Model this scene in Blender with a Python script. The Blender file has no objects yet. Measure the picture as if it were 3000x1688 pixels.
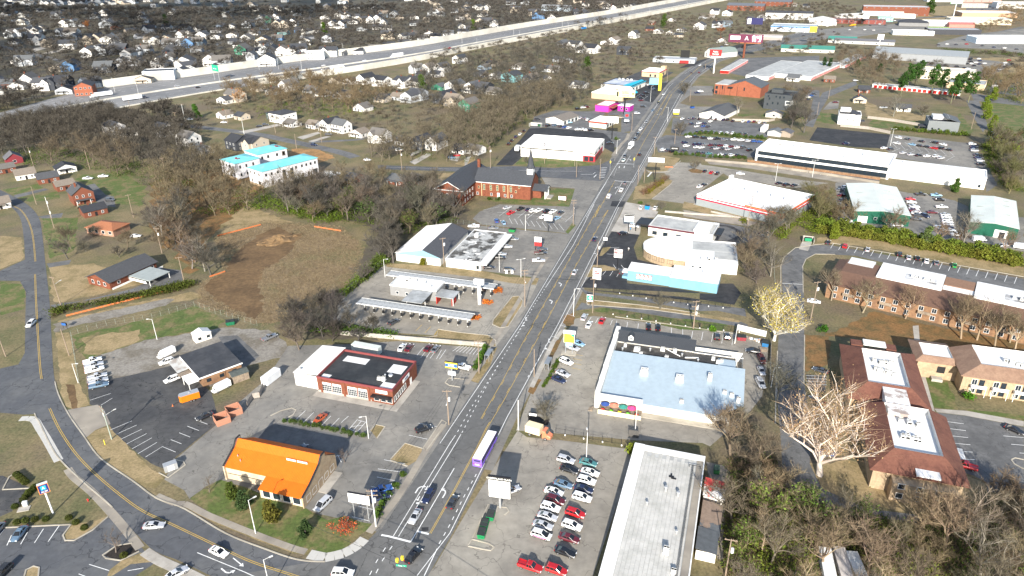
import bpy,math,random
import numpy as np
from math import sin,cos,pi,radians,hypot,atan2,degrees
S=bpy.context.scene
COL=S.collection
R=random.Random(11);RU=R.uniform;RC_=R.choice
cam=bpy.data.cameras.new('camera');co=bpy.data.objects.new('camera',cam);COL.objects.link(co)
cam.sensor_width=36;cam.lens=36*2080/3000;cam.clip_start=1;cam.clip_end=12000
from mathutils import Matrix,Vector
from mathutils.geometry import delaunay_2d_cdt
co.matrix_world=Matrix.Translation((0,0,122))@Matrix.Rotation(radians(90-25.9),4,'X')@Matrix.Rotation(radians(-0.7),4,'Z')
S.camera=co
SUN_EL,SUN_AZ=25.0,8.0
w=bpy.data.worlds.new('World');S.world=w;w.use_nodes=True
nt=w.node_tree;bg=nt.nodes['Background']
sk=nt.nodes.new('ShaderNodeTexSky');sk.sky_type='NISHITA';sk.sun_disc=False
sk.sun_elevation=radians(SUN_EL);sk.sun_rotation=radians(180+SUN_AZ);sk.altitude=200
nt.links.new(sk.outputs[0],bg.inputs[0]);bg.inputs[1].default_value=0.10
sl=bpy.data.lights.new('sun','SUN');sl.energy=3.8;sl.angle=radians(0.5);sl.color=(1,.94,.84)
so=bpy.data.objects.new('sun',sl);COL.objects.link(so)
d=Vector((sin(radians(SUN_AZ))*cos(radians(SUN_EL)),cos(radians(SUN_AZ))*cos(radians(SUN_EL)),-sin(radians(SUN_EL))))
so.rotation_euler=d.to_track_quat('-Z','Y').to_euler();so.location=(0,-200,300)
S.view_settings.view_transform='Standard';S.view_settings.look='None'
S.view_settings.exposure=1.3;S.view_settings.gamma=1;S.view_settings.use_curve_mapping=False
S.cycles.max_bounces=4;S.cycles.diffuse_bounces=2;S.cycles.glossy_bounces=2;S.cycles.transparent_max_bounces=4
S.cycles.use_denoising=True
def W(t):
 return[tuple(float(c)for c in q.split(','))for q in t.split()]
class MB:
 def __init__(s):s.v=[];s.f=[];s.m=[]
 def face(s,pts,m=0):
  n=len(s.v);s.v+=[tuple(p)for p in pts];s.f.append(tuple(range(n,n+len(pts))));s.m.append(m);return s
 def box(s,x0,y0,z0,x1,y1,z1,m=0,mt=None,bot=0):
  n=len(s.v)
  s.v+=[(x0,y0,z0),(x1,y0,z0),(x1,y1,z0),(x0,y1,z0),(x0,y0,z1),(x1,y0,z1),(x1,y1,z1),(x0,y1,z1)]
  fs=[(0,1,5,4),(1,2,6,5),(2,3,7,6),(3,0,4,7),(4,5,6,7)];ms=[m]*4+[m if mt is None else mt]
  if bot:fs.append((3,2,1,0));ms.append(m)
  s.f+=[tuple(n+i for i in q)for q in fs];s.m+=ms;return s
 def prism(s,poly,z0,z1,m=0,mt=None,top=True):
  n=len(s.v);k=len(poly)
  s.v+=[(p[0],p[1],z0)for p in poly]+[(p[0],p[1],z1)for p in poly]
  for i in range(k):
   j=(i+1)%k;s.f.append((n+i,n+j,n+k+j,n+k+i));s.m.append(m)
  if top:s.f.append(tuple(range(n+k,n+2*k)));s.m.append(m if mt is None else mt)
  return s
 def loft(s,loops,m=0,cap0=True,cap1=True):
  n=len(s.v);k=len(loops[0])
  for L in loops:s.v+=[tuple(p)for p in L]
  for a in range(len(loops)-1):
   for i in range(k):
    j=(i+1)%k;s.f.append((n+a*k+i,n+a*k+j,n+(a+1)*k+j,n+(a+1)*k+i));s.m.append(m)
  if cap0:s.f.append(tuple(n+i for i in reversed(range(k))));s.m.append(m)
  if cap1:s.f.append(tuple(n+(len(loops)-1)*k+i for i in range(k)));s.m.append(m)
  return s
 def tube(s,p,q,r0,r1=None,n=6,m=0,cap=True):
  if r1 is None:r1=r0
  p=Vector(p);q=Vector(q);a=(q-p).normalized()
  u=a.cross(Vector((0,0,1))if abs(a.z)<.9 else Vector((1,0,0))).normalized();v=a.cross(u)
  L0=[p+(u*cos(2*pi*i/n)+v*sin(2*pi*i/n))*r0 for i in range(n)]
  L1=[q+(u*cos(2*pi*i/n)+v*sin(2*pi*i/n))*r1 for i in range(n)]
  return s.loft([L0,L1],m,cap,cap)
 def mesh(s,name,mats):
  me=bpy.data.meshes.new(name);me.from_pydata(s.v,[],s.f)
  for a in(mats if isinstance(mats,(list,tuple))else[mats]):me.materials.append(a)
  if any(s.m):me.polygons.foreach_set('material_index',s.m)
  return me
def Box(*a,**k):return MB().box(*a,**k)
def npmesh(name,V,F,mats,mi=None):
 me=bpy.data.meshes.new(name);V=np.asarray(V,np.float32);F=np.asarray(F,np.int32)
 me.vertices.add(len(V));me.vertices.foreach_set('co',V.ravel())
 me.loops.add(F.size);me.loops.foreach_set('vertex_index',F.ravel())
 me.polygons.add(len(F));me.polygons.foreach_set('loop_start',np.arange(0,F.size,3,dtype=np.int32))
 me.polygons.foreach_set('loop_total',np.full(len(F),3,np.int32))
 for a in(mats if isinstance(mats,(list,tuple))else[mats]):me.materials.append(a)
 if mi is not None:me.polygons.foreach_set('material_index',np.asarray(mi,np.int32))
 me.update(calc_edges=True);return me
def obj(name,me,parent=None,loc=None,rz=0,color=None,label=None):
 o=bpy.data.objects.new(name,me);COL.objects.link(o)
 if parent is not None:o.parent=parent
 if loc is not None:o.location=loc
 if rz:o.rotation_euler=(0,0,radians(rz))
 if color is not None:o.color=(*color,1)
 if label:o['label']=label
 return o
def add(name,mb,mats,*a,**k):return obj(name,mb.mesh(name,mats),*a,**k)
def tag(o,label,cat,group=None):
 o['label']=label;o['category']=cat
 if group:o['group']=group
 return o
def thing(name,label,cat,loc=(0,0,0),rz=0,group=None):
 o=bpy.data.objects.new(name,None);COL.objects.link(o);o.empty_display_size=.5
 o.location=(*loc,0)if len(loc)==2 else loc;o.rotation_euler=(0,0,radians(rz));return tag(o,label,cat,group)
def struct(name,me,parent=None,kind='structure'):
 o=obj(name,me,parent)
 if parent is None:o['kind']=kind
 return o
def stuff(name,me,label=None,cat=None,group=None):
 o=obj(name,me);o['kind']='stuff'
 if label:o['label']=label
 if cat:o['category']=cat
 if group:o['group']=group
 return o
ORD=['','first','second','third','fourth','fifth','sixth','seventh','eighth','ninth','tenth','eleventh','twelfth','thirteenth','fourteenth','fifteenth','sixteenth','seventeenth','eighteenth','nineteenth','twentieth']+['%dth'%i for i in range(21,60)]
def M(name,c,c2=None,scale=.5,var=.12,rough=.85,bump=0,bscale=8,metal=0,spec=.3,objcol=False,world=False,s2=None,mix=(.45,.6),coat=0,c3=None,s3=.03,mix3=(.5,.62),stretch=None,crack=0):
 m=bpy.data.materials.new(name);m.use_nodes=True;t=m.node_tree;N=t.nodes;L=t.links
 b=N['Principled BSDF'];b.inputs['Roughness'].default_value=rough;b.inputs['Metallic'].default_value=metal
 b.inputs['Specular IOR Level'].default_value=spec
 if coat:b.inputs['Coat Weight'].default_value=coat;b.inputs['Coat Roughness'].default_value=.08
 tc=N.new('ShaderNodeTexCoord');src=tc.outputs['Object']
 if world:
  ge=N.new('ShaderNodeNewGeometry');src=ge.outputs['Position']
 if stretch:
  mp=N.new('ShaderNodeMapping');mp.inputs['Scale'].default_value=stretch;L.new(src,mp.inputs[0]);src=mp.outputs[0]
 def noise(sc,det=6):
  n=N.new('ShaderNodeTexNoise');n.inputs['Scale'].default_value=sc;n.inputs['Detail'].default_value=det;n.inputs['Roughness'].default_value=.65
  L.new(src,n.inputs['Vector']);return n.outputs['Fac']
 def ramp(fac,lo,hi):
  r=N.new('ShaderNodeMapRange');r.inputs['From Min'].default_value=lo;r.inputs['From Max'].default_value=hi;L.new(fac,r.inputs['Value']);return r.outputs['Result']
 def mixc(fac,a,bcol):
  x=N.new('ShaderNodeMix');x.data_type='RGBA';L.new(fac,x.inputs['Factor'])
  for i,q in((6,a),(7,bcol)):
   if isinstance(q,tuple):x.inputs[i].default_value=(*q,1)
   else:L.new(q,x.inputs[i])
  return x.outputs[2]
 if objcol:
  oi=N.new('ShaderNodeObjectInfo');base=oi.outputs['Color']
 else:
  base=c
 if c2 is not None:base=mixc(ramp(noise(s2 or scale*.2),*mix),base,c2)
 if c3 is not None:base=mixc(ramp(noise(s3),*mix3),base,c3)
 if crack:
  vo=N.new('ShaderNodeTexVoronoi');vo.feature='DISTANCE_TO_EDGE';vo.inputs['Scale'].default_value=crack;wv=N.new('ShaderNodeVectorMath');wv.operation='ADD';ns=N.new('ShaderNodeTexNoise');ns.inputs['Scale'].default_value=.35;L.new(src,ns.inputs['Vector']);sc=N.new('ShaderNodeVectorMath');sc.operation='SCALE';sc.inputs['Scale'].default_value=5;L.new(ns.outputs['Color'],sc.inputs[0]);L.new(src,wv.inputs[0]);L.new(sc.outputs[0],wv.inputs[1]);L.new(wv.outputs[0],vo.inputs['Vector'])
  base=mixc(ramp(vo.outputs['Distance'],.012,.002),base,tuple(q*.55 for q in c));base=mixc(ramp(noise(.33,4),.66,.74),base,tuple(q*.6 for q in c))
 h=N.new('ShaderNodeHueSaturation')
 if isinstance(base,tuple):h.inputs['Color'].default_value=(*base,1)
 else:L.new(base,h.inputs['Color'])
 if var:
  r=N.new('ShaderNodeMapRange');r.inputs['From Min'].default_value=.3;r.inputs['From Max'].default_value=.7
  r.inputs['To Min'].default_value=1-var;r.inputs['To Max'].default_value=1+var
  L.new(noise(scale),r.inputs['Value']);L.new(r.outputs[0],h.inputs['Value'])
 L.new(h.outputs[0],b.inputs['Base Color'])
 if bump:
  bp=N.new('ShaderNodeBump');bp.inputs['Strength'].default_value=bump;bp.inputs['Distance'].default_value=.1
  L.new(noise(bscale,3),bp.inputs['Height']);L.new(bp.outputs[0],b.inputs['Normal'])
 return m
def leafmat(name,c,var=.5,trans=.0,rough=.9):
 m=bpy.data.materials.new(name);m.use_nodes=True;t=m.node_tree;N=t.nodes;L=t.links
 b=N['Principled BSDF'];b.inputs['Roughness'].default_value=rough;b.inputs['Specular IOR Level'].default_value=.1
 oi=N.new('ShaderNodeObjectInfo');ge=N.new('ShaderNodeNewGeometry');tc=N.new('ShaderNodeTexCoord')
 h=N.new('ShaderNodeHueSaturation')
 x=N.new('ShaderNodeMix');x.data_type='RGBA';x.blend_type='MULTIPLY';x.inputs['Factor'].default_value=1
 x.inputs[6].default_value=(*c,1);L.new(oi.outputs['Color'],x.inputs[7]);L.new(x.outputs[2],h.inputs['Color'])
 r=N.new('ShaderNodeMapRange');r.inputs['To Min'].default_value=1-var;r.inputs['To Max'].default_value=1+var
 L.new(ge.outputs['Random Per Island'],r.inputs['Value']);L.new(r.outputs[0],h.inputs['Value'])
 r2=N.new('ShaderNodeMapRange');r2.inputs['To Min'].default_value=.485;r2.inputs['To Max'].default_value=.515
 L.new(ge.outputs['Random Per Island'],r2.inputs['Value']);L.new(r2.outputs[0],h.inputs['Hue'])
 L.new(h.outputs[0],b.inputs['Base Color']);return m
def glassmat(name,c=(.02,.03,.04),rough=.08):
 m=bpy.data.materials.new(name);m.use_nodes=True;b=m.node_tree.nodes['Principled BSDF']
 b.inputs['Base Color'].default_value=(*c,1);b.inputs['Roughness'].default_value=rough;b.inputs['Specular IOR Level'].default_value=.6;return m
def ribmat(name,c,rough=.45,metal=.0,var=.08,objcol=False):
 return M(name,c,scale=.6,var=var,rough=rough,metal=metal,spec=.4,objcol=objcol)
GROUND=M('winter_grass',(.19,.15,.08),(.105,.105,.046),scale=1.3,var=.4,s2=.06,mix=(.4,.62),c3=(.14,.11,.072),s3=.021,mix3=(.48,.62),bump=.6,bscale=3,world=True)
GREEN=M('green_grass',(.085,.115,.03),(.17,.14,.065),scale=1.1,var=.35,s2=.16,mix=(.46,.6),bump=.5,bscale=4,world=True)
STRAW=M('straw_grass',(.30,.225,.12),(.17,.135,.06),scale=1.5,var=.28,s2=.14,mix=(.45,.66),bump=.5,bscale=3,world=True)
FIELD=M('dry_field',(.21,.155,.09),(.14,.10,.055),scale=.8,var=.4,s2=.12,mix=(.38,.64),c3=(.13,.12,.055),s3=.04,mix3=(.5,.65),bump=1,bscale=1.6,world=True)
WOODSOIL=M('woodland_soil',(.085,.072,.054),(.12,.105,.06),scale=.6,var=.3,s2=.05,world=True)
DIRT=M('bare_dirt',(.16,.10,.048),(.10,.062,.03),scale=.7,var=.3,s2=.09,mix=(.4,.65),bump=.6,bscale=2,world=True)
CLAY=M('orange_clay',(.34,.19,.075),(.2,.12,.05),scale=.8,var=.3,s2=.15,bump=.6,bscale=2,world=True)
LITTER=M('leaf_litter',(.21,.115,.045),(.12,.085,.035),scale=1.4,var=.4,s2=.22,mix=(.42,.62),bump=.6,bscale=4,world=True)
MULCH=M('dark_mulch',(.03,.024,.02),scale=2,var=.5,bump=.8,bscale=6,world=True)
GRAVEL=M('grey_gravel',(.24,.22,.19),(.16,.14,.11),scale=1.2,var=.3,s2=.12,bump=.5,bscale=7,world=True)
ASPH=M('road_asphalt',(.118,.117,.114),(.15,.147,.14),scale=.6,var=.14,s2=.05,rough=.9,bump=.15,bscale=12,world=True,c3=(.1,.099,.098),s3=.22,mix3=(.56,.7),crack=.09)
ASPH2=M('side_road_asphalt',(.088,.092,.1),(.115,.117,.12),scale=.5,var=.16,s2=.07,rough=.9,bump=.15,bscale=12,world=True,crack=.09)
LOT=M('worn_car_park',(.205,.194,.174),(.155,.148,.136),scale=.45,var=.15,s2=.06,mix=(.42,.62),rough=.9,bump=.15,bscale=9,world=True,c3=(.25,.232,.202),s3=.035,crack=.13)
LOTR=M('pale_car_park',(.265,.242,.205),(.20,.184,.158),scale=.4,var=.14,s2=.07,mix=(.44,.64),rough=.9,bump=.15,bscale=9,world=True,c3=(.31,.285,.24),s3=.03,crack=.13)
LOTD=M('dark_car_park',(.052,.053,.056),(.085,.084,.083),scale=.5,var=.22,s2=.06,mix=(.42,.65),rough=.9,bump=.2,bscale=9,world=True,c3=(.12,.115,.105),s3=.045,mix3=(.56,.7),crack=.13)
BLACK=M('new_asphalt',(.03,.031,.034),scale=.4,var=.2,rough=.85,world=True,c2=(.045,.045,.047),s2=.1)
MIDG=M('grey_drive',(.15,.149,.147),(.10,.10,.10),scale=.5,var=.18,s2=.09,mix=(.42,.62),rough=.9,world=True,bump=.15,bscale=9,crack=.13)
CONC=M('concrete',(.40,.37,.325),(.30,.275,.24),scale=.6,var=.1,s2=.12,rough=.9,world=True)
CONCW=M('new_concrete',(.46,.445,.41),scale=.5,var=.06,rough=.85,world=True)
CONCO=M('old_concrete',(.31,.275,.225),(.22,.195,.165),scale=.6,var=.15,s2=.15,rough=.9,world=True)
KERB=M('kerb_concrete',(.42,.38,.31),(.30,.27,.22),scale=.8,var=.15,s2=.2,rough=.9,world=True)
WHITE_LINE=M('white_road_paint',(.74,.74,.72),(.42,.42,.41),scale=2.2,var=.12,s2=.9,mix=(.52,.75),world=True)
YELLOW_LINE=M('yellow_road_paint',(.56,.37,.07),(.4,.30,.13),scale=2,var=.12,s2=.7,mix=(.5,.75),world=True)
FWALL=M('freeway_wall_concrete',(.60,.575,.51),(.5,.47,.41),scale=.08,var=.07,s2=.03,world=True)
FROAD=M('freeway_concrete',(.17,.17,.172),(.22,.215,.21),scale=.05,var=.1,s2=.01,world=True)
BRICK=M('red_brick',(.185,.062,.034),(.14,.045,.026),scale=1.4,var=.2,s2=.6,rough=.9)
BRICKT=M('tan_brick',(.25,.145,.08),(.185,.105,.062),scale=1.4,var=.2,s2=.5)
BRICKC=M('cream_brick',(.40,.30,.195),(.33,.24,.155),scale=1.6,var=.14,s2=.6)
WHITEW=M('white_wall',(.70,.68,.63),scale=.5,var=.04)
WALL=M('painted_wall',(1,1,1),scale=.35,var=.06,objcol=True)
SHING=M('roof_shingles',(1,1,1),scale=1.2,var=.16,objcol=True,bump=.25,bscale=5)
WROOF=M('white_membrane',(.70,.695,.68),(.56,.55,.53),scale=.35,var=.05,s2=.12,mix=(.5,.72),rough=.6)
GROOF=M('grey_membrane',(.42,.42,.40),(.31,.31,.30),scale=.4,var=.1,s2=.16,mix=(.42,.65),rough=.7)
BROOF=M('black_membrane',(.028,.03,.032),(.055,.055,.055),scale=.4,var=.2,s2=.12,mix=(.45,.7),rough=.7)
TRIM=M('white_trim',(.78,.77,.74),var=.02)
DARK=M('dark_metal',(.02,.02,.022),var=.1,rough=.5)
STEEL=M('galvanised_steel',(.42,.43,.44),scale=2,var=.1,rough=.45,metal=.4)
GLASS=glassmat('window_glass')
CARGLASS=glassmat('car_glass',(.012,.014,.017),.05)
PAINT=M('car_paint',(1,1,1),var=0,rough=.28,spec=.5,objcol=True,coat=.6)
TYRE=M('tyre_rubber',(.016,.016,.017),var=.1,rough=.9)
RIM=M('wheel_rim',(.45,.45,.46),var=.05,rough=.35,metal=.7)
LAMPW=M('headlight_lens',(.75,.76,.76),var=0,rough=.15,spec=.6)
LAMPR=M('tail_light_lens',(.35,.012,.012),var=0,rough=.2,spec=.6)
WOOD=M('weathered_wood',(.27,.215,.16),(.18,.14,.105),scale=3,var=.2,s2=1)
POLEM=M('pole_wood',(.26,.20,.15),scale=2,var=.2)
OC=M('plain_paint',(1,1,1),var=.05,scale=1,objcol=True,rough=.6)
ORANGE_NET=M('orange_mesh',(.5,.15,.05),scale=2,var=.15)
def col(name,c,**k):return M(name,c,var=k.pop('var',.06),**k)
EXC=[]
def inpoly(x,y,P):
 c=False;j=len(P)-1
 for i in range(len(P)):
  xi,yi=P[i];xj,yj=P[j]
  if(yi>y)!=(yj>y)and x<(xj-xi)*(y-yi)/(yj-yi)+xi:c=not c
  j=i
 return c
def bbox(P):return min(p[0]for p in P),min(p[1]for p in P),max(p[0]for p in P),max(p[1]for p in P)
class Excl:
 def __init__(s,P):s.P=P;s.b=bbox(P)
 def hit(s,x,y):b=s.b;return b[0]<=x<=b[2]and b[1]<=y<=b[3]and inpoly(x,y,s.P)
def rough_edge(P,step,amp):
 out=[];n=len(P)
 for i in range(n):
  a=P[i];b=P[(i+1)%n];L=hypot(b[0]-a[0],b[1]-a[1]);k=max(1,int(L/step))
  for j in range(k):
   t=j/k;out.append((a[0]+(b[0]-a[0])*t+RU(-amp,amp),a[1]+(b[1]-a[1])*t+RU(-amp,amp)))
 return out
LEV=[0]
def patch(name,P,mat,lev,amp=0,step=2.0,exc=False,parent=None):
 if exc:EXC.append(Excl(P))
 Q=rough_edge(P,step,amp)if amp else P;LEV[0]+=1;z=.004*lev+.0004*(LEV[0]%10);n=len(Q)
 V,_,F=delaunay_2d_cdt([Vector(q[:2])for q in Q],[],[list(range(n))],1,1e-4)[:3]
 me=bpy.data.meshes.new(name);me.from_pydata([(v.x,v.y,z)for v in V],[],F);me.materials.append(mat);return struct(name,me,parent)
def offset(P,dlist):
 n=len(P);nr=[]
 for i in range(n):
  a=P[max(0,i-1)];b=P[min(n-1,i+1)];L=hypot(b[0]-a[0],b[1]-a[1])or 1
  nr.append((-(b[1]-a[1])/L,(b[0]-a[0])/L))
 return[[(P[i][0]+nr[i][0]*q,P[i][1]+nr[i][1]*q)for i in range(n)]for q in dlist]
def smooth(P,k=5):
 if len(P)<3:return P
 out=[];Q=[P[0]]+list(P)+[P[-1]]
 for i in range(1,len(Q)-2):
  p0,p1,p2,p3=Q[i-1],Q[i],Q[i+1],Q[i+2]
  for j in range(k):
   t=j/k
   out.append(tuple(.5*((2*p1[c])+(-p0[c]+p2[c])*t+(2*p0[c]-5*p1[c]+4*p2[c]-p3[c])*t*t+(-p0[c]+3*p1[c]-3*p2[c]+p3[c])*t**3)for c in(0,1)))
 out.append(P[-1]);return out
def band(mb,A,B,z,m=0):
 for i in range(len(A)-1):mb.face([(*A[i],z),(*B[i],z),(*B[i+1],z),(*A[i+1],z)],m)
def ribbon(mb,P,wd,z,dash=None,m=0):
 if dash:
  on,off=dash;acc=0;seg=[P[0]];state=True;lim=on
  pts=[P[0]]
  for a,b in zip(P,P[1:]):
   L=hypot(b[0]-a[0],b[1]-a[1]);pos=0
   while L-pos>lim-acc:
    pos+=lim-acc;t=pos/L;q=(a[0]+(b[0]-a[0])*t,a[1]+(b[1]-a[1])*t);pts.append(q)
    if state and len(pts)>1:ribbon(mb,pts,wd,z,None,m)
    pts=[q];state=not state;lim=on if state else off;acc=0
   acc+=L-pos;pts.append(b)
  if state and len(pts)>1:ribbon(mb,pts,wd,z,None,m)
  return
 LEV[0]+=1;A,B=offset(P,(-wd/2,wd/2));band(mb,A,B,z+.0005*(LEV[0]%16),m)
def lines(mb,a0,a1,b0,b1,n,wd=.14,z=.05):
 for i in range(n):
  t=i/(n-1)if n>1 else 0
  p=(a0[0]+(a1[0]-a0[0])*t,a0[1]+(a1[1]-a0[1])*t);q=(b0[0]+(b1[0]-b0[0])*t,b0[1]+(b1[1]-b0[1])*t)
  ribbon(mb,[p,q],wd,z)
def kerb(P,closed=False,name='kerb',wd=.32,h=.14,mat=None):
 Q=list(P)+([P[0]]if closed else[]);A,B=offset(Q,(-wd/2,wd/2));mb=MB()
 for i in range(len(Q)-1):
  mb.face([(*A[i],h),(*B[i],h),(*B[i+1],h),(*A[i+1],h)][::-1])
  mb.face([(*A[i],0),(*A[i],h),(*A[i+1],h),(*A[i+1],0)]);mb.face([(*B[i],0),(*B[i],h),(*B[i+1],h),(*B[i+1],0)])
 return struct(name,mb.mesh(name,mat or KERB))
def rsmp(P,step):
 out=[P[0]];acc=0
 for a,b in zip(P,P[1:]):
  L=hypot(b[0]-a[0],b[1]-a[1])
  if L==0:continue
  pos=step-acc
  while pos<=L:
   out.append((a[0]+(b[0]-a[0])*pos/L,a[1]+(b[1]-a[1])*pos/L));pos+=step
  acc=L-(pos-step)
 return out
def pavement(P,wd,step,mat,h=.12,name='pavement'):
 root=bpy.data.objects.new(name,None);COL.objects.link(root);root['kind']='structure'
 me=Box(-step/2+.02,-wd/2,0,step/2-.02,wd/2,h).mesh('slab',mat)
 Q=rsmp(P,step)
 for a,b in zip(Q,Q[1:]):
  obj('slab',me,root,((a[0]+b[0])/2,(a[1]+b[1])/2,0),degrees(atan2(b[1]-a[1],b[0]-a[0])))
 return root
# SETTING
struct('ground',MB().face([(-5000,-400,0),(5000,-400,0),(5000,9000,0),(-5000,9000,0)]).mesh('ground',GROUND))
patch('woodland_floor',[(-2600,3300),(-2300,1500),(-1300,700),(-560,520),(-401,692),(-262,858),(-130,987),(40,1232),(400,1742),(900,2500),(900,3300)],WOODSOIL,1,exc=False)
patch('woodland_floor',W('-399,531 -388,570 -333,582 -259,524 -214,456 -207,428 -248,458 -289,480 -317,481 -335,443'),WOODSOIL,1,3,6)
patch('dry_field',W('-138,311.2 -122.4,329.1 -116.3,326.2 -81.4,318.7')+W('-75.6,309.1 -67.3,294.4 -65.8,274.1 -67.1,258.4')+W('-69.5,244.3 -76.5,237.8 -82.9,228.5 -88.3,222.7 -119.8,240.1 -125.1,258.9 -119.6,270.3 -132.5,299.6'),FIELD,1,2.2)
patch('upper_field',W('-144,376 -154,387 -173,393 -153,336')+W('-162,377 -164,355 -138.6,309.5 -121.5,326.3 -107.6,327.7 -135,352 -150,377'),STRAW,1,1.5)
patch('bare_dirt',W('-119.1,310.5 -112.6,322.4 -100.5,308.3 -97.6,295.4 -99.3,280.6 -104.9,271.2 -101,256.9 -93.3,237.2 -93.3,227.8 -107.3,238.6 -119.7,250.3 -124,258.8 -119.1,268.9 -122.4,281.3 -121,297.7'),DIRT,2,1.2)
patch('gravel_strip',W('-165.8,225.6 -155.6,233.5 -143.7,239.6 -134,246 -129.9,244.8 -131.6,239.3 -144.6,231.1 -156.1,225.4 -161.4,219.7'),GRAVEL,2,.6)
patch('straw_strip',W('-166,227.6 -148.8,239.7 -124.4,251.6 -120,245.6 -129.9,242.5 -141.7,235.2 -161.4,224.5'),STRAW,1,.8)
patch('yard_grass',W('-154.7,217.6 -141.1,224 -119.4,238.9 -104.5,228.1 -104.7,222.1 -119,216.8 -129,212.4 -136.4,205.5 -141.4,201.4'),GREEN,2,.8)
patch('yard_straw',W('-149.5,216.6 -133,220.9 -128.5,213.3 -136.4,205.5 -142.3,204'),STRAW,3,1)
patch('front_lawn',W('-236,338 -218,339 -196.5,295.4 -202.1,286.6 -220.4,313.9'),GREEN,1,.7)
patch('front_lawn',W('-197.7,278 -180.2,280.3 -148.4,260.8 -159.8,251.4 -172.1,243.7 -176.3,243.8'),STRAW,1,.7)
patch('front_lawn',W('-287,386 -273,397 -265,388 -275,377'),GREEN,1,.6)
patch('front_lawn',W('-268,371 -254,382 -245,370 -258,364'),GREEN,1,.6)
patch('green_verge',W('-208.7,262.5 -199.6,261 -192.1,252.3 -184,238.5 -189.9,233.3'),GREEN,1,.5)
patch('tan_lawn',W('-242.2,314.6 -230.9,312.5 -216.7,291.5 -213.9,284.1 -216.8,275.1'),STRAW,1,.6)
patch('hillside_grass',W('207,556 229,560 224,537 194,548')+W('196,557 179,548 175,558'),GREEN,1,.8)
patch('lawn',W('241,564 252,554 248,536 237,519 226,532'),GREEN,1,.8)
patch('lawn',W('298,603 297,571 323,540 309,523 272,543'),STRAW,1,1)
patch('lawn',W('277,543 304,524 287,496 258,509'),GREEN,1,.8)
patch('lawn',W('349,553 325,494 314,483 318,506'),GREEN,1,.8)
patch('lawn',W('392,597 413,574 336,457 329,468 361,529'),GREEN,1,1.5)
patch('tan_clearing',W('516,829 582,833 481,678 469,694'),STRAW,1,1.5)
patch('tan_clearing',W('847,1510 927,1538 768,1270 669,1255 711,1337'),STRAW,1,2)
patch('lot_clearing',W('938,1458 1032,1522 769,1120 654,1030'),FIELD,1,2)
patch('church_lawn',W('-16,358 11,359 21,377 37,375 30,346 1,352'),GREEN,2,.6)
patch('church_side_lawn',W('-43,407 -29,411 -17,412 -32,386 -41,374'),STRAW,2,.8)
patch('tyre_shop_lawn',W('2,423 7,441 32,438 49,430 51,419 26,418'),GREEN,2,.5)
patch('yard',W('-35,428 -24,444 -18,427 -27,421'),STRAW,2,.6)
patch('leafy_lawn',W('106.4,211.2 116.8,217.5 132,228.1 142.2,219.8 170.1,203.4 162.1,191.2 137.1,197.4 126.8,204.5 113.2,210.1'),LITTER,2,.7)
patch('leafy_lawn',W('100.5,212.3 108.3,210.2 101.1,192.6 92.1,188.9'),LITTER,2,.6)
patch('court_lawn',W('136.4,206 142.3,199.8 132.8,181.3')+W('127.2,166.5 121.8,169.1 124.9,179.3'),GREEN,3,.5)
patch('court_lawn',W('130.2,168.3 144.5,164.2 142.1,160.6 129.4,167'),GREEN,3,.4)
patch('sycamore_lawn',W('75.8,145 95.2,146.7 92.5,139.6 105.2,138.4 106.4,131.8 93.1,127.6 76.1,133.7'),STRAW,2,.8)
patch('corner_lawn',W('111.5,141.3 117.1,137.2 115.7,134.4 108,132.2'),STRAW,2,.5)
patch('hedge_bank',W('135.4,292.6 152.2,290.5 204.3,255.7 210.9,265.8 157,301.4 139.6,300.4'),STRAW,2,.6)
patch('worksite_clay',W('-146,469 -128,466 -112,446 -120,432 -118,416 -126,447 -144,453'),CLAY,2,.8)
patch('thicket_floor',W('56.3,147.5 68.4,147.2 65.6,135.3 74.3,132.3 92.2,125.8 124.3,133.3 106.7,106.5 44.5,107.4 50.1,126.6'),WOODSOIL,1,1)
patch('wood_floor',W('-138,365 -115,378 -66,369 -39,389 -18.5,324.6 -50,300.1 -74.9,326.5 -111,345'),WOODSOIL,1,2)
patch('scrub_floor',W('-207,396 -165,435 -138,379 -138,365 -141.8,328.8 -133.1,268 -172.7,319.1'),LITTER,1,3,5)
patch('yard_grass',W('-261,414 -238,421 -201,381 -195,354 -227,368'),GREEN,2,2,5)
patch('wood_floor',W('-65.4,305.4 -53.4,325.8 -46.3,300 -52.9,261.8 -61.8,234.2 -44.7,210.3 -78.3,213.9 -88.6,234.9 -66.1,247.6'),WOODSOIL,2,1)
patch('gravel_yard',W('-138.3,195.7 -136.9,204.7 -126.6,213.3 -112.7,218.5 -102.3,222 -86.5,219.7 -77.5,211.2 -73.3,202.4 -86.6,196.1 -92.3,184.7 -132.1,185.6'),GRAVEL,3,.6)
patch('vans_car_park',W('-132.9,187.1 -124.3,189.9 -116.4,193.6 -109.9,197.4 -99.8,189.4')+W('-91.8,181.1 -87,171.5 -84.3,165.4 -90,151 -91,146 -95.4,148.2 -101,152.6 -107.4,157.8 -113.4,163.2 -120.6,172.9 -126,175.6'),LOTD,4,.15)
patch('asphalt_pad',W('-102.3,215.4 -96.1,216.2 -83.8,202.2 -86.3,195.3 -96.4,205.5'),MIDG,4,.1)
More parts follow.
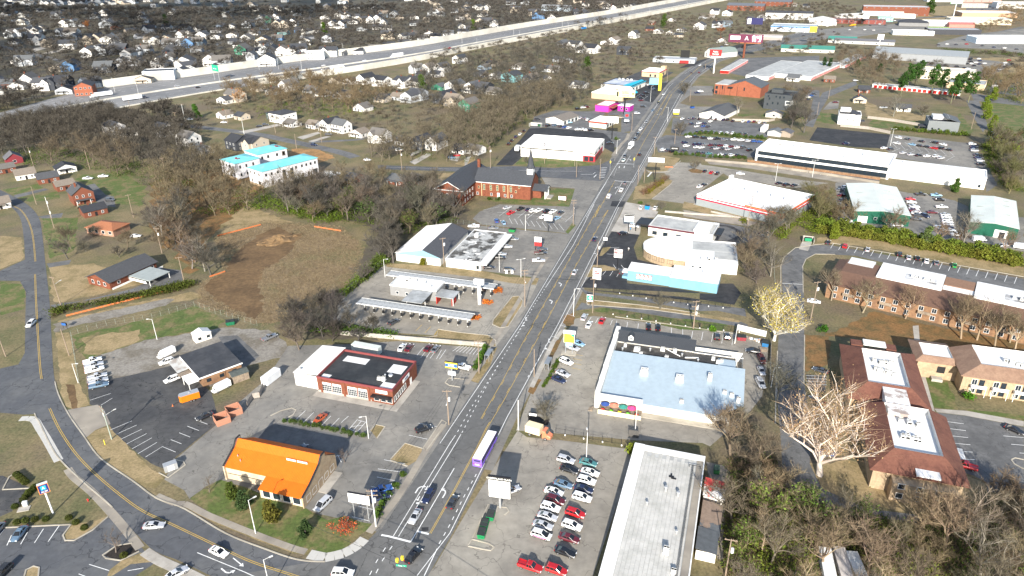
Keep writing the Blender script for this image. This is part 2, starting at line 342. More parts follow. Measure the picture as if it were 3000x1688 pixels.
patch('orange_shop_car_park',W('-89.2,141.9 -89.6,150.2 -84.2,165.1 -81.7,175.4 -77.3,188.1')+W('-76.1,208.5 -58.2,208.9 -39.1,210.7 -5.9,204.6 -4.5,199.9 -8.8,183.7')+W('-15.6,174.7 -18.8,164.4 -23,153.9 -27,145.9 -28.5,136.9 -31,129.7 -33.1,124.8 -42,127.7')+W('-46.9,129.1 -50.7,131.3 -79.9,134.8 -82.5,137.9'),LOT,4,exc=True)
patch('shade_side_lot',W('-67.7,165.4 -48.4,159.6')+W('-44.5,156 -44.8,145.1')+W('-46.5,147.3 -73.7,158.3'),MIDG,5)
patch('restaurant_lawn',W('-79.7,135.1 -77.4,139.2 -74.6,141.6 -50.7,131.3 -44.2,126.8')+W('-40.5,128.1 -32.8,125.4 -35.4,122.5 -39.6,116.3')+W('-42.6,116 -50,117.2 -67.8,125.5'),GREEN,7,.3,exc=True)
patch('corner_verge',W('-80,132.5 -68.1,126.4 -57.2,121.3 -49.3,118 -50,117.2 -58.6,120.9 -69.5,126 -80,131.8'),STRAW,7,.1)
patch('island_lawn',W('-32.6,148.6 -29.6,155.4 -24.7,152.8 -24.6,149 -27.7,145.9'),STRAW,8)
patch('island_lawn',W('-40,161.2 -39,163.9 -36.2,162.9 -37.6,157.6'),STRAW,8)
patch('bus_stop_verge',W('-13.8,186 -8.8,195.9 -8.5,202.5 -5,205.9 -9.6,183.7'),STRAW,7,.2)
patch('bank_lot',W('-66,240.8 -53.7,275.8 -32.2,267.7 -5.7,259.2 10.2,255 4.9,233.5 -4.2,210.3 -5.9,205.9 -17.7,209.7 -27.7,214.5 -42.2,216.7 -64.9,227'),LOTR,4,exc=True)
patch('bank_verge',W('-39,213.4 -27.6,214 -26.2,218.7 -18.1,216.1 -8.8,214 -5.8,210.3 -5.5,206.3 -17.6,207.9 -38.7,211.1'),STRAW,6,.15)
patch('bank_island',W('0.1,243.7 2.6,244 4.1,240 3.5,235.7 -1.5,220 -4.3,219.1 -7.1,221.6 -6.9,225.1'),STRAW,6)
patch('bank_verge',W('-54,277.2 -32.7,273.1 -11.3,267.1 -1.4,261.6 10.9,260 9.6,253.8 0.7,255.3 -11.1,260.6 -52.8,273'),STRAW,6,.2)
patch('repair_shop_car_park',W('-21.4,312.4 -18,321 -2,316 25.8,308.3 30.3,317.6 15.3,271.6 11.4,260 -1.4,264.2 -14.1,268.5'),LOT,5,exc=True)
patch('church_car_park',W('-16,340 -6,351 14,348 30,346 39,396 50,414 56,401 31.7,319.3 25.8,309.1 -14.2,321.8 -19,330'),LOT,4,exc=True)
patch('verge_triangle',W('25.3,310.8 29.4,322.1 31,319.3 26.4,308.2'),GREEN,7)
patch('church_forecourt',W('18,397 51,391 43,362 38,375 20,380'),LOT,4,exc=True)
patch('side_street',W('-82,427 -45,421 -18,420 2,421 26,416 54,421 65,436 61,402 51,389 17,398 -13,407 -45,413 -80,418'),ASPH2,6,exc=True)
patch('tyre_shop_drive',W('-9,423 7,485 14,518 26,520 66,502 68,493 70,471 67,447 62,461 59,456 20,478 7,439 1,422'),BLACK,5,exc=True)
patch('back_lot',W('51,575 66,574 88,604')+W('59,516 84,501 79,471 72,457 65,472 58,492 41,493')+W('26,522 14,515 19,557 37,580'),MIDG,4,exc=True)
patch('highway_shops_lot',W('75,586 102,614 124,659 136,681 156,714 134,645 118,598 88,507 79,502 88,564'),MIDG,5,exc=True)
patch('highway_shops_lot',W('84,607 108,620 150,698 178,752 158,715 121,608 105,557 77,559'),MIDG,4)
patch('turquoise_roof_lot',W('113,692 150,698 157,711 120,605 110,623'),BLACK,6)
patch('takeaway_lot',W('117,732 139,770 162,768 170,757 146,711 122,691 116,705'),LOTD,5,exc=True)
patch('plaza_car_park',W('-20.1,108.4 -17.7,112.6 -11.4,129.3 -4.6,146.5 1.1,160.4 3.6,157.4 12.2,156 31.1,151.7 33.4,153.9 15.1,105.8'),LOTR,4,exc=True)
patch('plaza_lane',W('50.2,146.4 54,144.9 55.1,141.4 52.3,135.4 50.3,129.2 45.5,113.9 44.3,113.9'),CONCO,4,.2)
patch('pub_car_park',W('7.4,159.6 0.6,160.4 6.8,184.2 16.8,210.6 22.7,225.3 29.5,227.2')+W('31.2,226.6 76,214.1 86.5,207.5 80.3,190.5 74,175.5 67.7,167.4 52.6,152.5')+W('51,153.9 33,155.5'),LOTR,5,exc=True)
patch('mulch_bed',W('4.1,168.2 10.3,165.4 9.6,162.5 4.2,163.4'),MULCH,7)
patch('road_verge',W('14.2,209.8 16.8,210.6 12.6,197.4 10.2,196.9'),LITTER,7,.1)
patch('road_verge',W('6.6,186.8 8.8,185.7 6,177.8 4.4,179.3'),LITTER,7,.1)
patch('road_verge',W('18.9,228 23.1,230 21.7,221 19.3,219.7 17.9,222.5'),LITTER,7,.1)
patch('entry_road_north',W('26.7,251 28.1,245.3 48.7,238.5 68.7,229.9')+W('75.1,230.1 84.3,225.2 85.7,231.4 82.1,232.5 64.2,237.9')+W('70,235.3 50.5,241.2 30.5,246.5 28.6,248.5'),MIDG,6,exc=True)
patch('entry_road_south',W('23.2,231.4 32.6,234.1 34.3,233.7 50.2,227.9 66.6,221.2')+W('60.5,221.3 76.5,214.7 82.2,215 83,219.3 80.6,222.3 61.8,227.3')+W('67.8,226.4 51.5,231.4 28.1,236.8 26.2,238'),MIDG,6,exc=True)
patch('median_verge',W('28.2,237.6 30.2,239.8 34.8,238.2 51.4,234.4 68.2,228.1 67.8,226.4 51.5,231.4 28.1,236.1'),STRAW,7,.1)
patch('median_verge',W('62.4,229.9 79.1,223.8 81.4,221.8 80.2,220.9 61.8,227.3'),STRAW,7,.1)
patch('pub_verge',W('24.9,231 32.2,230.1 35.3,228.3 65.3,216 66.4,220.6 50.1,227.5 34.3,233.5'),GREEN,7,.15)
patch('pub_verge',W('58.8,216.4 76.8,214.7 80.3,217.9 64.9,223.6 34.8,228.6'),GREEN,7,.15)
patch('blue_shop_lot',W('26.7,251 32.7,263.3 37.6,266.7 46.6,266.5 45.9,254.2 61.4,250.1 72.4,245.3 70.5,237.6 52.9,242.7 31.8,248 28.3,249.3')+W('65,241.7 82.7,234.6 88.1,244.5 87.4,252.8 81.7,253 78.2,243.7'),BLACK,5,exc=True)
patch('pawn_shop_lot',W('47.2,310.9 59.2,305.9 54.2,290.7 53.7,277.5 63.3,271 49.9,272.9 46.7,264.7 39,272.2 33.6,272.4 40.2,292.2'),BLACK,5,exc=True)
patch('corner_verge',W('37.8,282 40.5,291.1 44.3,292 42.5,287.9 39,281.9'),STRAW,7,.1)
patch('corner_verge',W('34.4,272.4 39,272.2 43.2,269.3 42.8,266.6 37.5,266.3 32.4,260.6 29.8,260.7'),STRAW,7,.2)
patch('car_wash_forecourt',W('54,332 60,352 65,349 75,342 71,334 65,333 60.2,309.3 59.2,305.9 46.8,310.9'),CONC,5,exc=True)
patch('car_wash_forecourt',W('54.4,328.9 63,345 74,337 70.4,328.4'),CONC,6)
patch('car_wash_exit',W('93.8,319.8 98.7,321.5 107.9,315.8 116.7,307.8 110.9,291.8 105.4,295.1 102,293.7 92.1,298.7'),MIDG,4,exc=True)
patch('black_drive',W('98,318.8 105.2,315 107.6,306.4 105.2,298.3 100.5,294.5 97,297 104.2,303.2 104.9,309.9 102.1,315.1 96.7,316.2'),BLACK,6)
patch('parts_shop_car_park',W('80,413 102,425 116,422 115,409 148,393 143,380 126,391 124,401 100,364 95,346 74,356 91,385 90,403 81,405'),LOTR,4,exc=True)
patch('parts_shop_car_park',W('105,423 120,417 142,402 164,386 177,380 156,372 145,377 126,400 112,406 100,401'),LOTR,5,exc=True)
patch('parts_shop_verge',W('80,411 84,422 96,440 106,434 102,424 92,407 83,405'),STRAW,6,.3)
patch('parts_shop_verge',W('73,381 81,386 92,389 88,380 74,357 67,357 64,355 69,378'),STRAW,6,.3)
patch('parts_shop_verge',W('90,352 122.9,327.1 144,332 140.1,324.6 118.8,314.6 87,342'),STRAW,5,.3)
patch('creek_bank',W('87,339 110.8,325.6 118,319.9 112.6,314.8 85,330'),CONCO,6,.3)
patch('tan_island',W('105,408 109,412 114,407 111,401 106,403'),LITTER,6)
patch('office_front_lane',W('120,432 148,421 178,401 205,377 199,370 167,393 142,410 121,420'),CONCO,6,.2)
patch('lower_dealer_lot',W('99,480 109,493 122,490 150,484 173,471 153,434 122,434 114,440 105,449 95,448'),MIDG,4,exc=True)
patch('upper_dealer_lot',W('125,546 146,545 170,531 190,521 177,483 158,491 134,497 123,491 114,500'),MIDG,5,exc=True)
patch('white_shop_lot',W('133,584 144,585 151,561 145,542 129,549 127,555'),LOT,5,exc=True)
patch('hedge_strip',W('123,495 136,499 177,484 174,476 150,485 126,490'),GREEN,6,.2)
patch('fresh_asphalt_pad',W('222,511 263,487 243,451 225,455 202,474'),BLACK,5,exc=True)
patch('office_car_park',W('264,489 304,460 282,407 270,404 238,429 242,451'),LOT,4,exc=True)
patch('office_side_lane',W('271,405 282,407 266,372 253,361 269,389'),MIDG,5,.3)
patch('scrapyard',W('181,381 192,383 211,362 222,357 229,348 233.1,326.4 247.8,322.1')+W('221.2,281.4 200.9,294.2 184.9,299.8 163.1,315.9 156.7,319.9'),LOT,3,.3,exc=True)
patch('scrapyard_lane',W('178,389 206,382 211,393 183,400'),MIDG,4)
patch('motel_drive',W('104,244.1 112.1,268.7 116.8,278.3 124.7,287.6 133.6,291.1 141.7,290.5 203.1,253.8 195.1,241.6 173.7,255.3 147.1,278.8 131.1,281.5 125.2,276.6 120.8,268.5 110.8,240.5 88.9,181.6')+W('82.9,161.7 76.5,145 75.9,135.6 84.1,128.6 95.5,126.2 92.7,123.3 80.2,126.9 67.5,130.6 67.6,139.1 74.5,161.9')+W('80.1,181.8 94.1,219'),MIDG,4,exc=True)
patch('dumpster_pad',W('125.9,286.8 130.4,295.1 135.4,295.7 129.1,284.5'),CONC,6)
patch('motel_path',W('140,216.9 142.3,217.3 130.8,193.5 125.7,180')+W('120.8,167.2 111.5,144.3 107.6,131.5 106,131.6 109.1,141.8 119.6,168.5 123.3,179.3')+W('128.7,192'),CONC,5)
patch('motel_cross_path',W('121.3,168.2 129.8,167 142.9,161.8 141.3,159.4 128.1,164.8 121.1,166.5'),CONC,6)
patch('apartment_car_park',W('121.2,166.3 128.7,164.5 141.1,159.1 124.3,133.3 115.6,133.7 117.4,137.2 115.9,139.7 112.4,141.8'),MIDG,4,exc=True)
patch('side_lot_by_drive',W('91.4,187 97.4,186.1 94.7,179.9')+W('93.6,177.2 89.1,178'),LOTD,5)
patch('trailer_yard',W('57.6,109 60.5,111.4 64.8,114.3 74.6,114.1 74.4,111.2 71.4,104.9 55.8,105.2'),GRAVEL,4,.4)
patch('grocery_car_park',W('-136.4,126 -120.7,125.8 -104.6,126.5 -104.4,123.2 -102.8,121.6 -100.3,123.6 -97,129 -92.6,125.5 -85,119.7 -79.4,114.7 -82.5,110.7 -65.7,104.3 -115.2,96.9'),ASPH2,3,exc=True)
patch('grocery_car_park',W('-150.2,145 -131.9,144.2 -121.9,139.5 -121.3,134.4 -121.3,131.2 -123.1,129.5 -133,121.3'),LOTD,3,exc=True)
patch('mulch_bed',W('-91.7,117.1 -90.4,119.8 -87.2,120.6 -84.5,118.1 -87.2,115.7 -89.4,116'),MULCH,6)
patch('planted_island',W('-87.1,115.5 -84,117.8 -79.9,115 -84.8,114.4 -86.9,111.5 -88,110.4 -88.5,113'),STRAW,5,.1)
patch('planted_island',W('-105.7,110.4 -106.6,113.2 -105.8,114 -104.4,113.6 -102.8,110.3'),STRAW,5)
patch('planted_island',W('-104.1,122.8 -104.4,126.6 -99.4,127.8 -97.1,129.2 -98.7,125.2 -100.7,122.2 -102.6,121.8'),STRAW,5)
patch('left_ditch_verge',W('-161.4,219.7 -156.7,219.6 -135,186.5')+W('-125.6,175.6 -129.7,173 -132.4,174.4 -138.3,182.1'),STRAW,2,.3)
patch('ditch',W('-139.2,186.5 -136.6,186.5 -128.1,173 -130.2,173.4'),DIRT,3,.2)
patch('roadside_verge',W('-119.4,160.4 -117.8,163 -114.4,164.5 -105.5,156 -94.1,146.1 -89.2,141.9 -90,138.5 -96.6,141.1 -109.9,150.6'),STRAW,4,.3)
patch('lot_apron',W('-131.3,172.8 -123.6,175.3 -119.9,172.2 -114.9,165.7 -117.8,163 -118.5,159.7 -119.4,159.5'),CONCO,6)
patch('brick_house_drive',W('-175.7,241.5 -165.5,244.6 -150.9,254.7 -147.9,260.7 -149.4,275.2 -138.6,272.1 -133.7,261.6 -144,254.5 -158,247.8 -170.9,241.4 -173.6,238.2'),MIDG,3,.2)
patch('yard_drive',W('-200.5,280.9 -191.9,284.9 -190.2,279.9 -196.9,276.6'),MIDG,3)
patch('yard_drive',W('-240,341 -230,346 -227,339 -236,338'),MIDG,3)
patch('yard_drive',W('-245,390 -240,396 -223,375 -217,372 -207,354 -217,358'),MIDG,3)
patch('yard_drive',W('-274,376 -264,388 -260,385 -270,371'),MIDG,3)
patch('storage_yard',W('218,764 265,851 362,862 307,723 296,753 260,726 242,714 228,743'),MIDG,3,exc=True)
patch('warehouse_car_park',W('438,801 507,856 520,862 515,830 535,804 541,787 481,724 459,726 447,762'),LOT,3,exc=True)
patch('van_yard',W('462,689 477,693 501,709 440,616 420,625 426,647'),MIDG,3)
patch('brick_hall_lot',W('168,680 190,678 178,633 158,634 142,601 151,587 166,586 149,555 127,556 144,617'),LOT,3,exc=True)
patch('town_drive',W('263,661 278,649 239,550 231,550 259,614 255,635'),MIDG,3)
patch('town_lane',W('277,639 331,696 324,675 275,621 238,550 219,511 215,516 233,555'),MIDG,4,exc=True)
patch('town_lane',W('267,599 277,604 263,573 249,569'),LOT,4)
patch('town_lane',W('380,598 390,597 344,509 329,490 347,530'),MIDG,4,exc=True)
patch('town_lane',W('403,631 423,590 413,574 386,597'),MIDG,5)
patch('far_lot',W('180,782 202,820 230,854 259,912 299,970 339,982 329,959 274,911 226,830 201,797'),BLACK,4)
patch('far_street_lot',W('361,964 468,1132 545,1168 638,1206 745,1259 746,1232 678,1130 572,1098 487,1038 420,1009'),LOT,3,exc=True)
patch('far_lot',W('638,1041 763,1109 596,855 592,897 533,924 554,961'),LOT,3)
patch('far_lot',W('949,1577 997,1527 921,1406 817,1323 810,1339'),MIDG,3)
MLW=W('-34.3,111.1 -32.5,116.5 -30.7,122.1 -20.1,155.1')[2:]+W('-9.6,185.6 2.9,221.7')[1:]+W('14.3,257.7 42,349')[1:]+W('52,380 69,435 102,536 150,680')[1:]+W('157,697 179,747 206,802 233,851 268,904 299,942 337,978 377,1031 415,1075 467,1129')
MRW=W('-23,103.4 -21.2,110.2 -15,122.4 -8.4,144.4')+W('-1.9,166.5 16.2,221.3')+W('23.8,245.8 54,344')+W('68,386 94,465 152,644')+W('152,642 186,732 236,835 275,886 324,936 367,988 441,1062')
LEFT=W('-39.1,98 -37.8,102.3 -35.5,113.4 -31.3,123 -20.4,155.5')+W('-10.2,186.1 2.2,221.7')+W('13.4,257.7 41,349')+W('50,380 66,435 100,536 148,680')+W('156,698 178,749 206,808 234,857 269,911 302,950 340,986 380,1040 418,1084 472,1140')
RIGHT=W('-21.6,97.7 -18.8,110.2 -14.5,121.9 -7.7,144.4')+W('-1.3,166.5 17,221.3')+W('24.6,245.8 55,344')+W('70,386 95,465 154,643')+W('152,638 186,727 235,828 274,880 321,927 364,978 436,1051')
for q,P in((3.2,LEFT[3:]),(-2.2,RIGHT[3:])):A,B=offset(P,(0,q));patch('road_shoulder',A+B[::-1],LOT,2,exc=True)
patch('main_road',LEFT+RIGHT[::-1],ASPH,9,exc=True)
patch('junction',W('-62,110.8 -42.9,114.8')+W('-38.5,115.5 -34.7,118.5 -31.4,124.1 -20.2,120.3')+W('-15,121.9 -18.8,110.2 -22.6,99.9 -48.5,100.3'),ASPH,10,exc=True)
patch('road_patch',W('51,346 53,354 60,353 57,344'),BLACK,11)
patch('road_patch',W('-21.7,124.3 -20.1,124.4 -20,123.2 -21.6,123.1'),BLACK,11)
mk=MB();my=MB()
def wl(P,wd=.16,dash=None,z=.052):ribbon(mk,P,wd,z,dash)
def yl(P,wd=.16,dash=None,z=.052):ribbon(my,P,wd,z,dash)
wl(MLW[1:8]);wl(MLW[8:]);wl(MRW[1:])
wl(W('-27.9,121.7 -17.4,155')+W('-16.1,158.6'));wl(W('-26.7,121.6 -15.8,155')+W('-14.6,159'))
wl(W('-23.7,119.9 -22.3,124 -15.5,144.9'),.2);wl(W('-30.7,122.1 -29,121.7 -23.7,119.9'),.5)
wl(W('-22.5,123.1 -19.8,122.2'),.5)
wl(W('-15.6,160.1 -11.7,173.5 -5.7,191.3 3.8,221.7'),.18,(.9,1.6));wl(W('-14.4,159.6 -9.4,178.1 -4.6,195.6'),.18,(.9,1.6))
wl(W('1.3,213.1 8.2,236.2 13.4,251.8'),.18,(.9,1.6));wl(W('13.4,251.8 27.8,294.7 43,349'))
wl(W('14.4,212.2 29.3,257.3 55,344'),.15)
wl(W('-17.2,119.2 -15.2,125 -12.5,134.1 -9.3,143.7'),.18,(1.1,1.5))
wl(W('-31.4,110.6 -30.5,114.4 -28.4,120.4'),.18,(1.2,2.2));wl(W('-30.1,111.1 -29.2,114.8 -27.1,120.4'),.18,(1.2,2.2))
wl(W('-19.6,110.2 -17.5,117.8'),.2)
wl(W('4.6,187.3 7.5,195.3 13.4,212.9'),.16,(1.2,1.4))
wl(W('59,389 69,386'),.5);wl(W('65,424 75,422'),.5);wl(W('63,386 56,365'),.16);wl(W('76,441 70,423'),.18)
wl(W('69,386 97,470 153,639'),.14);wl(W('54,386 50,374 36.9,329.5'),.14)
wl(W('60,399 64,415'),.2,(1,1.4));wl(W('65,414 66,418'),.4);wl(W('68,414 69,418'),.4)
wl(W('65,380 57,355'),.16,(1,1.5))
wl(W('65,421 99,523 145,666'),.14)
for i in range(7):
 A,B=W('54,415 51,396'),W('58,415 54,395');t=i/6
 wl([(A[0][0]+(A[1][0]-A[0][0])*t,A[0][1]+(A[1][1]-A[0][1])*t),(B[0][0]+(B[1][0]-B[0][0])*t,B[0][1]+(B[1][1]-B[0][1])*t)],.5)
wl(W('-76,422 -18,414 42,408'),.14);wl(W('41,402 48,402 50,406'),.3);wl(W('48,396 50,401'),.5)
wl(W('79,396 83,405'),.8)
for P in(W('-19.5,122.4 -15.8,133.8 -9.7,153.7')+W('-7.6,161.6 -3.3,174 11.6,221.5')+W('8.7,212.3 26.1,269.8 49,340'),):
 for q in offset(P[:4],(-.17,.17)):yl(q,.12)
 for q in offset(P[3:],(-.17,)):yl(q,.12)
 yl(offset(P[3:],(.17,))[0],.12,(3,6))
P=W('-9.2,166 -3.4,184.4 7.4,221.6')+W('4.6,212.4 21.9,269 46,348')+W('41.2,329.4 59,388')
yl(offset(P,(.17,))[0],.12);yl(offset(P,(-.17,))[0],.12,(3,6))
yl(W('45,329.3 49,340'));yl(W('75,425 92,480 144,640'),.14);yl(W('87,480 141,642'),.14)
yl(W('114,557 141,642 167,706'));yl(W('118,556 143,639 166,697'));yl(W('166,701 203,786 263,884 328,951 450,1086'),.3)
def arrow(mb,c,ang,L=3.2,turn=0,z=.054):
 a=radians(ang);ux,uy=cos(a),sin(a);vx,vy=-uy,ux
 def q(u,v):return(c[0]+ux*u+vx*v,c[1]+uy*u+vy*v,z)
 if not turn:
  mb.face([q(-L/2,-.12),q(L/4,-.12),q(L/4,.12),q(-L/2,.12)]);mb.face([q(L/4,-.5),q(L/2,0),q(L/4,.5)])
 else:
  t=turn;P=[(-L/2,0),(-.2,0),(.5,t*.35),(.75,t*.9)]
  for(a0,b0),(a1,b1)in zip(P,P[1:]):
   l=hypot(a1-a0,b1-b0);nx,ny=-(b1-b0)/l*.16,(a1-a0)/l*.16
   f=[q(a0-nx,b0-ny),q(a1-nx,b1-ny),q(a1+nx,b1+ny),q(a0+nx,b0+ny)];mb.face(f)
  f=[q(.25,t*.8),q(1.25,t*.8),q(.85,t*1.7)];mb.face(f if t>0 else f[::-1])
RD=72
for p,t in(((-23.9,137.7),-1),((-17,135.9),1),((75,432),1),((58,377),-1),((19.7,254.1),1),((15.2,239.1),1),((123,581),1),((116,560),-1)):
 arrow(mk,p,RD+180 if t>0 and False else(RD+180 if p[1]<135 else RD),4,t)
for p in((-21.9,137.6),(-23.5,133.9),(11.1,206.2),(12.4,210.4),(4.9,226.2),(3.9,222.1),(38.6,294.4),(36.3,286.1)):
 arrow(mk,p,RD+180 if p[0]<0 or p[1]<150 else RD,1.6);ribbon(mk,[(p[0]-.4,p[1]-1.6),(p[0]+.4,p[1]-1.6)],.5,.054)
arrow(mk,(-61,114.6),-38,4);arrow(mk,(-62.6,111.7),-38,4,1)
LE=smooth(W('-327,398 -277,368 -260,353 -247,338 -230.8,314.2 -211.6,284 -192.6,253.5 -176,225.9 -152.1,186.9')+W('-139.9,171.3 -135.7,166.7 -122.9,152.5 -110.1,141.8 -97.5,132.1 -82.7,119.3 -74.4,115.3 -65.4,110.8 -55.1,105.5'))
RE=smooth(W('-338,425 -283,382 -258,361 -239,340 -221.7,313.9 -199.1,278 -176.9,242.7 -160.7,215.9 -143.6,188.1')+W('-131.8,173.1 -119.7,160.4 -109.9,150.6 -97.1,141.6 -88.2,135.2 -79.8,131.4 -67,123.3 -56.6,118.5 -48.6,115.3 -42.9,114.5 -38.8,114.8'))
patch('curved_road',LE+RE[::-1],ASPH2,7,exc=True)
patch('side_road',W('-234.4,268.3 -215.9,273.8 -212.5,285.5 -191.6,252.2 -201,263.3 -209.7,264 -227.1,258'),ASPH2,8,exc=True)
patch('side_road',W('-175.3,191.1 -161.5,198.6 -164.3,207.1')+W('-139.7,171 -142.7,170.7 -150.3,171.8 -161.5,171.1'),ASPH2,8,exc=True)
kerb(LE[45:66]);kerb(RE[40:-4])
for P in(smooth(W('-328,411 -268,362 -252,348 -231.1,321.1 -206.6,283.2')),smooth(W('-198.8,269.9 -180.1,239.5 -155.5,200.1 -148.7,189.7')),smooth(W('-136.9,173.7 -128.2,163.5 -118.5,153.5 -109.2,145.3 -98.1,136.7 -89.4,130.7 -80.5,126.2 -67.4,119.4 -58.1,114.7 -47.3,110.6 -38.9,107.3'))):
 for q in offset(P,(-.2,.2)):yl(q,.13)
wl(W('-71.2,117.5 -58.6,111.8 -54.8,109.9'),.18)
struct('road_markings_white',mk.mesh('road_markings_white',WHITE_LINE));struct('road_markings_yellow',my.mesh('road_markings_yellow',YELLOW_LINE))
pavement(W('-88.6,136.1 -82.4,133')+W('-80.2,133.2 -73.6,129.3 -64.5,124.9 -55.5,120.8 -49.4,118.2 -46.2,117.2'),1.7,2.2,CONCO,.05)
pavement(W('-46,116.7 -42.2,115.6')+W('-38.7,116.5 -35.9,118.5 -34,121.7'),2.6,2.0,CONCW,.05)
pavement(smooth(W('-142.5,168.7 -138.7,168.6 -134.2,164.2 -128.4,158.2 -119.5,148.6')),2.2,2.0,CONCW,.05)
pavement(smooth(W('-116.4,146.5 -113,143.3 -105.6,137.8 -97.4,130.8 -90.1,124.2 -84.6,118.9')),2.0,2.0,CONCO,.05)
pavement(smooth(W('-83.3,118.1 -78.8,115.4 -71.6,112 -65.9,109.1')),2.4,2.0,CONC,.05)
pavement(W('-33.7,122.9 -31.6,127.5 -28.8,134.1 -26.5,141.8 -24.1,150.6 -21.9,157.9 -18.9,165.6'),1.8,2.4,CONCO,.05)
pavement(W('5.6,181.7 9.8,195.3 13.9,209.2')+W('17.8,217.3'),1.5,2.2,CONC,.05)
pavement(W('65,442 75,471 80,483 84,499'),2.2,3,CONCO,.05)
pavement(W('-14.5,183.8 -10.1,197.6 -5.1,213.9 5.9,251.5 15.8,282.8'),1.6,3,CONCO,.04)
kerb(W('-32.6,148.6 -29.6,155.4 -24.5,153.1'));kerb(W('-27.7,145.9 -32.5,148.3'));kerb(W('-40,161.2 -39,163.9 -36.2,162.9 -37.6,157.6'));kerb(W('-24.4,153.3 -20.4,165.7 -19,164.4 -23.5,152.2'),True)
kerb(W('0.1,243.7 2.6,244 4.1,240 3.5,235.7 -1.5,220 -4.3,219.1 -7.1,221.6 -6.9,225.1'),True)
kerb(W('-21,184.8 -20,187.4 -15.2,186.7'));kerb(W('-16.2,182.2 -19.7,183.3 -21,184.8'))
kerb(W('-38.7,211.3 -26.2,214 -26.2,218.7 -18.1,216.1 -7.9,213.8 -5.8,210.3 -5.6,206.3'))
kerb(W('-10.6,118.5 -9.8,120.5 -6,119.2'));kerb(W('-6,119.2 -4.7,118.1 -5.4,117.1 -7.2,117.5 -10.6,118.5'));kerb(W('-9.8,120.5 -6.3,131.7'))
kerb(W('-4.4,128.8 -4.1,130.8 -1.9,130.5 -1.4,129.2 -2.5,127.9'))
kerb(W('-120.7,125.8 -104.7,126.6'));kerb(W('-104.5,126.6 -104.5,123.2 -103.1,121.6 -101,121.6 -98.4,124.8 -97,129'));kerb(W('-84.5,118.1 -87.4,115.5 -91,116.2 -92.2,117.1 -90.4,119.9 -87.2,120.6'))
kerb(W('-128.5,138.9 -121.7,139.3'));kerb(W('-128.5,138.9 -129.8,143.6 -129,145.7'));kerb(W('-105.5,109.7 -106.9,113.2 -105.9,114.2 -104.4,113.8 -102.2,109.6'))
kerb(W('-91.7,144.5 -88.5,142.6 -86.1,147.5 -87.1,148.8 -90.2,149.9'))
kerb(W('103.3,244.1 111.8,268.8 116.5,278.3 125,288.3 134.9,291.4'));kerb(W('111.8,243.9 120.8,268.5 125,275.9 130.9,281 139.2,280.5'));kerb(W('134.9,291.4 143.3,293.1 204.3,255.7'))
kerb(W('129,145.6 130.5,146.3 132.3,145.5'));kerb(W('129.9,141.9 128.7,144 129,145.6'))
kerb(W('87.3,201.1 80.3,181.8')+W('73.3,161.9'));kerb(W('100.1,211.4 88.7,181.6'))
kerb(W('81,405 93,405 105,428'));kerb(W('92,387 88,379 74,356'))
kerb(W('28.1,236.1 28.1,238.3 30.2,239.8 48.1,235.2 68.2,228.1'));kerb(W('28.1,236.1 51.5,231.4 67.7,226'))
kerb(W('76.3,213.1 37.2,226.4'))
kerb(W('-70.2,168.6 -67.9,171.1 -65.1,172.4 -63.5,171.4 -63.7,169.1 -66.1,166.3'))
pl=MB();bays=lambda a,b,n,**k:lines(pl,a[0],a[1],b[0],b[1],n,**k)
bays(W('-113.5,162.9 -100.8,152.3'),W('-109.4,167 -97.8,157.1'),6);bays(W('-94.5,158.2 -91.3,167.2'),W('-90.8,156.3 -87,165'),4)
ribbon(pl,W('-98.1,150.9 -95.5,155.2 -90.9,152.8'),.14,.05);bays(W('-127,177.6 -122.4,174.9'),W('-122.6,181.1 -120.8,178.6'),2)
bays(W('-66.7,154.4 -61.2,152.7'),W('-66.1,156.1 -60.9,154.9'),3);bays(W('-55.9,150.9 -50.3,148.9'),W('-55.4,153.1 -49.8,151.3'),3)
ribbon(pl,W('-47.8,148.6 -47,150.7 -45.8,150.2'),.18,.05);ribbon(pl,W('-46.8,150.5 -45.3,147.8'),.18,.05)
bays(W('-62.5,166.2 -51.7,162.6'),W('-60.7,171 -50,167.2'),5);ribbon(pl,W('-49,165 -47.5,168.1'),.14,.05)
bays(W('-46.1,161.9 -43.6,160.6'),W('-44.7,166.2 -42,165.2'),3);ribbon(pl,W('-44.7,166.2 -42,165'),.14,.05);ribbon(pl,W('-46,161.9 -43.5,160.5'),.14,.05);ribbon(pl,W('-45.6,163.1 -42.5,163.6'),.14,.05)
bays(W('-38.6,128 -35,141.9'),W('-34.1,126.5 -30.2,140.4'),5);bays(W('-35.3,145 -34.3,148.6'),W('-29.5,143.8 -28.5,146.9'),2)
bays(W('-27,164.3 -29,158.9'),W('-21.6,162.6 -23.7,157'),2)
bays(W('-38.3,203.4 -25,198.7'),W('-36.1,208.4 -23.8,204.4'),5);bays(W('-20,203.6 -12,200.9'),W('-17.6,207.1 -10.4,205.6'),8);bays(W('-30.2,199.7 -24,198.7'),W('-28.2,206.4 -22.3,204.6'),3)
bays(W('-14,343 27,330'),W('-6,347 34,336'),1);ribbon(pl,W('-7,339 27.2,327.6'),.14,.05);bays(W('-6,333 26.3,324'),W('-1,344 32,336'),8);bays(W('0.5,322.2 24.8,312.5'),W('-1,330 22.9,321.4'),10)
bays(W('140,287.1 196.6,249.7'),W('143.9,293.1 201.5,255.7'),22,wd=.18)
bays(W('37,262.3 42.4,260.3'),W('38.8,266.2 44.7,266.1'),3);ribbon(pl,W('43.7,291 47.8,290.9'),.16,.05);ribbon(pl,W('41.4,283.9 44.3,283.3'),.16,.05);ribbon(pl,W('42.7,272.6 43.3,268.4'),.16,.05);ribbon(pl,W('45.9,272 47,266.5'),.16,.05)
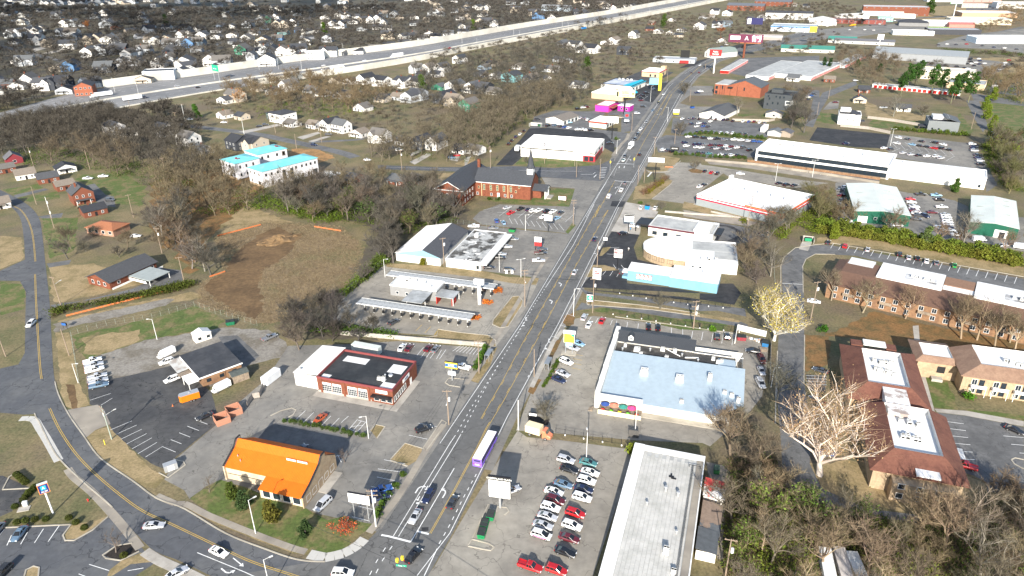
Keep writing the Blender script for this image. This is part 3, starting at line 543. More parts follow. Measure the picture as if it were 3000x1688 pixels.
bays(W('27,222.6 34.7,220.3'),W('28.5,226.3 35.8,223.7'),4,wd=.14);bays(W('36.5,219.6 58.6,212.6'),W('37.4,223.3 59.5,216.7'),7);bays(W('61,210 73.5,205.4'),W('62.6,215 76.2,212.5'),5)
bays(W('10.3,204.5 20.1,229'),W('12.4,203.3 22.6,226.8'),4)
bays(W('119.7,162.5 114,146.4'),W('125.5,160.9 119.7,145.7'),6,wd=.18);bays(W('133.1,155.4 132.8,148.2'),W('138.1,154.5 137.9,147.5'),3,wd=.16)
patch('white_painted_bay',W('117.2,150.9 118.9,150.1 117.4,145.8 115.9,146.3'),WHITE_LINE,9)
bays(W('91.1,186.3 89.3,181.6'),W('97.3,185.7 95.4,181'),4)
bays(W('-115.6,120.3 -106.8,121.3'),W('-116.5,123.4 -107.1,126.3'),4,wd=.18);ribbon(pl,W('-93.8,114.5 -88.5,112.7'),.16,.05);ribbon(pl,W('-94.7,111.9 -90.9,110.4'),.16,.05);ribbon(pl,W('-84.4,112.6 -81.3,113.3'),.18,.05)
bays(W('-119.3,122.8 -119.1,123.5'),W('-119.4,125.3 -119,125.5'),1)
bays(W('250,451 276,432'),W('255,471 282,453'),8);bays(W('242,442 265,421'),W('252,451 276,431'),8)
bays(W('157,410 181,393'),W('163,418 188,400'),9)
bays(W('107,645 111,612'),W('114,659 121,633'),5)
ribbon(pl,W('106.7,252.5 114.3,251.2'),.3,.06)
struct('parking_bay_lines',pl.mesh('parking_bay_lines',WHITE_LINE))
pyl=MB();lines(pyl,*W('-132.2,215.2 -132.1,215.1'),*W('-132.2,215.2 -132.1,215.1'),1)
lines(pyl,*W('-34,217.5 -27.2,214.5'),*W('-32.2,222.2 -25.8,219.2'),3);lines(pyl,*W('20.3,200.7 18.7,192.3'),*W('22.9,199.7 21.5,191.2'),4)
struct('parking_bay_lines_yellow',pyl.mesh('parking_bay_lines_yellow',YELLOW_LINE))
FFAR=smooth(W('-454,539 -424,597')+[(-405,690),(-330,775),(-262,856),(-130,985),(-60,1085),(40,1230),(200,1440),(400,1740),(700,2160)])
FNEAR=smooth(W('-407,477 -385,537')+[(-338,600),(-270,690),(-178,775),(-100,868),(-40,960),(80,1130),(260,1390),(500,1740),(800,2150)])
patch('freeway',FFAR+FNEAR[::-1],FROAD,3,exc=True)
def longwall(name,P,z0,z1,wd,mat):
 A,B=offset(P,(-wd/2,wd/2));mb=MB()
 for i in range(len(P)-1):
  for q0,q1 in((A[i],A[i+1]),(B[i+1],B[i])):mb.face([(*q0,z0),(*q1,z0),(*q1,z1),(*q0,z1)])
  mb.face([(*A[i],z1),(*A[i+1],z1),(*B[i+1],z1),(*B[i],z1)])
 return mb.mesh(name,mat)
def pwall(name,label,P,h,wd,step,every=1):
 root=thing(name,label,'wall');Q=rsmp(P,step);post=Box(-.35,-wd/2-.12,0,.35,wd/2+.12,h+.15).mesh('post',FWALL)
 for a,b in zip(Q,Q[1:]):
  L=hypot(b[0]-a[0],b[1]-a[1]);me=panel_cache.setdefault((name,round(h,1)),Box(-step/2+.1,-wd/2,0,step/2-.1,wd/2,h).mesh('panel',FWALL))
  obj('panel',me,root,((a[0]+b[0])/2,(a[1]+b[1])/2,0),degrees(atan2(b[1]-a[1],b[0]-a[0])))
 for a in Q[::2]:obj('post',post,root,(*a,0),degrees(atan2(Q[1][1]-Q[0][1],Q[1][0]-Q[0][0])))
 return root
panel_cache={}
pwall('noise_wall','long pale concrete noise wall along the far side of the freeway',FFAR[11:],7.5,.5,16)
pwall('noise_wall','long pale concrete wall along the near side of the freeway',FNEAR[16:],6.0,.5,16)
mid=[((a[0]*.42+b[0]*.58),(a[1]*.42+b[1]*.58))for a,b in zip(FFAR,FNEAR)]
tag(obj('median_barrier',longwall('median_barrier',mid,0,1.3,.7,FWALL)),'low white concrete barrier down the middle of the freeway','barrier')
tag(obj('edge_barrier',longwall('edge_barrier',FNEAR[:16],0,1.1,.5,FWALL)),'low concrete parapet on the freeway left of the noise wall','barrier')
fm=MB()
for t in(.12,.24,.33,.7,.8,.9):
 P=[((a[0]*(1-t)+b[0]*t),(a[1]*(1-t)+b[1]*t))for a,b in zip(FFAR,FNEAR)]
 ribbon(fm,P,.3,.05,None if t in(.12,.9)else(4,9))
struct('freeway_lane_lines',fm.mesh('freeway_lane_lines',WHITE_LINE))
for nm,P,wd in(('street',W('-317,579 -281,560 -246,541')+W('-187,513 -158,493 -114,460 -99,445'),8),('street',W('-139,486 -107,491 -100,500'),5),('street',W('-777,1109 -715,1049 -642,985 -571,921 -516,872'),9),('street',W('-394,963 -399,1003 -409,1055'),7),('street',W('-159,681 -147,676 -122,663 -95,650')+W('-69,652 -39,629 -18,620'),7),('street',W('-66,1136 -66,1227 -59,1264'),6),('street',W('371,963 470,1079 556,1167 670,1269 775,1313 931,1422'),14),('street',W('776,1130 654,1030 637,1013'),9),('street',W('-457,867 -455,892'),5),('street',W('6,687 34,697'),5),('street',W('-71,496 -81,462'),5)):
 A,B=offset(smooth(P),(-wd/2,wd/2));patch(nm,A+B[::-1],MIDG,2,exc=True)
for P in(W('-199,519 -178,543 -173,538 -192,514'),W('-151,500 -140,516 -137,511 -145,493'),W('-140,488 -131,503 -127,501 -136,486'),W('-648,1009 -648,1043 -633,1024 -627,984'),W('-606,967 -607,1006 -595,989 -593,959'),W('-59,663 -37,650 -49,633 -59,648'),W('-63,433 -54,453 -50,451 -59,427'),W('-65,453 -59,463 -57,459 -64,446'),W('-36,444 -32,448 -33,433 -39,437'),W('-29,440 -25,446 -27,422 -28,423')):
 patch('driveway',P,CONC,3)
# VEHICLES
def wheel_mesh(r,wd):
 mb=MB();n=10
 L=lambda y,q:[(q*cos(2*pi*i/n),y,q*sin(2*pi*i/n))for i in range(n)]
 mb.loft([L(-wd/2,r),L(wd/2,r)],0,False,False)
 mb.loft([L(-wd/2,r),L(-wd/2-.01,r*.62)],0,False,False);mb.face(L(-wd/2-.012,r*.62),1)
 mb.loft([L(wd/2,r),L(wd/2+.01,r*.62)],0,False,False);mb.face(L(wd/2+.012,r*.62)[::-1],1)
 return mb.mesh('wheel',[TYRE,RIM])
WHEEL=wheel_mesh(.34,.24);WHEELB=wheel_mesh(.5,.32)
def body_loft(mb,st,m=0):
 mb.loft([[(x,-wl_,zl+.12),(x,-wl_*.9,zl),(x,wl_*.9,zl),(x,wl_,zl+.12),(x,wl_,zt-.22),(x,wt,zt),(x,-wt,zt),(x,-wl_,zt-.22)]for x,zl,zt,wl_,wt in st],m)
def cabin(mb,x0,x1,x2,x3,zb,zt,wb,wt,g=1,p=0):
 A=[(x0,-wb,zb),(x3,-wb,zb),(x2,-wt,zt),(x1,-wt,zt)];B=[(x,-y,z)for x,y,z in A]
 mb.face(A,g);mb.face(B[::-1],g);mb.face([A[0],A[3],B[3],B[0]],g);mb.face([A[1],B[1],B[2],A[2]],g)
def roof_cap(mb,x1,x2,zt,wt,p=0,th=.06):
 mb.loft([[(x1-.05,-wt-.03,zt-.04),(x2+.05,-wt-.03,zt-.04),(x2+.05,wt+.03,zt-.04),(x1-.05,wt+.03,zt-.04)],[(x1+.12,-wt+.08,zt+th),(x2-.12,-wt+.08,zt+th),(x2-.12,wt-.08,zt+th),(x1+.12,wt-.08,zt+th)]],p,False,True)
def pillars(mb,x0,x1,x2,x3,zb,zt,wb,wt,mids=(),p=0):
 for s in(-1,1):
  for a,b in((x0,x1),(x3,x2))+tuple((q,q)for q in mids):
   mb.tube((a,s*wb,zb),(b,s*wt,zt),.055,.05,4,p,False)
KINDS={}
def define(kind,L,Wd,st,cab,mids,wx,wy,r=WHEEL,extra=None,lz=.68,top_paint=True):
 body=MB();body_loft(body,st)
 x0,x1,x2,x3,zb,zt,wb,wt=cab
 roof_cap(body,x1,x2,zt,wt);pillars(body,x0,x1,x2,x3,zb,zt,wb,wt,mids)
 if extra:extra(body)
 glass=MB();cabin(glass,x0,x1,x2,x3,zb,zt,wb,wt,0)
 hl=Box(L/2-.14,-.2,-.07,L/2+.02,.2,.08);tl=Box(-L/2-.02,-.17,-.1,-L/2+.12,.17,.12)
 bm=body.mesh('body',[PAINT,DARK,OC]);gm=glass.mesh('windows',CARGLASS)
 one=MB();n=0
 one.v=list(body.v);one.f=list(body.f);one.m=list(body.m)
 n=len(one.v);one.v+=glass.v;one.f+=[tuple(i+n for i in f)for f in glass.f];one.m+=[3]*len(glass.f)
 for x in wx:
  for y in(-wy,wy):one.tube((x,y-.1,.33),(x,y+.1,.33),.33,.33,8,4)
 for y in(-Wd*.36,Wd*.36):
  one.box(L/2-.14,y-.2,lz-.07,L/2+.02,y+.2,lz+.08,5);one.box(-L/2-.02,y-.17,lz,-L/2+.12,y+.17,lz+.2,6)
 KINDS[kind]=dict(L=L,W=Wd,body=bm,glass=gm,hl=hl.mesh('headlight',LAMPW),tl=tl.mesh('tail_light',LAMPR),wx=wx,wy=wy,wheel=r,lz=lz,one=one.mesh(kind,[PAINT,DARK,OC,CARGLASS,TYRE,LAMPW,LAMPR]))
define('sedan',4.8,1.84,[(-2.4,.35,.86,.72,.6),(-2.2,.28,.98,.88,.74),(-1.5,.26,1.02,.92,.78),(.2,.24,.98,.92,.8),(1.0,.26,.95,.92,.78),(1.9,.28,.82,.88,.7),(2.3,.32,.7,.78,.6),(2.4,.38,.6,.68,.52)],(-1.85,-1.05,.15,1.05,.96,1.45,.8,.62),(-.42,),(-1.42,1.42),.82)
define('suv',4.75,1.92,[(-2.36,.45,1.05,.8,.7),(-2.28,.36,1.12,.93,.82),(-1.2,.32,1.14,.95,.84),(.9,.32,1.1,.95,.84),(1.7,.34,1.02,.93,.8),(2.2,.38,.9,.86,.72),(2.37,.46,.76,.76,.62)],(-2.26,-1.95,.2,1.1,1.1,1.7,.84,.68),(-1.25,-.3),(-1.42,1.42),.85,lz=.8)
define('minivan',5.1,1.98,[(-2.55,.4,1.05,.84,.76),(-2.4,.32,1.12,.97,.86),(1.2,.3,1.08,.98,.86),(1.9,.32,.98,.95,.8),(2.4,.36,.82,.85,.7),(2.55,.44,.7,.76,.6)],(-2.42,-2.2,.6,1.6,1.08,1.78,.87,.74),(-1.5,-.4),(-1.55,1.6),.87,lz=.8)
def bed(mb):
 mb.box(-2.62,-.62,.72,-.7,.62,1.06,1);mb.box(-2.66,.62,.7,-.7,.82,1.2);mb.box(-2.66,-.82,.7,-.7,-.62,1.2);mb.box(-2.74,-.82,.7,-2.62,.82,1.18)
define('pickup',5.6,1.98,[(-2.78,.5,1.0,.85,.8),(-2.6,.42,1.06,.95,.84),(-.6,.4,1.08,.97,.85),(1.0,.4,1.12,.97,.86),(1.8,.42,1.06,.96,.82),(2.6,.46,.95,.9,.76),(2.8,.52,.82,.82,.68)],(-.72,-.6,.45,1.15,1.1,1.78,.86,.72),(-.05,),(-1.75,1.75),.87,extra=bed,lz=.86)
def van_top(mb):pass
define('van',5.9,2.05,[(-2.95,.4,2.0,.95,.8),(-2.9,.35,2.4,.98,.86),(1.0,.35,2.4,.98,.86),(1.6,.35,2.2,.98,.84),(2.2,.38,1.15,.96,.8),(2.8,.42,.95,.86,.7),(2.95,.5,.8,.78,.6)],(1.0,1.15,1.35,2.25,1.15,2.28,.985,.9),(),(-1.8,1.85),.9,lz=.8)
COLS=dict(white=(.78,.78,.77),silver=(.46,.47,.49),grey=(.16,.165,.175),dark=(.045,.048,.055),black=(.012,.012,.014),navy=(.015,.022,.06),blue=(.03,.09,.28),lightblue=(.22,.38,.52),red=(.42,.012,.015),maroon=(.10,.012,.018),green=(.02,.25,.06),tan=(.36,.31,.24),teal=(.06,.19,.19),orange=(.45,.08,.015),slate=(.10,.16,.23),purple=(.1,.04,.28))
CNAME=dict(lightblue='light blue',dark='dark grey',slate='slate blue')
KNAME=dict(suv='SUV',sedan='sedan',pickup='pickup truck',van='van',minivan='minivan')
CATS=dict(suv='SUV',sedan='car',pickup='pickup truck',van='van',minivan='minivan')
NAMES=dict(suv='suv',sedan='sedan_car',pickup='pickup_truck',van='van',minivan='minivan')
def vehicle(kind,colour,p,ang,label,group=None,parts=True):
 K=KINDS[kind];c=COLS[colour];j=RU(.9,1.08);c=tuple(x*j for x in c)
 if not parts:
  o=obj(NAMES[kind],K['one'],None,(p[0],p[1],.02),ang,c);return tag(o,label,CATS[kind],group)
 t=thing(NAMES[kind],label,CATS[kind],(p[0],p[1],.02),ang,group)
 obj('body',K['body'],t,None,0,c);obj('windows',K['glass'],t)
 for x in K['wx']:
  for y in(-K['wy'],K['wy']):obj('wheel',K['wheel'],t,(x,y,.34))
 for y in(-K['W']*.36,K['W']*.36):
  obj('headlight',K['hl'],t,(0,y,K['lz']));obj('tail_light',K['tl'],t,(0,y,K['lz']+.12))
 return t
LETTER=dict(s='sedan',u='suv',p='pickup',v='van',m='minivan')
CL=dict(w='white',i='silver',g='grey',d='dark',k='black',n='navy',b='blue',l='lightblue',r='red',m='maroon',e='green',t='tan',a='teal',o='orange',c='slate')
def row(where,group,ang,spec,pts,parts=False,side='left',jit=2):
 S2=spec.split();n=len(S2)
 for i,(q,p)in enumerate(zip(S2,pts)):
  colour,kind=CL[q[0]],LETTER[q[1]]
  pos='alone' if n==1 else ORD[i+1]+' from '+side
  lab='%s %s, %s %s'%(CNAME.get(colour,colour),KNAME[kind],pos,where)
  vehicle(kind,colour,p,ang+RU(-jit,jit),lab if n>1 else lab.replace(', alone',''),group,parts)
def drive(label,kind,colour,p,ang,parts=True,group='vehicles on the roads'):return vehicle(kind,colour,p,ang,label,group,parts)
RD_UP=72
drive('silver sedan driving down the main road just above the junction','sedan','silver',(-23.5,127.3),RD_UP+180)
drive('navy SUV following the silver sedan down the main road','suv','navy',(-21.1,133.9),RD_UP+180)
drive('dark grey sedan driving up the main road behind the purple bus','sedan','dark',(-15,131.9),RD_UP)
drive('black sedan turning through the junction beside the green street sign','sedan','black',(-22.5,115.4),58)
drive('silver sedan on the bend of the curved road','sedan','silver',(-84.3,125.4),5)
drive('white sedan on the curved road near the turn arrow','sedan','white',(-66.1,117.1),-27)
drive('silver sedan at the bottom edge beside the curved road','sedan','silver',(-73,111.3),43)
drive('white SUV cut by the bottom edge at the junction','suv','white',(-37.1,110.7),-5)
drive('white SUV driving down the curved road beside the green verge','suv','white',(-173.4,225.3),-84)
drive('navy sedan driving up the main road beside the small pole sign','sedan','navy',(37.8,300),RD_UP)
drive('silver sedan driving up the main road past the blue shop','sedan','silver',(25.7,264.2),RD_UP)
drive('white minivan with purple lower sides in the centre lane','minivan','white',(52,360),RD_UP)
drive('white pickup truck waiting below the far junction','pickup','white',(60,370),RD_UP)
drive('slate grey sedan at the stop line below the far junction','sedan','grey',(64,383),RD_UP)
drive('black SUV driving up the main road past the far junction','suv','black',(82,442),RD_UP-4)
drive('white and teal taxi at the stop line above the far junction','sedan','white',(70,429),RD_UP+176)
drive('dark grey sedan waiting behind the white and teal taxi','sedan','dark',(72,438),RD_UP+176)
for q,(p,k,c)in enumerate(zip(W('85,480 89,493 94,509 102,531 114,571 124,600 136,638'),('suv','suv','sedan','sedan','sedan','suv','sedan'),('dark','dark','white','grey','slate','dark','white'))):
 drive('%s %s, %s in the road queue behind the box truck'%(CNAME.get(c,c),KNAME[k],ORD[q+1]),k,c,p,RD_UP+172,False)
for lab,k,c,p,a in(('dark grey sedan on the main road near the red pole sign','sedan','dark',(187,751),62),('maroon SUV on the main road below the red pole sign','suv','maroon',(195,751),62),('white sedan on the main road above the takeaway','sedan','white',(207,798),238),('grey sedan on the main road bend under the billboard','sedan','grey',(263,877),228),('white sedan on the far street beside the school bus','sedan','white',(507,1116),215),('dark SUV on the far street left of the school bus','suv','dark',(475,1093),40),('navy sedan on the street by the turquoise roofed houses','suv','navy',(-133,476),-30),):
 drive(lab,k,c,p,a,False)
FA=50
for lab,k,c,p,a in(('silver sedan on the freeway left of the green road sign','sedan','silver',(-324,710),46),('black sedan on the freeway below the green road sign','sedan','black',(-300,701),45),('black SUV on the freeway right of the green sign','suv','black',(-233,806),226),('dark sedan on the freeway beside the white long truck','sedan','dark',(-214,814),226),('white sedan on the far freeway lanes','sedan','white',(-209,829),226),('white pickup truck beside the freeway barrier','pickup','white',(-251,776),45),('black sedan close to the near freeway wall','sedan','black',(-227,770),45),('white sedan close to the near freeway wall','sedan','white',(-203,802),45),('navy sedan in the middle freeway lanes','sedan','navy',(-188,839),50),('white SUV in the middle freeway lanes','suv','white',(-169,862),230),('white sedan below the white semi truck on the freeway','sedan','white',(-130,870),50),('red pickup truck on the freeway','pickup','red',(-77,965),54),('white minivan right of the red pickup on the freeway','minivan','white',(-61,973),54),('white sedan on the freeway below the light poles','sedan','white',(27,1052),55),('white SUV on the near freeway lanes','suv','white',(55,1085),55),('dark sedan on the freeway left of the blue truck','sedan','dark',(84,1112),55),('dark sedan on the freeway right of the blue truck','sedan','dark',(154,1248),235),('dark SUV on the freeway at the green roofed hall','suv','dark',(301,1433),55)):
 drive(lab,k,c,p,a,False,'vehicles on the freeway')
PA=-24
row('in the left column of the plaza car park','cars in the plaza car park',PA,'iu ks cs ws mu wu is is',W('13.5,146.9 14.1,143.2 12.2,137.7 9.7,135.1 9.9,132.1 8.6,129.7 7.7,126.8 6.5,124'),True,'top')
row('in the right column of the plaza car park','cars in the plaza car park',PA,'as ws wu ns wu ru wu ms ks',W('19.2,145.8 19.3,142 18.1,138.9 17.1,135.9 16.4,132.9 14.3,127.6 13.2,123.7 12.3,119.9 11.1,115.8'),True,'top')
vehicle('suv','white',(6,121),PA,'white hatchback with black and pink sides in the plaza car park','cars in the plaza car park')
vehicle('pickup','red',(3.2,111.9),PA,'bright red pickup truck at the bottom of the plaza car park','cars in the plaza car park')
vehicle('suv','red',(8.8,110.8),PA,'red SUV cut by the bottom edge beside the red pickup','cars in the plaza car park')
vehicle('sedan','silver',(-0.8,135.9),PA+50,'silver sedan half hidden behind the plaza sign','cars in the plaza car park')
g_='cars around the orange roofed shop'
vehicle('sedan','navy',(-57.3,152.6),64,'dark blue sedan in the shade behind the orange roof',g_)
vehicle('minivan','silver',(-46.3,131.7),-117,'silver raised roof van beside the orange roofed shop',g_)
vehicle('sedan','orange',(-55.3,166.3),-118,'burnt orange coupe parked in front of the tyre workshop',g_)
vehicle('suv','black',(-25.1,160.8),27,'black SUV parked beside the roadside kerb island',g_)
vehicle('pickup','blue',(-32.9,136.4),24,'bright blue pickup truck half hidden behind the white billboard',g_)
vehicle('pickup','navy',(-33.1,133.7),22,'navy pickup truck nosed up to the roadside shrubs',g_)
row('along the back kerb of the tyre workshop','cars behind the tyre workshop',74,'ws ms ms gs',W('-37.1,205.6 -34.6,205.3 -28.2,205 -25.7,204.2'),True)
vehicle('pickup','white',(-16.1,192.8),154,'white pickup truck under the yellow and blue pole sign','cars behind the tyre workshop')
ya='vans and trucks in the workshop yard'
row('by the left fence of the workshop yard',ya,32,'wp ip wp ip ip',W('-137.6,199.3 -135.7,196.6 -134,193.8 -131,189.7 -129.3,187'),True,'top')
vehicle('pickup','slate',(-127.9,184.7),24,'blue grey flatbed pickup truck lowest in the yard fence row',ya)
vehicle('van','white',(-114.9,202.9),-124,'white camper van beside the dark roofed workshop',ya)
vehicle('suv','white',(-112.8,198.1),-140,'white SUV below the white camper van',ya)
vehicle('suv','white',(-106.6,187.6),-136,'white SUV alone on the dark tarmac by the porch',ya)
vehicle('van','white',(-89.3,182.5),-128,'white van with ladder rack beside the brick workshop wall',ya)
vehicle('sedan','black',(-88.9,168),-140,'black sedan at the dark car park edge by the bin enclosures',ya)
vehicle('pickup','grey',(-83.9,213.3),49,'grey pickup truck with open bed on the concrete yard',ya)
vehicle('sedan','slate',(-114.5,123.3),-88,'blue grey sedan parked in the grocery bays','cars at the grocery')
vehicle('suv','black',(-111.2,112),-99,'black SUV cut by the left edge below the grocery bays','cars at the grocery')
vehicle('sedan','grey',(-120.5,124.5),-88,'grey sedan cut by the left edge in the grocery bays','cars at the grocery')
dg='cars at the drive-in'
vehicle('suv','black',(-28.7,230.7),42,'black SUV pulled in under the front drive-in canopy',dg)
vehicle('sedan','silver',(-21.2,228.1),46,'silver sedan under the right end of the front canopy',dg)
vehicle('suv','dark',(-42.4,223.3),52,'dark grey SUV alone on the drive-in forecourt',dg)
vehicle('sedan','white',(-19.3,253.9),30,'white sedan between the two drive-in canopies',dg)
vehicle('suv','black',(-9.5,250),39,'black SUV under the right end of the back canopy',dg)
sg='cars outside the flat roofed shop'
for lab,k,c,p,a in(('grey pickup truck at the right corner of the patched flat roof','pickup','grey',(0.5,300.9),-8),('silver sedan below the grey pickup at the shop','sedan','silver',(-2,292.3),2),('silver sedan half behind the black SUV at the shop','sedan','silver',(-4.6,283.8),2),('black SUV parked third along the shop front','suv','black',(-4.8,279.9),2),('black sedan at the lower corner of the shop lot','sedan','black',(-9.3,269.9),0),('black SUV behind the two white post boxes','suv','black',(-1,267),0),('silver pickup truck nearest the road in the shop lot','pickup','silver',(11.4,276.3),0),('black pickup truck under the red and white pole sign','pickup','black',(12.7,284.4),0),('dark grey sedan directly behind the red and white sign','sedan','dark',(13.5,288.8),0),('white pickup truck behind the patched flat roof','pickup','white',(-17.9,318),175),('grey sedan in the shade behind the patched flat roof','sedan','grey',(-8.6,315.4),0)):
 vehicle(k,c,p,a,lab,sg)
CA=53
row('in the back row of the church car park','cars in the church car park',CA,'kp ns wu wp kp wp ds',W('5,342 9,341 11,339 14,339 18,338 21,337 25,336'),True)
vehicle('sedan','silver',(-2,344),39,'silver sedan alone behind the red pickup at the church','cars in the church car park')
vehicle('pickup','red',(0,336),CA,'red pickup truck in the church car park','cars in the church car park')
vehicle('pickup','white',(16,330),CA,'white pickup truck behind the blank white pole sign','cars in the church car park')
vehicle('sedan','lightblue',(22.5,327.8),CA,'light blue sedan right of the blank white pole sign','cars in the church car park')
vehicle('suv','blue',(-7.2,325),98,'blue SUV in the lower bays of the church car park','cars in the church car park')
vehicle('sedan','lightblue',(-3.8,322.7),104,'light blue hatchback beside the blue SUV at the church','cars in the church car park')
pg='cars around the blue roofed pub'
BA=71
row('in the top bays of the pub car park',pg,BA,'iu ws rs',W('25.9,225.2 27,219.8 32,222.6'),True)
QA=-38
row('in the roadside bays of the blue roofed pub',pg,QA,'ls iu wu is ns',W('22.1,206.8 20,203.8 17.2,195.2 15.6,188.2 14.1,184.8'),True,'top')
row('in the bays right of the dark gabled roof',pg,75,'ku ku',W('69.7,210 73.1,210.1'),True)
row('in the shade behind the dark gabled roof',pg,80,'ks ks',W('47.7,217.9 50.9,217.2'),True)
vehicle('sedan','black',(79,200.4),164,'black sedan beside the heap of pallets and bins',pg)
row('along the right fence of the pub yard',pg,-92,'mu is iu',W('80.1,195 77.8,188.4 75.2,181.6'),True,'top')
vehicle('suv','dark',(44.6,263.9),84,'dark SUV parked left of the pale blue shop','cars at the blue shop')
wg='vehicles at the car wash and pawn shop'
vehicle('suv','white',(58.4,315.7),-18,'white SUV beside the car wash pole sign',wg);vehicle('sedan','black',(51.8,306.9),25,'black muscle coupe on the black tarmac below the car wash sign',wg)
vehicle('sedan','white',(66,342),70,'white sedan left of the blue dumpster',wg);vehicle('sedan','white',(73,341),70,'white sedan with dark roof right of the blue dumpster',wg)
row('in the dark bays at the car wash exit',wg,5,'ks ks ks ks',W('119.9,315.4 118.1,310.3 116.3,305.3 114.7,300.7'),True,'top')
ag='cars at the parts shop'
row('in the island bays behind the parts shop',ag,57,'ks rs ku',W('114,404 117,401 120,399'),True)
vehicle('sedan','white',(133,398),-12,'white sedan driving the lane below the office building',ag)
row('by the left end of the parts shop',ag,45,'ws ks',W('104,375 107,378'),True)
row('in the bays behind the parts shop roof',ag,30,'ks ku ks',W('149,379 152,376 156,375'),True)
row('in the long row of bays above the motel','cars in the motel bays',62,'ds ru is ku is ks ws gs es',W('141.2,292.7 146.7,288.2 154.8,284.1 165.9,278.5 168,274.9 171.3,274.1 173.6,271.2 176.6,269.1 182.5,266.4'),True)
vehicle('sedan','white',(112.5,235.5),-21,'white sedan beside the utility pole at the motel','cars in the motel bays')
vehicle('sedan','dark',(96.3,188.3),140,'dark car with a white roof left of the red roofed apartments','cars at the apartments')
vehicle('pickup','red',(115.3,142.8),148,'red pickup truck across the white painted bay','cars at the apartments')
vehicle('sedan','black',(137.2,157.2),-48,'black car with white bonnet at the right edge','cars at the apartments')
vehicle('sedan','blue',(81.8,148.3),169,'bright blue car under the white sycamore','cars at the apartments')
vehicle('sedan','dark',(89,172.5),115,'dark car behind the upper branches of the sycamore','cars at the apartments')
vehicle('suv','silver',(75.4,181.1),-92,'silver SUV at the foot of the pub yard row',pg)
zg='vehicles in the scrapyard'
row('in the outer column by the left green shed',zg,10,'gs ms ds gs mu',W('177,366 174,357 171,349 168,342 165,337'),False,'top',6)
row('in the inner column by the left green shed',zg,8,'wu ds ns ds ms',W('182,370 178,358 175,351 173,345 170,339'),False,'top',6)
row('along the right wall of the left green shed',zg,-14,'rs ws is ws ms ws ds',W('207,350 205,345 203,339 201,335 200,332 199.5,329.2 198.5,326'),False,'top',5)
row('in the scrapyard pile below the left shed',zg,-12,'ws ms ws ds',W('203,338 200,333 198.8,328.2 194.9,320.5'),False,'top',6)
row('in the line of cars by the right green shed',zg,-8,'is ws is ws is ns ws',W('211.8,326.2 210.5,322.8 209,319.6 207.3,316.2 205.8,312.9 204.4,309.8 202.6,305.7'),False,'top',4)
for lab,k,c,p,a in(('black pickup truck at the back of the scrapyard','pickup','black',(216,357),-12),('black SUV in front of the light blue truck','suv','black',(221,348),-8),('light blue truck at the back of the scrapyard','pickup','lightblue',(223,355),-10),('white pickup truck in the middle of the scrapyard','pickup','white',(216,337),-6),('dark red sedan alone in the scrapyard lane','sedan','maroon',(207.5,329.7),-10),('dark blue SUV in the scrapyard lane','suv','navy',(201.2,324.5),-70),('white pickup truck facing the yellow hedge','pickup','white',(199.1,308.2),-75),('white pickup truck at the corner of the right green shed','pickup','white',(202.2,299.8),-5),('white van outside the right green shed','van','white',(208.9,293.4),-4),('silver sedan near the open shed door','sedan','silver',(215.5,286.8),10),('white van at the right edge by the hedge','van','white',(221.6,284.3),-30),('white SUV at the lower corner of the left green shed','suv','white',(161.1,319.7),-12),('silver sedan below the white SUV in the scrapyard','sedan','silver',(160.3,315.9),-8),('white sedan seen through bare trees by the hedge','sedan','white',(175.8,305.4),10),('dark SUV seen through bare trees by the hedge','suv','dark',(171.4,307.8),0),('white pickup truck under the left green shed front','pickup','white',(181.2,312.4),-6)):
 vehicle(k,c,p,a,lab,zg,False)
og='cars in the office car park'
OA=40+70
row('in the back row of the office car park',og,115,'wu ds ks ku ws',W('263,476 267,472 273,466 280,462 283,457'),True)
row('in the second row of the office car park',og,118,'ws ls ks ks ru ku ks',W('255,462 263,458 266,455 269,452 272,448 276,448 279,444'),True)
row('in the front row of the office car park',og,20,'is is ks ws wu iu',W('247,438 250,434 254,432 258,430 263,429 264,425'),True)
row('at the fresh tarmac corner of the office car park',og,18,'ws du',W('241,450 244,447'),True)
row('along the right hedge of the office car park',og,-6,'wu ns ks iu ds ns iu ku',W('302,457 299,450 296,445 294,441 290,431 287,425 284,418 280,411'),True,'top')
vehicle('sedan','navy',(222,463),12,'navy sedan alone on the fresh black tarmac',og)
dl='cars in the dealer lots';DA=57
row('in the row against the grey board fence',dl,55,'ws gs nu ku ks wu ks nu ku ks ws bs ms ws gs',W('131,541 136,540 140,542 144,540 152,539 150,531 156,538 161,536 164,536 167,532 174,530 178,529 182,529 185,526 188,524'))
row('in the middle cluster of the upper dealer lot',dl,40,'nu ws ws ns bs ds',W('134,524 140,526 136,516 144,525 141,516 144,515'))
row('in the row above the dealer lot hedge',dl,60,'ds ds ds gs wu wu wu ds ds',W('132,499 136,501 140,498 144,497 148,495 152,494 156,494 161,493 164,491'))
row('in the row below the dealer lot hedge',dl,15,'ws ku ku ws kp gs wp wp iu bu bs',W('123,486 128,485 133,482 137,480 141,479 145,476 152,476 156,474 160,472 164,471 167,470'))
row('in the upper middle row of the lower dealer lot',dl,30,'nu wu nu nu gs ms ds ms wu ms ws du',W('117,470 116,461 123,465 126,465 129,464 133,463 136,463 139,462 142,459 145,459 148,456 152,456'))
row('in the lower middle row of the lower dealer lot',dl,30,'ws ws ds is ds is ku',W('122,458 125,457 132,455 134,454 138,453 141,452 154,449'))
row('in the front row of the lower dealer lot',dl,30,'wu ds ku ds ks ds as ws ds wu ks ms',W('99,452 102,451 104,448 112,449 120,444 123,443 126,442 133,439 136,438 139,437 143,437 145,435'))
tg='cars around the white tyre shop'
row('along the left kerb of the tyre shop drive',tg,75,'ku ks nu ws ks',W('-1,472 1,481 4,491 7,499 10,508'),False,'bottom')
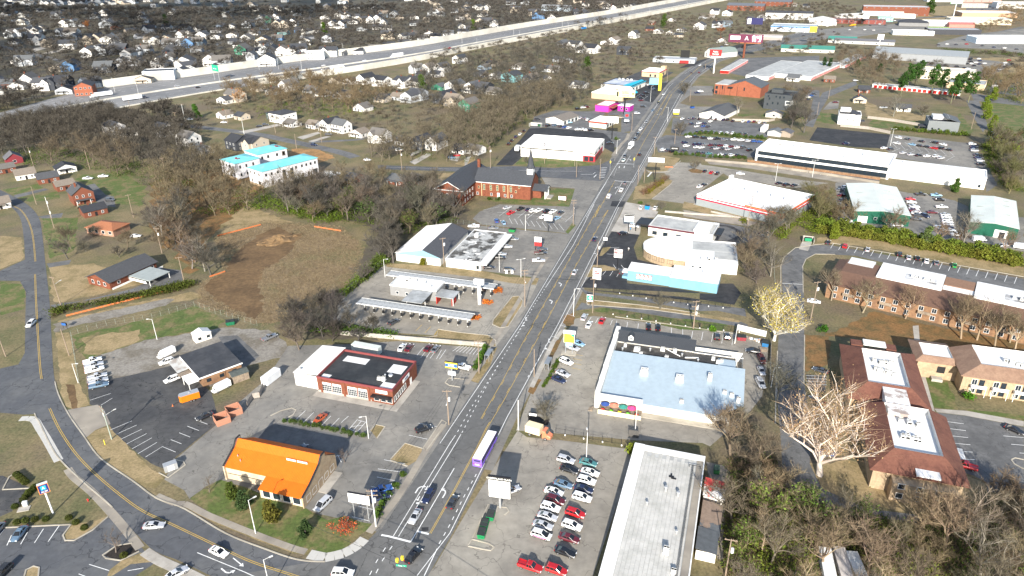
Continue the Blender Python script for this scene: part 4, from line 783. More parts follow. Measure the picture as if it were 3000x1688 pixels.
row('in the row behind the tyre shop',tg,50,'ku cu du bs wu',W('28,524 33,525 37,521 40,519 43,516'))
row('in the short row behind the tyre shop roof',tg,20,'ws ws ws ku',W('49,511 53,511 55,509 58,508'))
row('beside the red roofed shop',tg,70,'ws gs wu',W('54,548 57,546 59,542'))
row('in the small yard left of the pink building',tg,30,'ku wu mu',W('55,581 60,586 63,588'))
for lab,k,c,p,a in(('light blue pickup truck near the white gabled garage','pickup','lightblue',(44,533),0),('dark SUV among trees behind the tyre shop','suv','dark',(21,545),30),('black sedan right of the white tyre shop','sedan','black',(67,471),0),('white sedan in front of the pink building','sedan','white',(89,589),10),('black SUV on the forecourt right of the billboard','suv','black',(109,587),0),('silver SUV behind the red logo sign','suv','silver',(100,562),0),('navy SUV below the yellow billboard','suv','navy',(92,564),10),('tan sedan behind the pole sign of the tyre shop','sedan','tan',(85,548),5),('navy sedan by the blue sports car on the church street drive','suv','slate',(-37,439),-10),('red sedan in the front yard of the white house','sedan','red',(-34,445),0)):
 vehicle(k,c,p,a,lab,tg,False)
row('beside the turquoise roofed shop',tg,20,'ms ks ks ku',W('112,613 113,623 117,633 122,645'),False,'bottom')
row('in the lot behind the turquoise roofed shop',tg,60,'ru wu ws cs',W('127,704 128,688 131,686 132,665'))
row('beside the orange brick hall','cars by the orange brick hall',10,'np wp',W('167,643 171,649'))
row('in the lane right of the dark grey tower house','cars by the dark tower house',20,'ds ws bs ds',W('252,607 256,618 261,624 266,631'),False,'bottom')
vehicle('sedan','maroon',(270,595),0,'dark maroon sedan on the gravel drive above the white villa','cars by the houses',False)
vehicle('suv','white',(330,694),0,'white SUV under the carport of the small brick house','cars by the houses',False)
vehicle('van','white',(438,653),10,'white box van in the yard at the right edge','cars by the houses',False)
hg='cars in the warehouse car park'
row('in front of the grey warehouse',hg,5,'ks ks ku ws ku ws',W('455,798 457,794 471,809 475,806 488,816 488,807'))
row('in the back row of the warehouse car park',hg,10,'ks ks ns ks ns ks ks ws',W('510,848 513,847 513,839 515,835 513,825 516,823 510,814 523,820'))
row('in the middle rows of the warehouse car park',hg,5,'ks ws ns ks ws ks ns ws',W('503,801 505,795 516,806 491,786 495,787 490,773 502,783 510,788'))
row('on the open tarmac above the pale block',hg,5,'ks ks ks ws ku',W('463,779 470,770 472,759 473,755 475,746'))
row('along the right edge of the warehouse car park',hg,10,'rs ws ks ws ks is ws is',W('549,808 533,789 536,782 523,775 515,762 499,746 489,738 479,731'),False,'top')
fg='cars along the far shopping street'
row('outside the far blue roofed store',fg,20,'ws ws ds ws bs ws is ws',W('459,1161 456,1144 464,1155 470,1159 431,1103 431,1093 417,1084 475,1159'))
row('on the far shopping street',fg,25,'ds wu ds ws is ks wu ds ws ds is ws',W('470,1126 495,1168 518,1166 529,1114 531,1152 564,1172 586,1188 588,1173 635,1239 620,1196 617,1174 539,1107'))
row('around the petrol station',fg,10,'ws bu ds ws ds ds',W('282,965 270,941 248,896 213,846 329,910 414,1050'))
row('in the far lots at the upper right',fg,10,'ds rs ws ds bs ws ds ws rs ds ws ds',W('732,1261 742,1266 737,1246 729,1221 714,1185 834,1351 883,1412 878,1386 699,1150 921,1442 1009,1557 756,1293'))
row('among the trees of the far right lot',fg,5,'ds ws ds rs ds ns ws ds',W('543,939 557,945 566,940 581,943 591,926 596,911 604,903 611,891'))
for lab,k,c,p,a in(('white pickup truck by the far wooded yard','pickup','white',(-248,404),0),('white pickup truck behind hedge balls on the left','pickup','white',(-241,408),10),('white sedan on the verge near the tall white pole','sedan','white',(-251,560),5),('black sedan on the modern house drive','sedan','black',(-188,533),10),('dark SUV on the modern house drive','suv','dark',(-185,538),15),('white sedan behind the hedge of the modern house','sedan','white',(-220,548),0),('white motor boat shaped camper under trees','minivan','white',(-73,460),30),('dark SUV on the driveway of the white porch house','suv','dark',(-130,505),0),('white sedan in the trees right of the turquoise roofs','sedan','white',(-90,437),-10),('dark car in the drive of the white long house','sedan','dark',(-597,978),0),('white sedan on the top left street','sedan','white',(-644,974),-40),('white car by the green gabled house','sedan','white',(-30,625),0),('black SUV on the drive of the white houses by the freeway','suv','black',(-40,1212),10),('silver sedan on the drive of the white houses by the freeway','sedan','silver',(-46,1198),10),('dark SUV parked on the lane below the white hillside houses','suv','dark',(-102,670),20),('dark SUV behind the brick house with carport','suv','dark',(-215,364),0),('white car beside the orange roofed ranch house','sedan','white',(-176,310.7),10)):
 vehicle(k,c,p,a,lab,'cars by the houses',False)
def bus(p,ang):
 t=thing('city_bus','white roofed purple city bus driving up the main road','bus',(p[0],p[1],.02),ang)
 pu=col('bus_purple',(.2,.12,.55));wh=col('bus_white',(.78,.77,.78));dk=col('bus_navy',(.05,.035,.12));L,Wd=12.2,2.55
 b=MB();b.box(-L/2,-Wd/2,.35,L/2,Wd/2,1.15,0);b.box(-L/2,-Wd/2,1.15,-L/2+.25,Wd/2,2.95,0);b.box(L/2-.1,-Wd/2,2.5,L/2,Wd/2,2.95,0);b.box(-L/2+.25,-Wd/2,2.1,L/2-.1,Wd/2,2.95,1)
 obj('body',b.mesh('body',[pu,dk]),t)
 r=MB();r.box(-L/2+.02,-Wd/2+.05,2.952,L/2-.05,Wd/2-.05,3.02);r.box(-L/2+.4,-.8,3.02,-L/2+2.9,.8,3.22);r.box(.6,-.9,3.02,3.2,.9,3.25);r.box(-2.4,-.06,3.02,.2,.06,3.06)
 obj('roof',r.mesh('roof',wh),t);pane=Box(-.62,-.02,0,.62,.02,.9).mesh('window',GLASS)
 for i in range(8):
  for s in(-1,1):obj('window',pane,t,(-L/2+.95+i*1.42,s*(Wd/2-.12),1.17))
 fr=Box(-.02,-1.1,0,.02,1.1,1.3).mesh('windscreen',GLASS);obj('windscreen',fr,t,(L/2-.12,0,1.18))
 add('rear_window',Box(-.03,-.85,0,.01,.85,.55),dk,t,(-L/2-.005,0,2.0));add('advert',Box(-.03,-.6,0,.01,.6,.32),col('bus_advert',(.6,.55,.75)),t,(-L/2-.006,0,.9))
 for x in(-3.6,3.4):
  for s in(-1,1):obj('wheel',WHEELB,t,(x,s*(Wd/2-.16),.5))
 for s in(-1,1):obj('tail_light',KINDS['suv']['tl'],t,(-L/2+2.37,s*1.0,1.3));add('mirror',Box(-.1,-.08,0,.1,.08,.5),DARK,t,(L/2,s*(Wd/2+.12),2.1))
 return t
q=(-9.6,144.7);bus((q[0]+6.3*cos(radians(RD_UP)),q[1]+6.3*sin(radians(RD_UP))),RD_UP)
def truck(name,label,p,ang,L,h,bc,cc,cab=True,gap=.7,group=None,cat='truck',sleeper=False):
 t=thing(name,label,cat,(p[0],p[1],.02),ang,group);x0=-L/2;cl=2.4 if not sleeper else 3.6;xb=L/2-(cl+gap if cab else 0)
 b=MB();b.box(x0,-1.25,1.05,xb,1.25,h,0,bot=1);n=max(3,int((xb-x0)/1.2))
 for i in range(n+1):
  x=x0+(xb-x0)*i/n
  for s in(-1,1):b.box(x-.03,s*1.25-.03,1.05,x+.03,s*1.25+.03,h-.02)
 obj('cargo_box',b.mesh('cargo_box',[col('cargo',bc)]),t)
 fr=Box(x0+.2,-.45,.6,L/2-.8,.45,1.04,0,bot=1);obj('chassis',fr.mesh('chassis',DARK),t)
 if cab:
  c=MB();body_loft(c,[(xb+gap,.5,2.9,1.2,1.1),(L/2-1.5,.5,2.9,1.2,1.1),(L/2-1.2,.5,2.2,1.15,1.0),(L/2-.9,.5,1.75,1.1,.9),(L/2,.55,1.45,1.0,.8)]);obj('cab',c.mesh('cab',PAINT),t,None,0,cc)
  add('windscreen',MB().face([(L/2-1.48,-1.0,2.75),(L/2-1.05,-.95,1.95),(L/2-1.05,.95,1.95),(L/2-1.48,1.0,2.75)]),GLASS,t,(.06,0,.04))
 wx=[x0+1.0,x0+2.2]if L>9 else[x0+1.3]
 if cab:wx+=[L/2-1.4]+([xb+.4]if L>9 else[])
 for x in wx:
  for s in(-1,1):obj('wheel',WHEELB,t,(x,s*1.05,.5))
 return t
truck('box_truck','white box truck waiting in the main road queue',(79,459),RD_UP+175,8,3.8,(.76,.76,.75),(.78,.78,.77))
truck('semi_truck','white semi trailer with dark cab at the freeway bridge end',(-334,645),44,20,4.1,(.74,.76,.8),(.03,.035,.05),sleeper=True)
truck('semi_truck','white semi trailer with white cab heading left by the brick townhouse',(-373,662),224,19,4.1,(.74,.76,.8),(.7,.7,.7),sleeper=True)
truck('semi_truck','white semi trailer on the far lanes behind the hillside houses',(-136,895),232,20,4.1,(.78,.78,.76),(.75,.75,.73),sleeper=True)
truck('semi_truck','white long trailer close to the near freeway wall',(-189,810),48,18,3.6,(.78,.78,.76),(.75,.75,.73))
truck('dump_truck','bright blue truck on the freeway',(117,1169),55,15,3.6,(.02,.2,.5),(.02,.16,.4))
truck('school_bus','yellow school bus on the far shopping street',(535,1170),200,11,3.1,(.55,.3,.02),(.5,.28,.02),cat='bus')
truck('food_truck','cream and red food truck at the corner of the plaza car park',(7,157.8),-27,7.4,3.3,(.72,.6,.4),(.6,.2,.1),cat='food truck')
truck('box_truck','white box truck parked at the end of the tyre shop',(5,456),76,8,3.8,(.76,.77,.77),(.7,.7,.7))
def trailer(p,ang):
 t=thing('enclosed_trailer','orange enclosed trailer with silver roof in the workshop yard','trailer',(p[0],p[1],0),ang)
 b=Box(-2.7,-1.1,.5,2.4,1.1,2.6,0,bot=1);b.face([(2.4,-1.1,.5),(2.9,-.3,.5),(2.9,-.3,2.6),(2.4,-1.1,2.6)]);b.face([(2.9,-.3,.5),(2.9,.3,.5),(2.9,.3,2.6),(2.9,-.3,2.6)]);b.face([(2.9,.3,.5),(2.4,1.1,.5),(2.4,1.1,2.6),(2.9,.3,2.6)])
 obj('body',b.mesh('body',col('trailer_orange',(.6,.16,.01),rough=.4)),t)
 r=MB().prism([(-2.72,-1.12),(2.42,-1.12),(2.92,-.3),(2.92,.3),(2.42,1.12),(-2.72,1.12)],2.605,2.68);r.box(-.3,-.3,2.68,.2,.2,2.9);obj('roof',r.mesh('roof',STEEL),t)
 for x in(-.8,0):
  for s in(-1,1):obj('wheel',WHEEL,t,(x,s*1.12,.34))
 add('drawbar',Box(2.7,-.06,.45,4.2,.06,.58,0,bot=1),DARK,t)
trailer((-96.7,177.1),-147)
def container(label,p,ang,L,c,h=2.7,wd=2.4,name='shipping_container',cat='container'):
 t=thing(name,label,cat,(p[0],p[1],0),ang);m=col('container_paint',c)
 b=Box(-L/2,-wd/2,.15,L/2,wd/2,h);n=int(L/.45)
 for i in range(n):
  for s in(-1,1):b.box(-L/2+.2+i*(L-.4)/n,s*wd/2-.04,.2,-L/2+.4+i*(L-.4)/n,s*wd/2+.04,h-.1)
 obj('body',b.mesh('body',m),t);add('roof',Box(-L/2-.02,-wd/2-.06,h+.003,L/2+.02,wd/2+.06,h+.06),m,t)
 for s in(-1,1):add('door',Box(-.04,-wd/4+.05,0,.04,wd/4-.05,h-.4),m,t,(L/2+.03,s*wd/4,.25))
 return t
container('white ribbed shipping container between the workshop and the brick garage',(-75.4,187.3),67+180,6.4,(.7,.71,.72))
container('pale grey container behind the black flat roof',(-48.6,203.7),-20,10,(.55,.58,.54))
container('white portable cabin trailer in the dealer lot',(181,503),60,12,(.72,.72,.7),3.4,3,'portable_cabin','cabin')
ta=76
container('white box trailer with a dark emblem, left of the three by the thicket',(66.5,109.9),ta,9,(.75,.75,.74));container('rusty roofed white trailer in the middle of the three by the thicket',(69.8,110),ta+3,9,(.55,.5,.46));container('white trailer right of the three by the thicket',(72.4,109.1),ta+8,8,(.7,.71,.7))
def boat(p,ang):
 t=thing('covered_boat','boat under a red cover behind the pale blue shop','boat',(p[0],p[1],0),ang)
 h=MB();h.loft([[(x,-wd,1.2),(x,-wd*.7,.6),(x,wd*.7,.6),(x,wd,1.2),(x,wd*.4,zt),(x,-wd*.4,zt)]for x,wd,zt in((-3.4,.9,1.5),(-2,1.15,1.9),(0,1.2,2.3),(1.6,.95,1.9),(3.2,.25,1.4))]);obj('cover',h.mesh('cover',col('red_cover',(.45,.02,.02),rough=.6)),t)
 f=Box(-2.5,-.7,.35,3.6,.7,.55,0,bot=1);obj('trailer_frame',f.mesh('trailer_frame',STEEL),t)
 for s in(-1,1):obj('wheel',WHEEL,t,(-1,s*.95,.34))
boat((85.5,264.2),153)
b2=thing('motor_boat','grey motor boat on the lawn above the office hedge','boat',(*(299,572),0),5)
add('hull',MB().loft([[(x,-wd,1.0),(x,-wd*.6,.3),(x,wd*.6,.3),(x,wd,1.0)]for x,wd in((-3,.9),(-1,1.1),(1.4,.9),(3,.15))]),col('boat_grey',(.45,.47,.5)),b2)
add('windshield',Box(.2,-.7,1.0,.35,.7,1.5),GLASS,b2);add('engine',Box(-3.5,-.25,.5,-3.05,.25,1.5),TRIM,b2)
for o in list(COL.objects):
 if o.get('label')=='white minivan with purple lower sides in the centre lane':
  for s in(-1,1):add('side_panel',Box(-2.2,-.015,0,1.8,.015,.5),col('van_purple',(.1,.03,.3)),o,(0,s*.985,.42))
 if o.get('label')=='white hatchback with black and pink sides in the plaza car park':
  for s in(-1,1):add('side_panel',Box(-1.8,-.015,0,1.5,.015,.3),col('car_pink',(.5,.08,.25)),o,(0,s*.955,.5))
  add('bonnet_wrap',MB().face([(1.0,-.75,1.1),(1.7,-.74,1.04),(1.7,.74,1.04),(1.0,.75,1.1)]),DARK,o,(0,0,.012))
 if o.get('label')=='white and teal taxi at the stop line above the far junction':
  add('bonnet_wrap',MB().face([(1.1,-.7,.97),(1.9,-.66,.84),(1.9,.66,.84),(1.1,.7,.97)]),col('taxi_teal',(.05,.45,.4)),o,(0,0,.015))
# BUILDINGS
FOOT=[]
WCACHE={}
def wmesh(w,h,frame,cols=1,rows=1,glass=None):
 k=(round(w,2),round(h,2),frame.name,cols,rows,glass.name if glass else '')
 if k not in WCACHE:
  mb=MB();f=.09
  mb.box(-w/2-f,-.06,-f,-w/2,.04,h+f);mb.box(w/2,-.06,-f,w/2+f,.04,h+f);mb.box(-w/2,-.06,h,w/2,.04,h+f);mb.box(-w/2,-.08,-f,w/2,.04,0)
  for i in range(1,cols):x=-w/2+w*i/cols;mb.box(x-.03,-.045,0,x+.03,.04,h)
  for i in range(1,rows):z=h*i/rows;mb.box(-w/2,-.04,z-.03,w/2,.035,z+.03)
  mb.face([(-w/2,-.012,0),(w/2,-.012,0),(w/2,-.012,h),(-w/2,-.012,h)],1)
  WCACHE[k]=mb.mesh('window',[frame,glass or GLASS])
 return WCACHE[k]
def door_mesh(w,h,m):
 k=('d',round(w,2),round(h,2),m.name)
 if k not in WCACHE:
  mb=Box(-w/2,-.05,0,w/2,.03,h);mb.box(-w/2-.08,-.07,0,-w/2,.03,h+.08);mb.box(w/2,-.07,0,w/2+.08,.03,h+.08);mb.box(-w/2,-.07,h,w/2,.03,h+.08)
  WCACHE[k]=mb.mesh('door',m)
 return WCACHE[k]
class Bld:
 def __init__(s,name,label,A,yaw,w,d,h,cat='building',group=None,exc=True):
  s.t=thing(name,label,cat,A,yaw,group);s.w,s.d,s.h=w,d,h;s.A=A;s.yaw=yaw
  if exc:s.foot(-1,-1,w+1,d+1)
 def wpt(s,x,y):
  a=radians(s.yaw);return(s.A[0]+x*cos(a)-y*sin(a),s.A[1]+x*sin(a)+y*cos(a))
 def foot(s,x0,y0,x1,y1):FOOT.append(Excl([s.wpt(x0,y0),s.wpt(x1,y0),s.wpt(x1,y1),s.wpt(x0,y1)]))
 def pt(s,name,mb,mats,loc=None,rz=0,parent=None,label=None,color=None):
  return obj(name,mb.mesh(name,mats)if isinstance(mb,MB)else mb,parent or s.t,loc,rz,color,label)
 def walls(s,m,x0=0,y0=0,x1=None,y1=None,z0=0,z1=None,name='wall',color=None,label=None):
  x1=s.w if x1 is None else x1;y1=s.d if y1 is None else y1;z1=s.h if z1 is None else z1
  return s.pt(name,MB().prism([(x0,y0),(x1,y0),(x1,y1),(x0,y1)],z0,z1,top=False),m,color=color,label=label)
 def flat(s,m,x0=0,y0=0,x1=None,y1=None,z=None,par=.5,cope=None,th=.3,name='roof',wallm=None,ccol=None):
  x1=s.w if x1 is None else x1;y1=s.d if y1 is None else y1;z=s.h if z is None else z
  r=s.pt(name,MB().face([(x0+th,y0+th,z-par),(x1-th,y0+th,z-par),(x1-th,y1-th,z-par),(x0+th,y1-th,z-par)]),m)
  cp=MB();o=.06
  cp.box(x0-o,y0-o,z-par-.02,x1+o,y0+th,z+.05);cp.box(x0-o,y1-th,z-par-.02,x1+o,y1+o,z+.05);cp.box(x0-o,y0+th,z-par-.02,x0+th,y1-th,z+.05);cp.box(x1-th,y0+th,z-par-.02,x1+o,y1-th,z+.05)
  s.pt('coping',cp,cope or TRIM,color=ccol);return r
 def gable(s,m,rise,axis='x',over=.4,x0=0,y0=0,x1=None,y1=None,z=None,wallm=None,color=None,wcolor=None,th=.18,name='roof'):
  x1=s.w if x1 is None else x1;y1=s.d if y1 is None else y1;z=s.h if z is None else z
  mb=MB()
  if axis=='x':
   ym=(y0+y1)/2;k=rise/((y1-y0)/2);e=z-k*over
   for s0,ya in((1,y0-over),(-1,y1+over)):
    f=[(x0-over,ya,e),(x1+over,ya,e),(x1+over,ym,z+rise),(x0-over,ym,z+rise)];f2=[(a,b,c+th)for a,b,c in f]
    if s0<0:f,f2=f[::-1],f2[::-1]
    mb.face(f2);mb.face(f[::-1]);mb.loft([f,f2],0,False,False)
   gs_=[[(x,y0,z),(x,y1,z),(x,ym,z+rise-.02)]for x in(x0+.02,x1-.02)]
  else:
   xm=(x0+x1)/2;k=rise/((x1-x0)/2);e=z-k*over
   for s0,xa in((-1,x0-over),(1,x1+over)):
    f=[(xa,y0-over,e),(xa,y1+over,e),(xm,y1+over,z+rise),(xm,y0-over,z+rise)];f2=[(a,b,c+th)for a,b,c in f]
    if s0<0:f,f2=f[::-1],f2[::-1]
    mb.face(f2);mb.face(f[::-1]);mb.loft([f,f2],0,False,False)
   gs_=[[(x0,y,z),(x1,y,z),(xm,y,z+rise-.02)]for y in(y0+.02,y1-.02)]
  r=s.pt(name,mb,m,color=color);[s.pt('gable_wall',MB().face(q),wallm or m,color=wcolor)for q in gs_];return r
 def hip(s,m,rise,over=.5,x0=0,y0=0,x1=None,y1=None,z=None,color=None,flat=0,name='roof',th=.18):
  x1=s.w if x1 is None else x1;y1=s.d if y1 is None else y1;z=s.h if z is None else z
  x0-=over;y0-=over;x1+=over;y1+=over;i=min(x1-x0,y1-y0)/2*(1-flat)if not flat else flat
  a=[(x0,y0,z),(x1,y0,z),(x1,y1,z),(x0,y1,z)];b=[(x0+i,y0+i,z+rise),(x1-i,y0+i,z+rise),(x1-i,y1-i,z+rise),(x0+i,y1-i,z+rise)]
  a2=[(p[0],p[1],p[2]+th)for p in a];b2=[(p[0],p[1],p[2]+th)for p in b]
  mb=MB();mb.loft([a,a2,b2],0,True,True);return s.pt(name,mb,m,color=color)
 def on(s,face,u,z,me,name='window',parent=None,out=0,label=None,color=None,x0=0,y0=0,x1=None,y1=None):
  x1=s.w if x1 is None else x1;y1=s.d if y1 is None else y1
  loc,rz={0:((x0+u,y0-out,z),0),1:((x1+out,y0+u,z),90),2:((x0+u,y1+out,z),180),3:((x0-out,y0+u,z),-90)}[face]
  return obj(name,me,parent or s.t,loc,rz,color,label)
 def win(s,face,us,z,w,h,frame=None,cols=1,rows=1,glass=None,**k):
  for u in us:s.on(face,u,z,wmesh(w,h,frame or TRIM,cols,rows,glass),**k)
 def text(s,face,u,z,body,size,mat,out=.06,parent=None,x0=0,y0=0,x1=None,y1=None):return text_on(s,face,u,z,body,size,mat,out)
def text_obj(body,size,mat,parent,loc,rot,name='lettering'):
 c=bpy.data.curves.new(name,'FONT');c.body=body;c.size=size;c.align_x='CENTER';c.align_y='CENTER';c.extrude=.015;c.offset=size*.015;c.materials.append(mat)
 q=bpy.data.objects.new(name,c);me=bpy.data.meshes.new_from_object(q);bpy.data.objects.remove(q);bpy.data.curves.remove(c)
 o=obj(name,me,parent,loc);o.rotation_euler=rot;return o
def text_on(b,face,u,z,body,size,mat,out=.08):
 loc,rz={0:((u,-out,z),0),1:((b.w+out,u,z),90),2:((u,b.d+out,z),180),3:((-out,u,z),-90)}[face]
 return text_obj(body,size,mat,b.t,loc,(pi/2,0,radians(rz)))
def ac_mesh(w,d,h):
 k=('ac',w,d,h)
 if k not in WCACHE:
  mb=Box(-w/2,-d/2,0,w/2,d/2,h);mb.box(-w/2-.08,-d/2-.08,0,w/2+.08,d/2+.08,.18);n=10
  for cx in(-w/4,w/4):mb.loft([[(cx+.32*cos(2*pi*i/n),.32*sin(2*pi*i/n),h)for i in range(n)],[(cx+.32*cos(2*pi*i/n),.32*sin(2*pi*i/n),h+.14)for i in range(n)]],0,False,False);mb.face([(cx+.31*cos(2*pi*i/n),.31*sin(2*pi*i/n),h+.05)for i in range(n)],1)
  mb.box(-w/2-.02,-d/2+.15,.3,-w/2,d/2-.15,h-.2,1)
  WCACHE[k]=mb.mesh('rooftop_unit',[STEELW,DARK])
 return WCACHE[k]
STEELW=M('pale_painted_steel',(.62,.62,.6),var=.08,rough=.5)
def ac(b,x,y,z,w=1.8,d=1.5,h=1.2,rz=0):return b.pt('rooftop_unit',ac_mesh(w,d,h),None,(x,y,z),rz)
def vent(b,x,y,z,r=.22,h=.7):
 k=('v',r,h)
 if k not in WCACHE:
  mb=MB().tube((0,0,0),(0,0,h),r,r,8);mb.tube((0,0,h),(0,0,h+.25),r*1.6,r*1.2,8);WCACHE[k]=mb.mesh('roof_vent',STEEL)
 return b.pt('roof_vent',WCACHE[k],None,(x,y,z))
def units(b,x0,y0,x1,y1,z,n,sizes=((1.1,1.0,1.0),(1.6,1.2,1.1))):
 for i in range(n):
  t=(i+.5)/n;ac(b,x0+(x1-x0)*t+RU(-.3,.3),y0+(y1-y0)*t+RU(-.5,.5),z,*sizes[i%len(sizes)],rz=R.choice((0,90,15)))
def ribs(b,n,A0,A1,B0,B1,m,name='seam',wd=.07,h=.07):
 mb=MB()
 for i in range(n):
  t=(i+.5)/n;p=Vector(A0).lerp(Vector(A1),t);q=Vector(B0).lerp(Vector(B1),t);u=(Vector(A1)-Vector(A0)).normalized()*wd/2;k=Vector((0,0,h))
  mb.face([p-u,q-u,q-u+k,p-u+k][::-1]);mb.face([p+u,q+u,q+u+k,p+u+k]);mb.face([p-u+k,p+u+k,q+u+k,q-u+k])
 o=b.pt(name,mb,m);o['kind']='stuff';return o
def panels(b,nx,ny,O,U,V,m,gap=.05,th=.05,lift=.01,name='roof_sheet',stag=True,jit=.0):
 O,U,V=Vector(O),Vector(U),Vector(V);nn=U.cross(V).normalized();lu,lv=U.length/nx,V.length/ny
 me=Box(-lu/2+gap/2,-lv/2+gap/2,0,lu/2-gap/2,lv/2-gap/2,th).mesh(name,m)
 rot=Matrix((U.normalized(),V.normalized(),nn)).transposed().to_euler()
 for i in range(nx):
  for j in range(ny):
   sh=(.5 if(stag and i%2)else 0)
   if sh and j==ny-1:continue
   p=O+U*((i+.5)/nx)+V*((j+.5+sh)/ny)+nn*(lift+(R.random()*jit))
   o=obj(name,me,b.t,p);o.rotation_euler=rot
b=Bld('strip_shops','long low shop strip with a patched pale flat roof',(12.2,89.8),-18.6,17.4,61.5,4.8,'shops')
b.walls(BRICKT,x0=2.2);b.flat(GROOF,x0=2.2,par=.12,cope=TRIM,th=.2)
b.pt('canopy',Box(-.4,-.2,4.0,2.14,61.7,4.86,bot=1),TRIM);b.pt('rear_gutter',Box(15.6,.3,4.70,17.1,61.2,4.80),CONCO)
b.pt('end_fascia',Box(2.2,59.4,4.72,17.2,61.3,4.9),TRIM)
panels(b,14,21,(2.5,.4,4.69),(13,0,0),(0,58.6,0),M('roof_felt',(.50,.485,.45),(.42,.41,.375),scale=.35,var=.12,s2=.2,world=True),gap=.07,th=.04,jit=.012)
colm=Box(-.08,-.08,0,.08,.08,4).mesh('column',DARK)
for i in range(19):b.pt('column',colm,None,(-.2,1.5+i*3.25,0))
b.win(3,[3+i*3.3 for i in range(18)],.9,2.6,2.0,DARK,2,1,x0=2.2)
for x,y in((9.5,46),(12.5,45)):vent(b,x,y,4.74,.3,1.1)
ac(b,12,27,4.74,1.2,1.2,1.4);ac(b,14.2,22,4.74,1,1,.8);vent(b,6,40,4.74);vent(b,10.5,14,4.74);vent(b,13.5,33,4.74)
b.pt('debris',Box(9.6,51,4.75,10.8,51.5,4.95).box(9.9,51.6,4.75,10.3,52.4,4.9).box(10.2,50.6,4.75,11.4,51,4.9),DARK)
cb=MB()
for k in range(4):cb.tube((15.1-k*.16,1+k,4.95),(15.0-k*.14,57,5.0),.03,.03,4)
b.pt('roof_cables',cb,DARK);b.pt('cable_frame',Box(13.9,56.2,4.75,14,56.3,5.6).box(16.6,56.2,4.75,16.7,56.3,5.6).box(13.9,56.2,5.5,16.7,56.3,5.6),DARK)
def shed(label,P,yaw,w,d,h,h2,wm,rm,name='lean_to_shed',seams=0):
 b=Bld(name,label,P,yaw,w,d,h,'shed');mb=MB();mb.prism([(0,0),(w,0),(w,d),(0,d)],0,h,top=False);b.pt('wall',mb,wm)
 r=MB();f=[(-.2,-.2,h2),(w+.2,-.2,h),(w+.2,d+.2,h),(-.2,d+.2,h2)];r.loft([f,[(x,y,z+.12)for x,y,z in f]],0,True,True);b.pt('roof',r,rm)
 if seams:ribs(b,seams,(-.1,-.2,h2+.12),(-.1,d+.2,h2+.12),(w+.1,-.2,h+.12),(w+.1,d+.2,h+.12),rm)
 return b
shed('grey roofed lean-to with a white front at the bottom of the back lane',(39.4,114),-19,4.2,6.5,2.7,3.3,WHITEW,M('slate_felt',(.09,.1,.11),scale=1,var=.2))
shed('long lean-to with brown and grey felt strips behind the shop strip',(41.4,119.2),-19,4.2,10,2.6,3.1,BRICKT,M('mixed_felt',(.11,.12,.13),(.24,.18,.14),scale=1,var=.2,s2=.14,mix=(.48,.5)))
shed('small red and white metal roofed lean-to behind the shop strip',(45.2,130.8),-19,4.6,6.2,2.6,3.0,WHITEW,M('white_red_metal',(.74,.72,.7),(.5,.06,.06),scale=1,var=.05,s2=.13,mix=(.5,.505)),seams=14)
t=thing('wheelie_bin','green lidded bin on the back lane beside the thicket','bin',(51.6,142.3),-15);add('bin_body',Box(-.7,-1.0,0,.7,1.0,1.3),col('bin_green',(.03,.14,.05)),t);add('lid',Box(-.75,-1.05,1.303,.75,1.05,1.4),col('bin_lid',(.06,.1,.07)),t)
PB=ribmat('pale_blue_metal',(.40,.48,.53),.4,.15);DKM=ribmat('dark_grey_metal',(.045,.05,.058),.5,.2)
b=Bld('pub','large pub with a pale blue metal roof and colourful terrace',(24.2,172.0),-17.2,40.5,36,5.6)
b.walls(WHITEW,z1=3.4);b.walls(WHITEW,0,6,40.4,21.9,3.402,4.3,'upper_wall')
r=MB();f=[(1.2,-1,3.5),(33.5,-1,3.5),(40.9,5.5,3.75),(40.9,22,6.0),(1.2,22,6.0)];r.loft([f,[(x,y,z+.15)for x,y,z in f]],0,True,True);b.pt('metal_roof',r,PB)
ribs(b,66,(1.3,-1,3.65),(33.4,-1,3.65),(1.3,22,6.15),(33.4,22,6.15),PB,wd=.09,h=.06)
b.pt('back_wall_of_slope',Box(1.2,21.95,3.4,40.8,22.2,6.0),DKM)
pw=MB()
for i,(y0,y1,z)in enumerate(((-1.2,6,5.6),(6,12,6.1),(12,18,6.6),(18,24,6.9),(24,30,6.6),(30,36.2,7.2))):pw.box(-.3,y0,0,1.15,y1,z)
b.pt('stepped_side_parapet',pw,WHITEW)
b.pt('front_parapet',Box(1.2,-1.6,3.3,13.5,-1.05,5.2),WHITEW)
b.pt('flat_roof',MB().face([(1.2,22.25,4.6),(38,22.25,4.6),(38,30,4.6),(1.2,30,4.6)]),M('stained_black_roof',(.05,.048,.045),(.13,.12,.105),scale=.4,var=.3,s2=.16,mix=(.46,.62)))
b.walls(WHITEW,1.2,22.2,38.2,30,0,4.9,'rear_wall');b.walls(WHITEW,1.2,30,25.5,36,0,5.4,'rear_wing_wall')
b.gable(DKM,2.1,'x',.3,1.2,30,25.5,36,5.4,WHITEW,name='dark_gabled_roof');ribs(b,50,(1.2,29.8,5.5),(25.5,29.8,5.5),(1.2,33,7.66),(25.5,33,7.66),DKM)
dm=Box(-.8,-.9,0,.8,1.2,1.3);dm.face([(-.95,-1.05,1.25),(0,-1.05,2.1),(0,1.4,2.1),(-.95,1.4,1.25)],1);dm.face([(0,-1.05,2.1),(.95,-1.05,1.25),(.95,1.4,1.25),(0,1.4,2.1)],1);dm.face([(-.8,-.92,1.3),(.8,-.92,1.3),(0,-.92,2.0)])
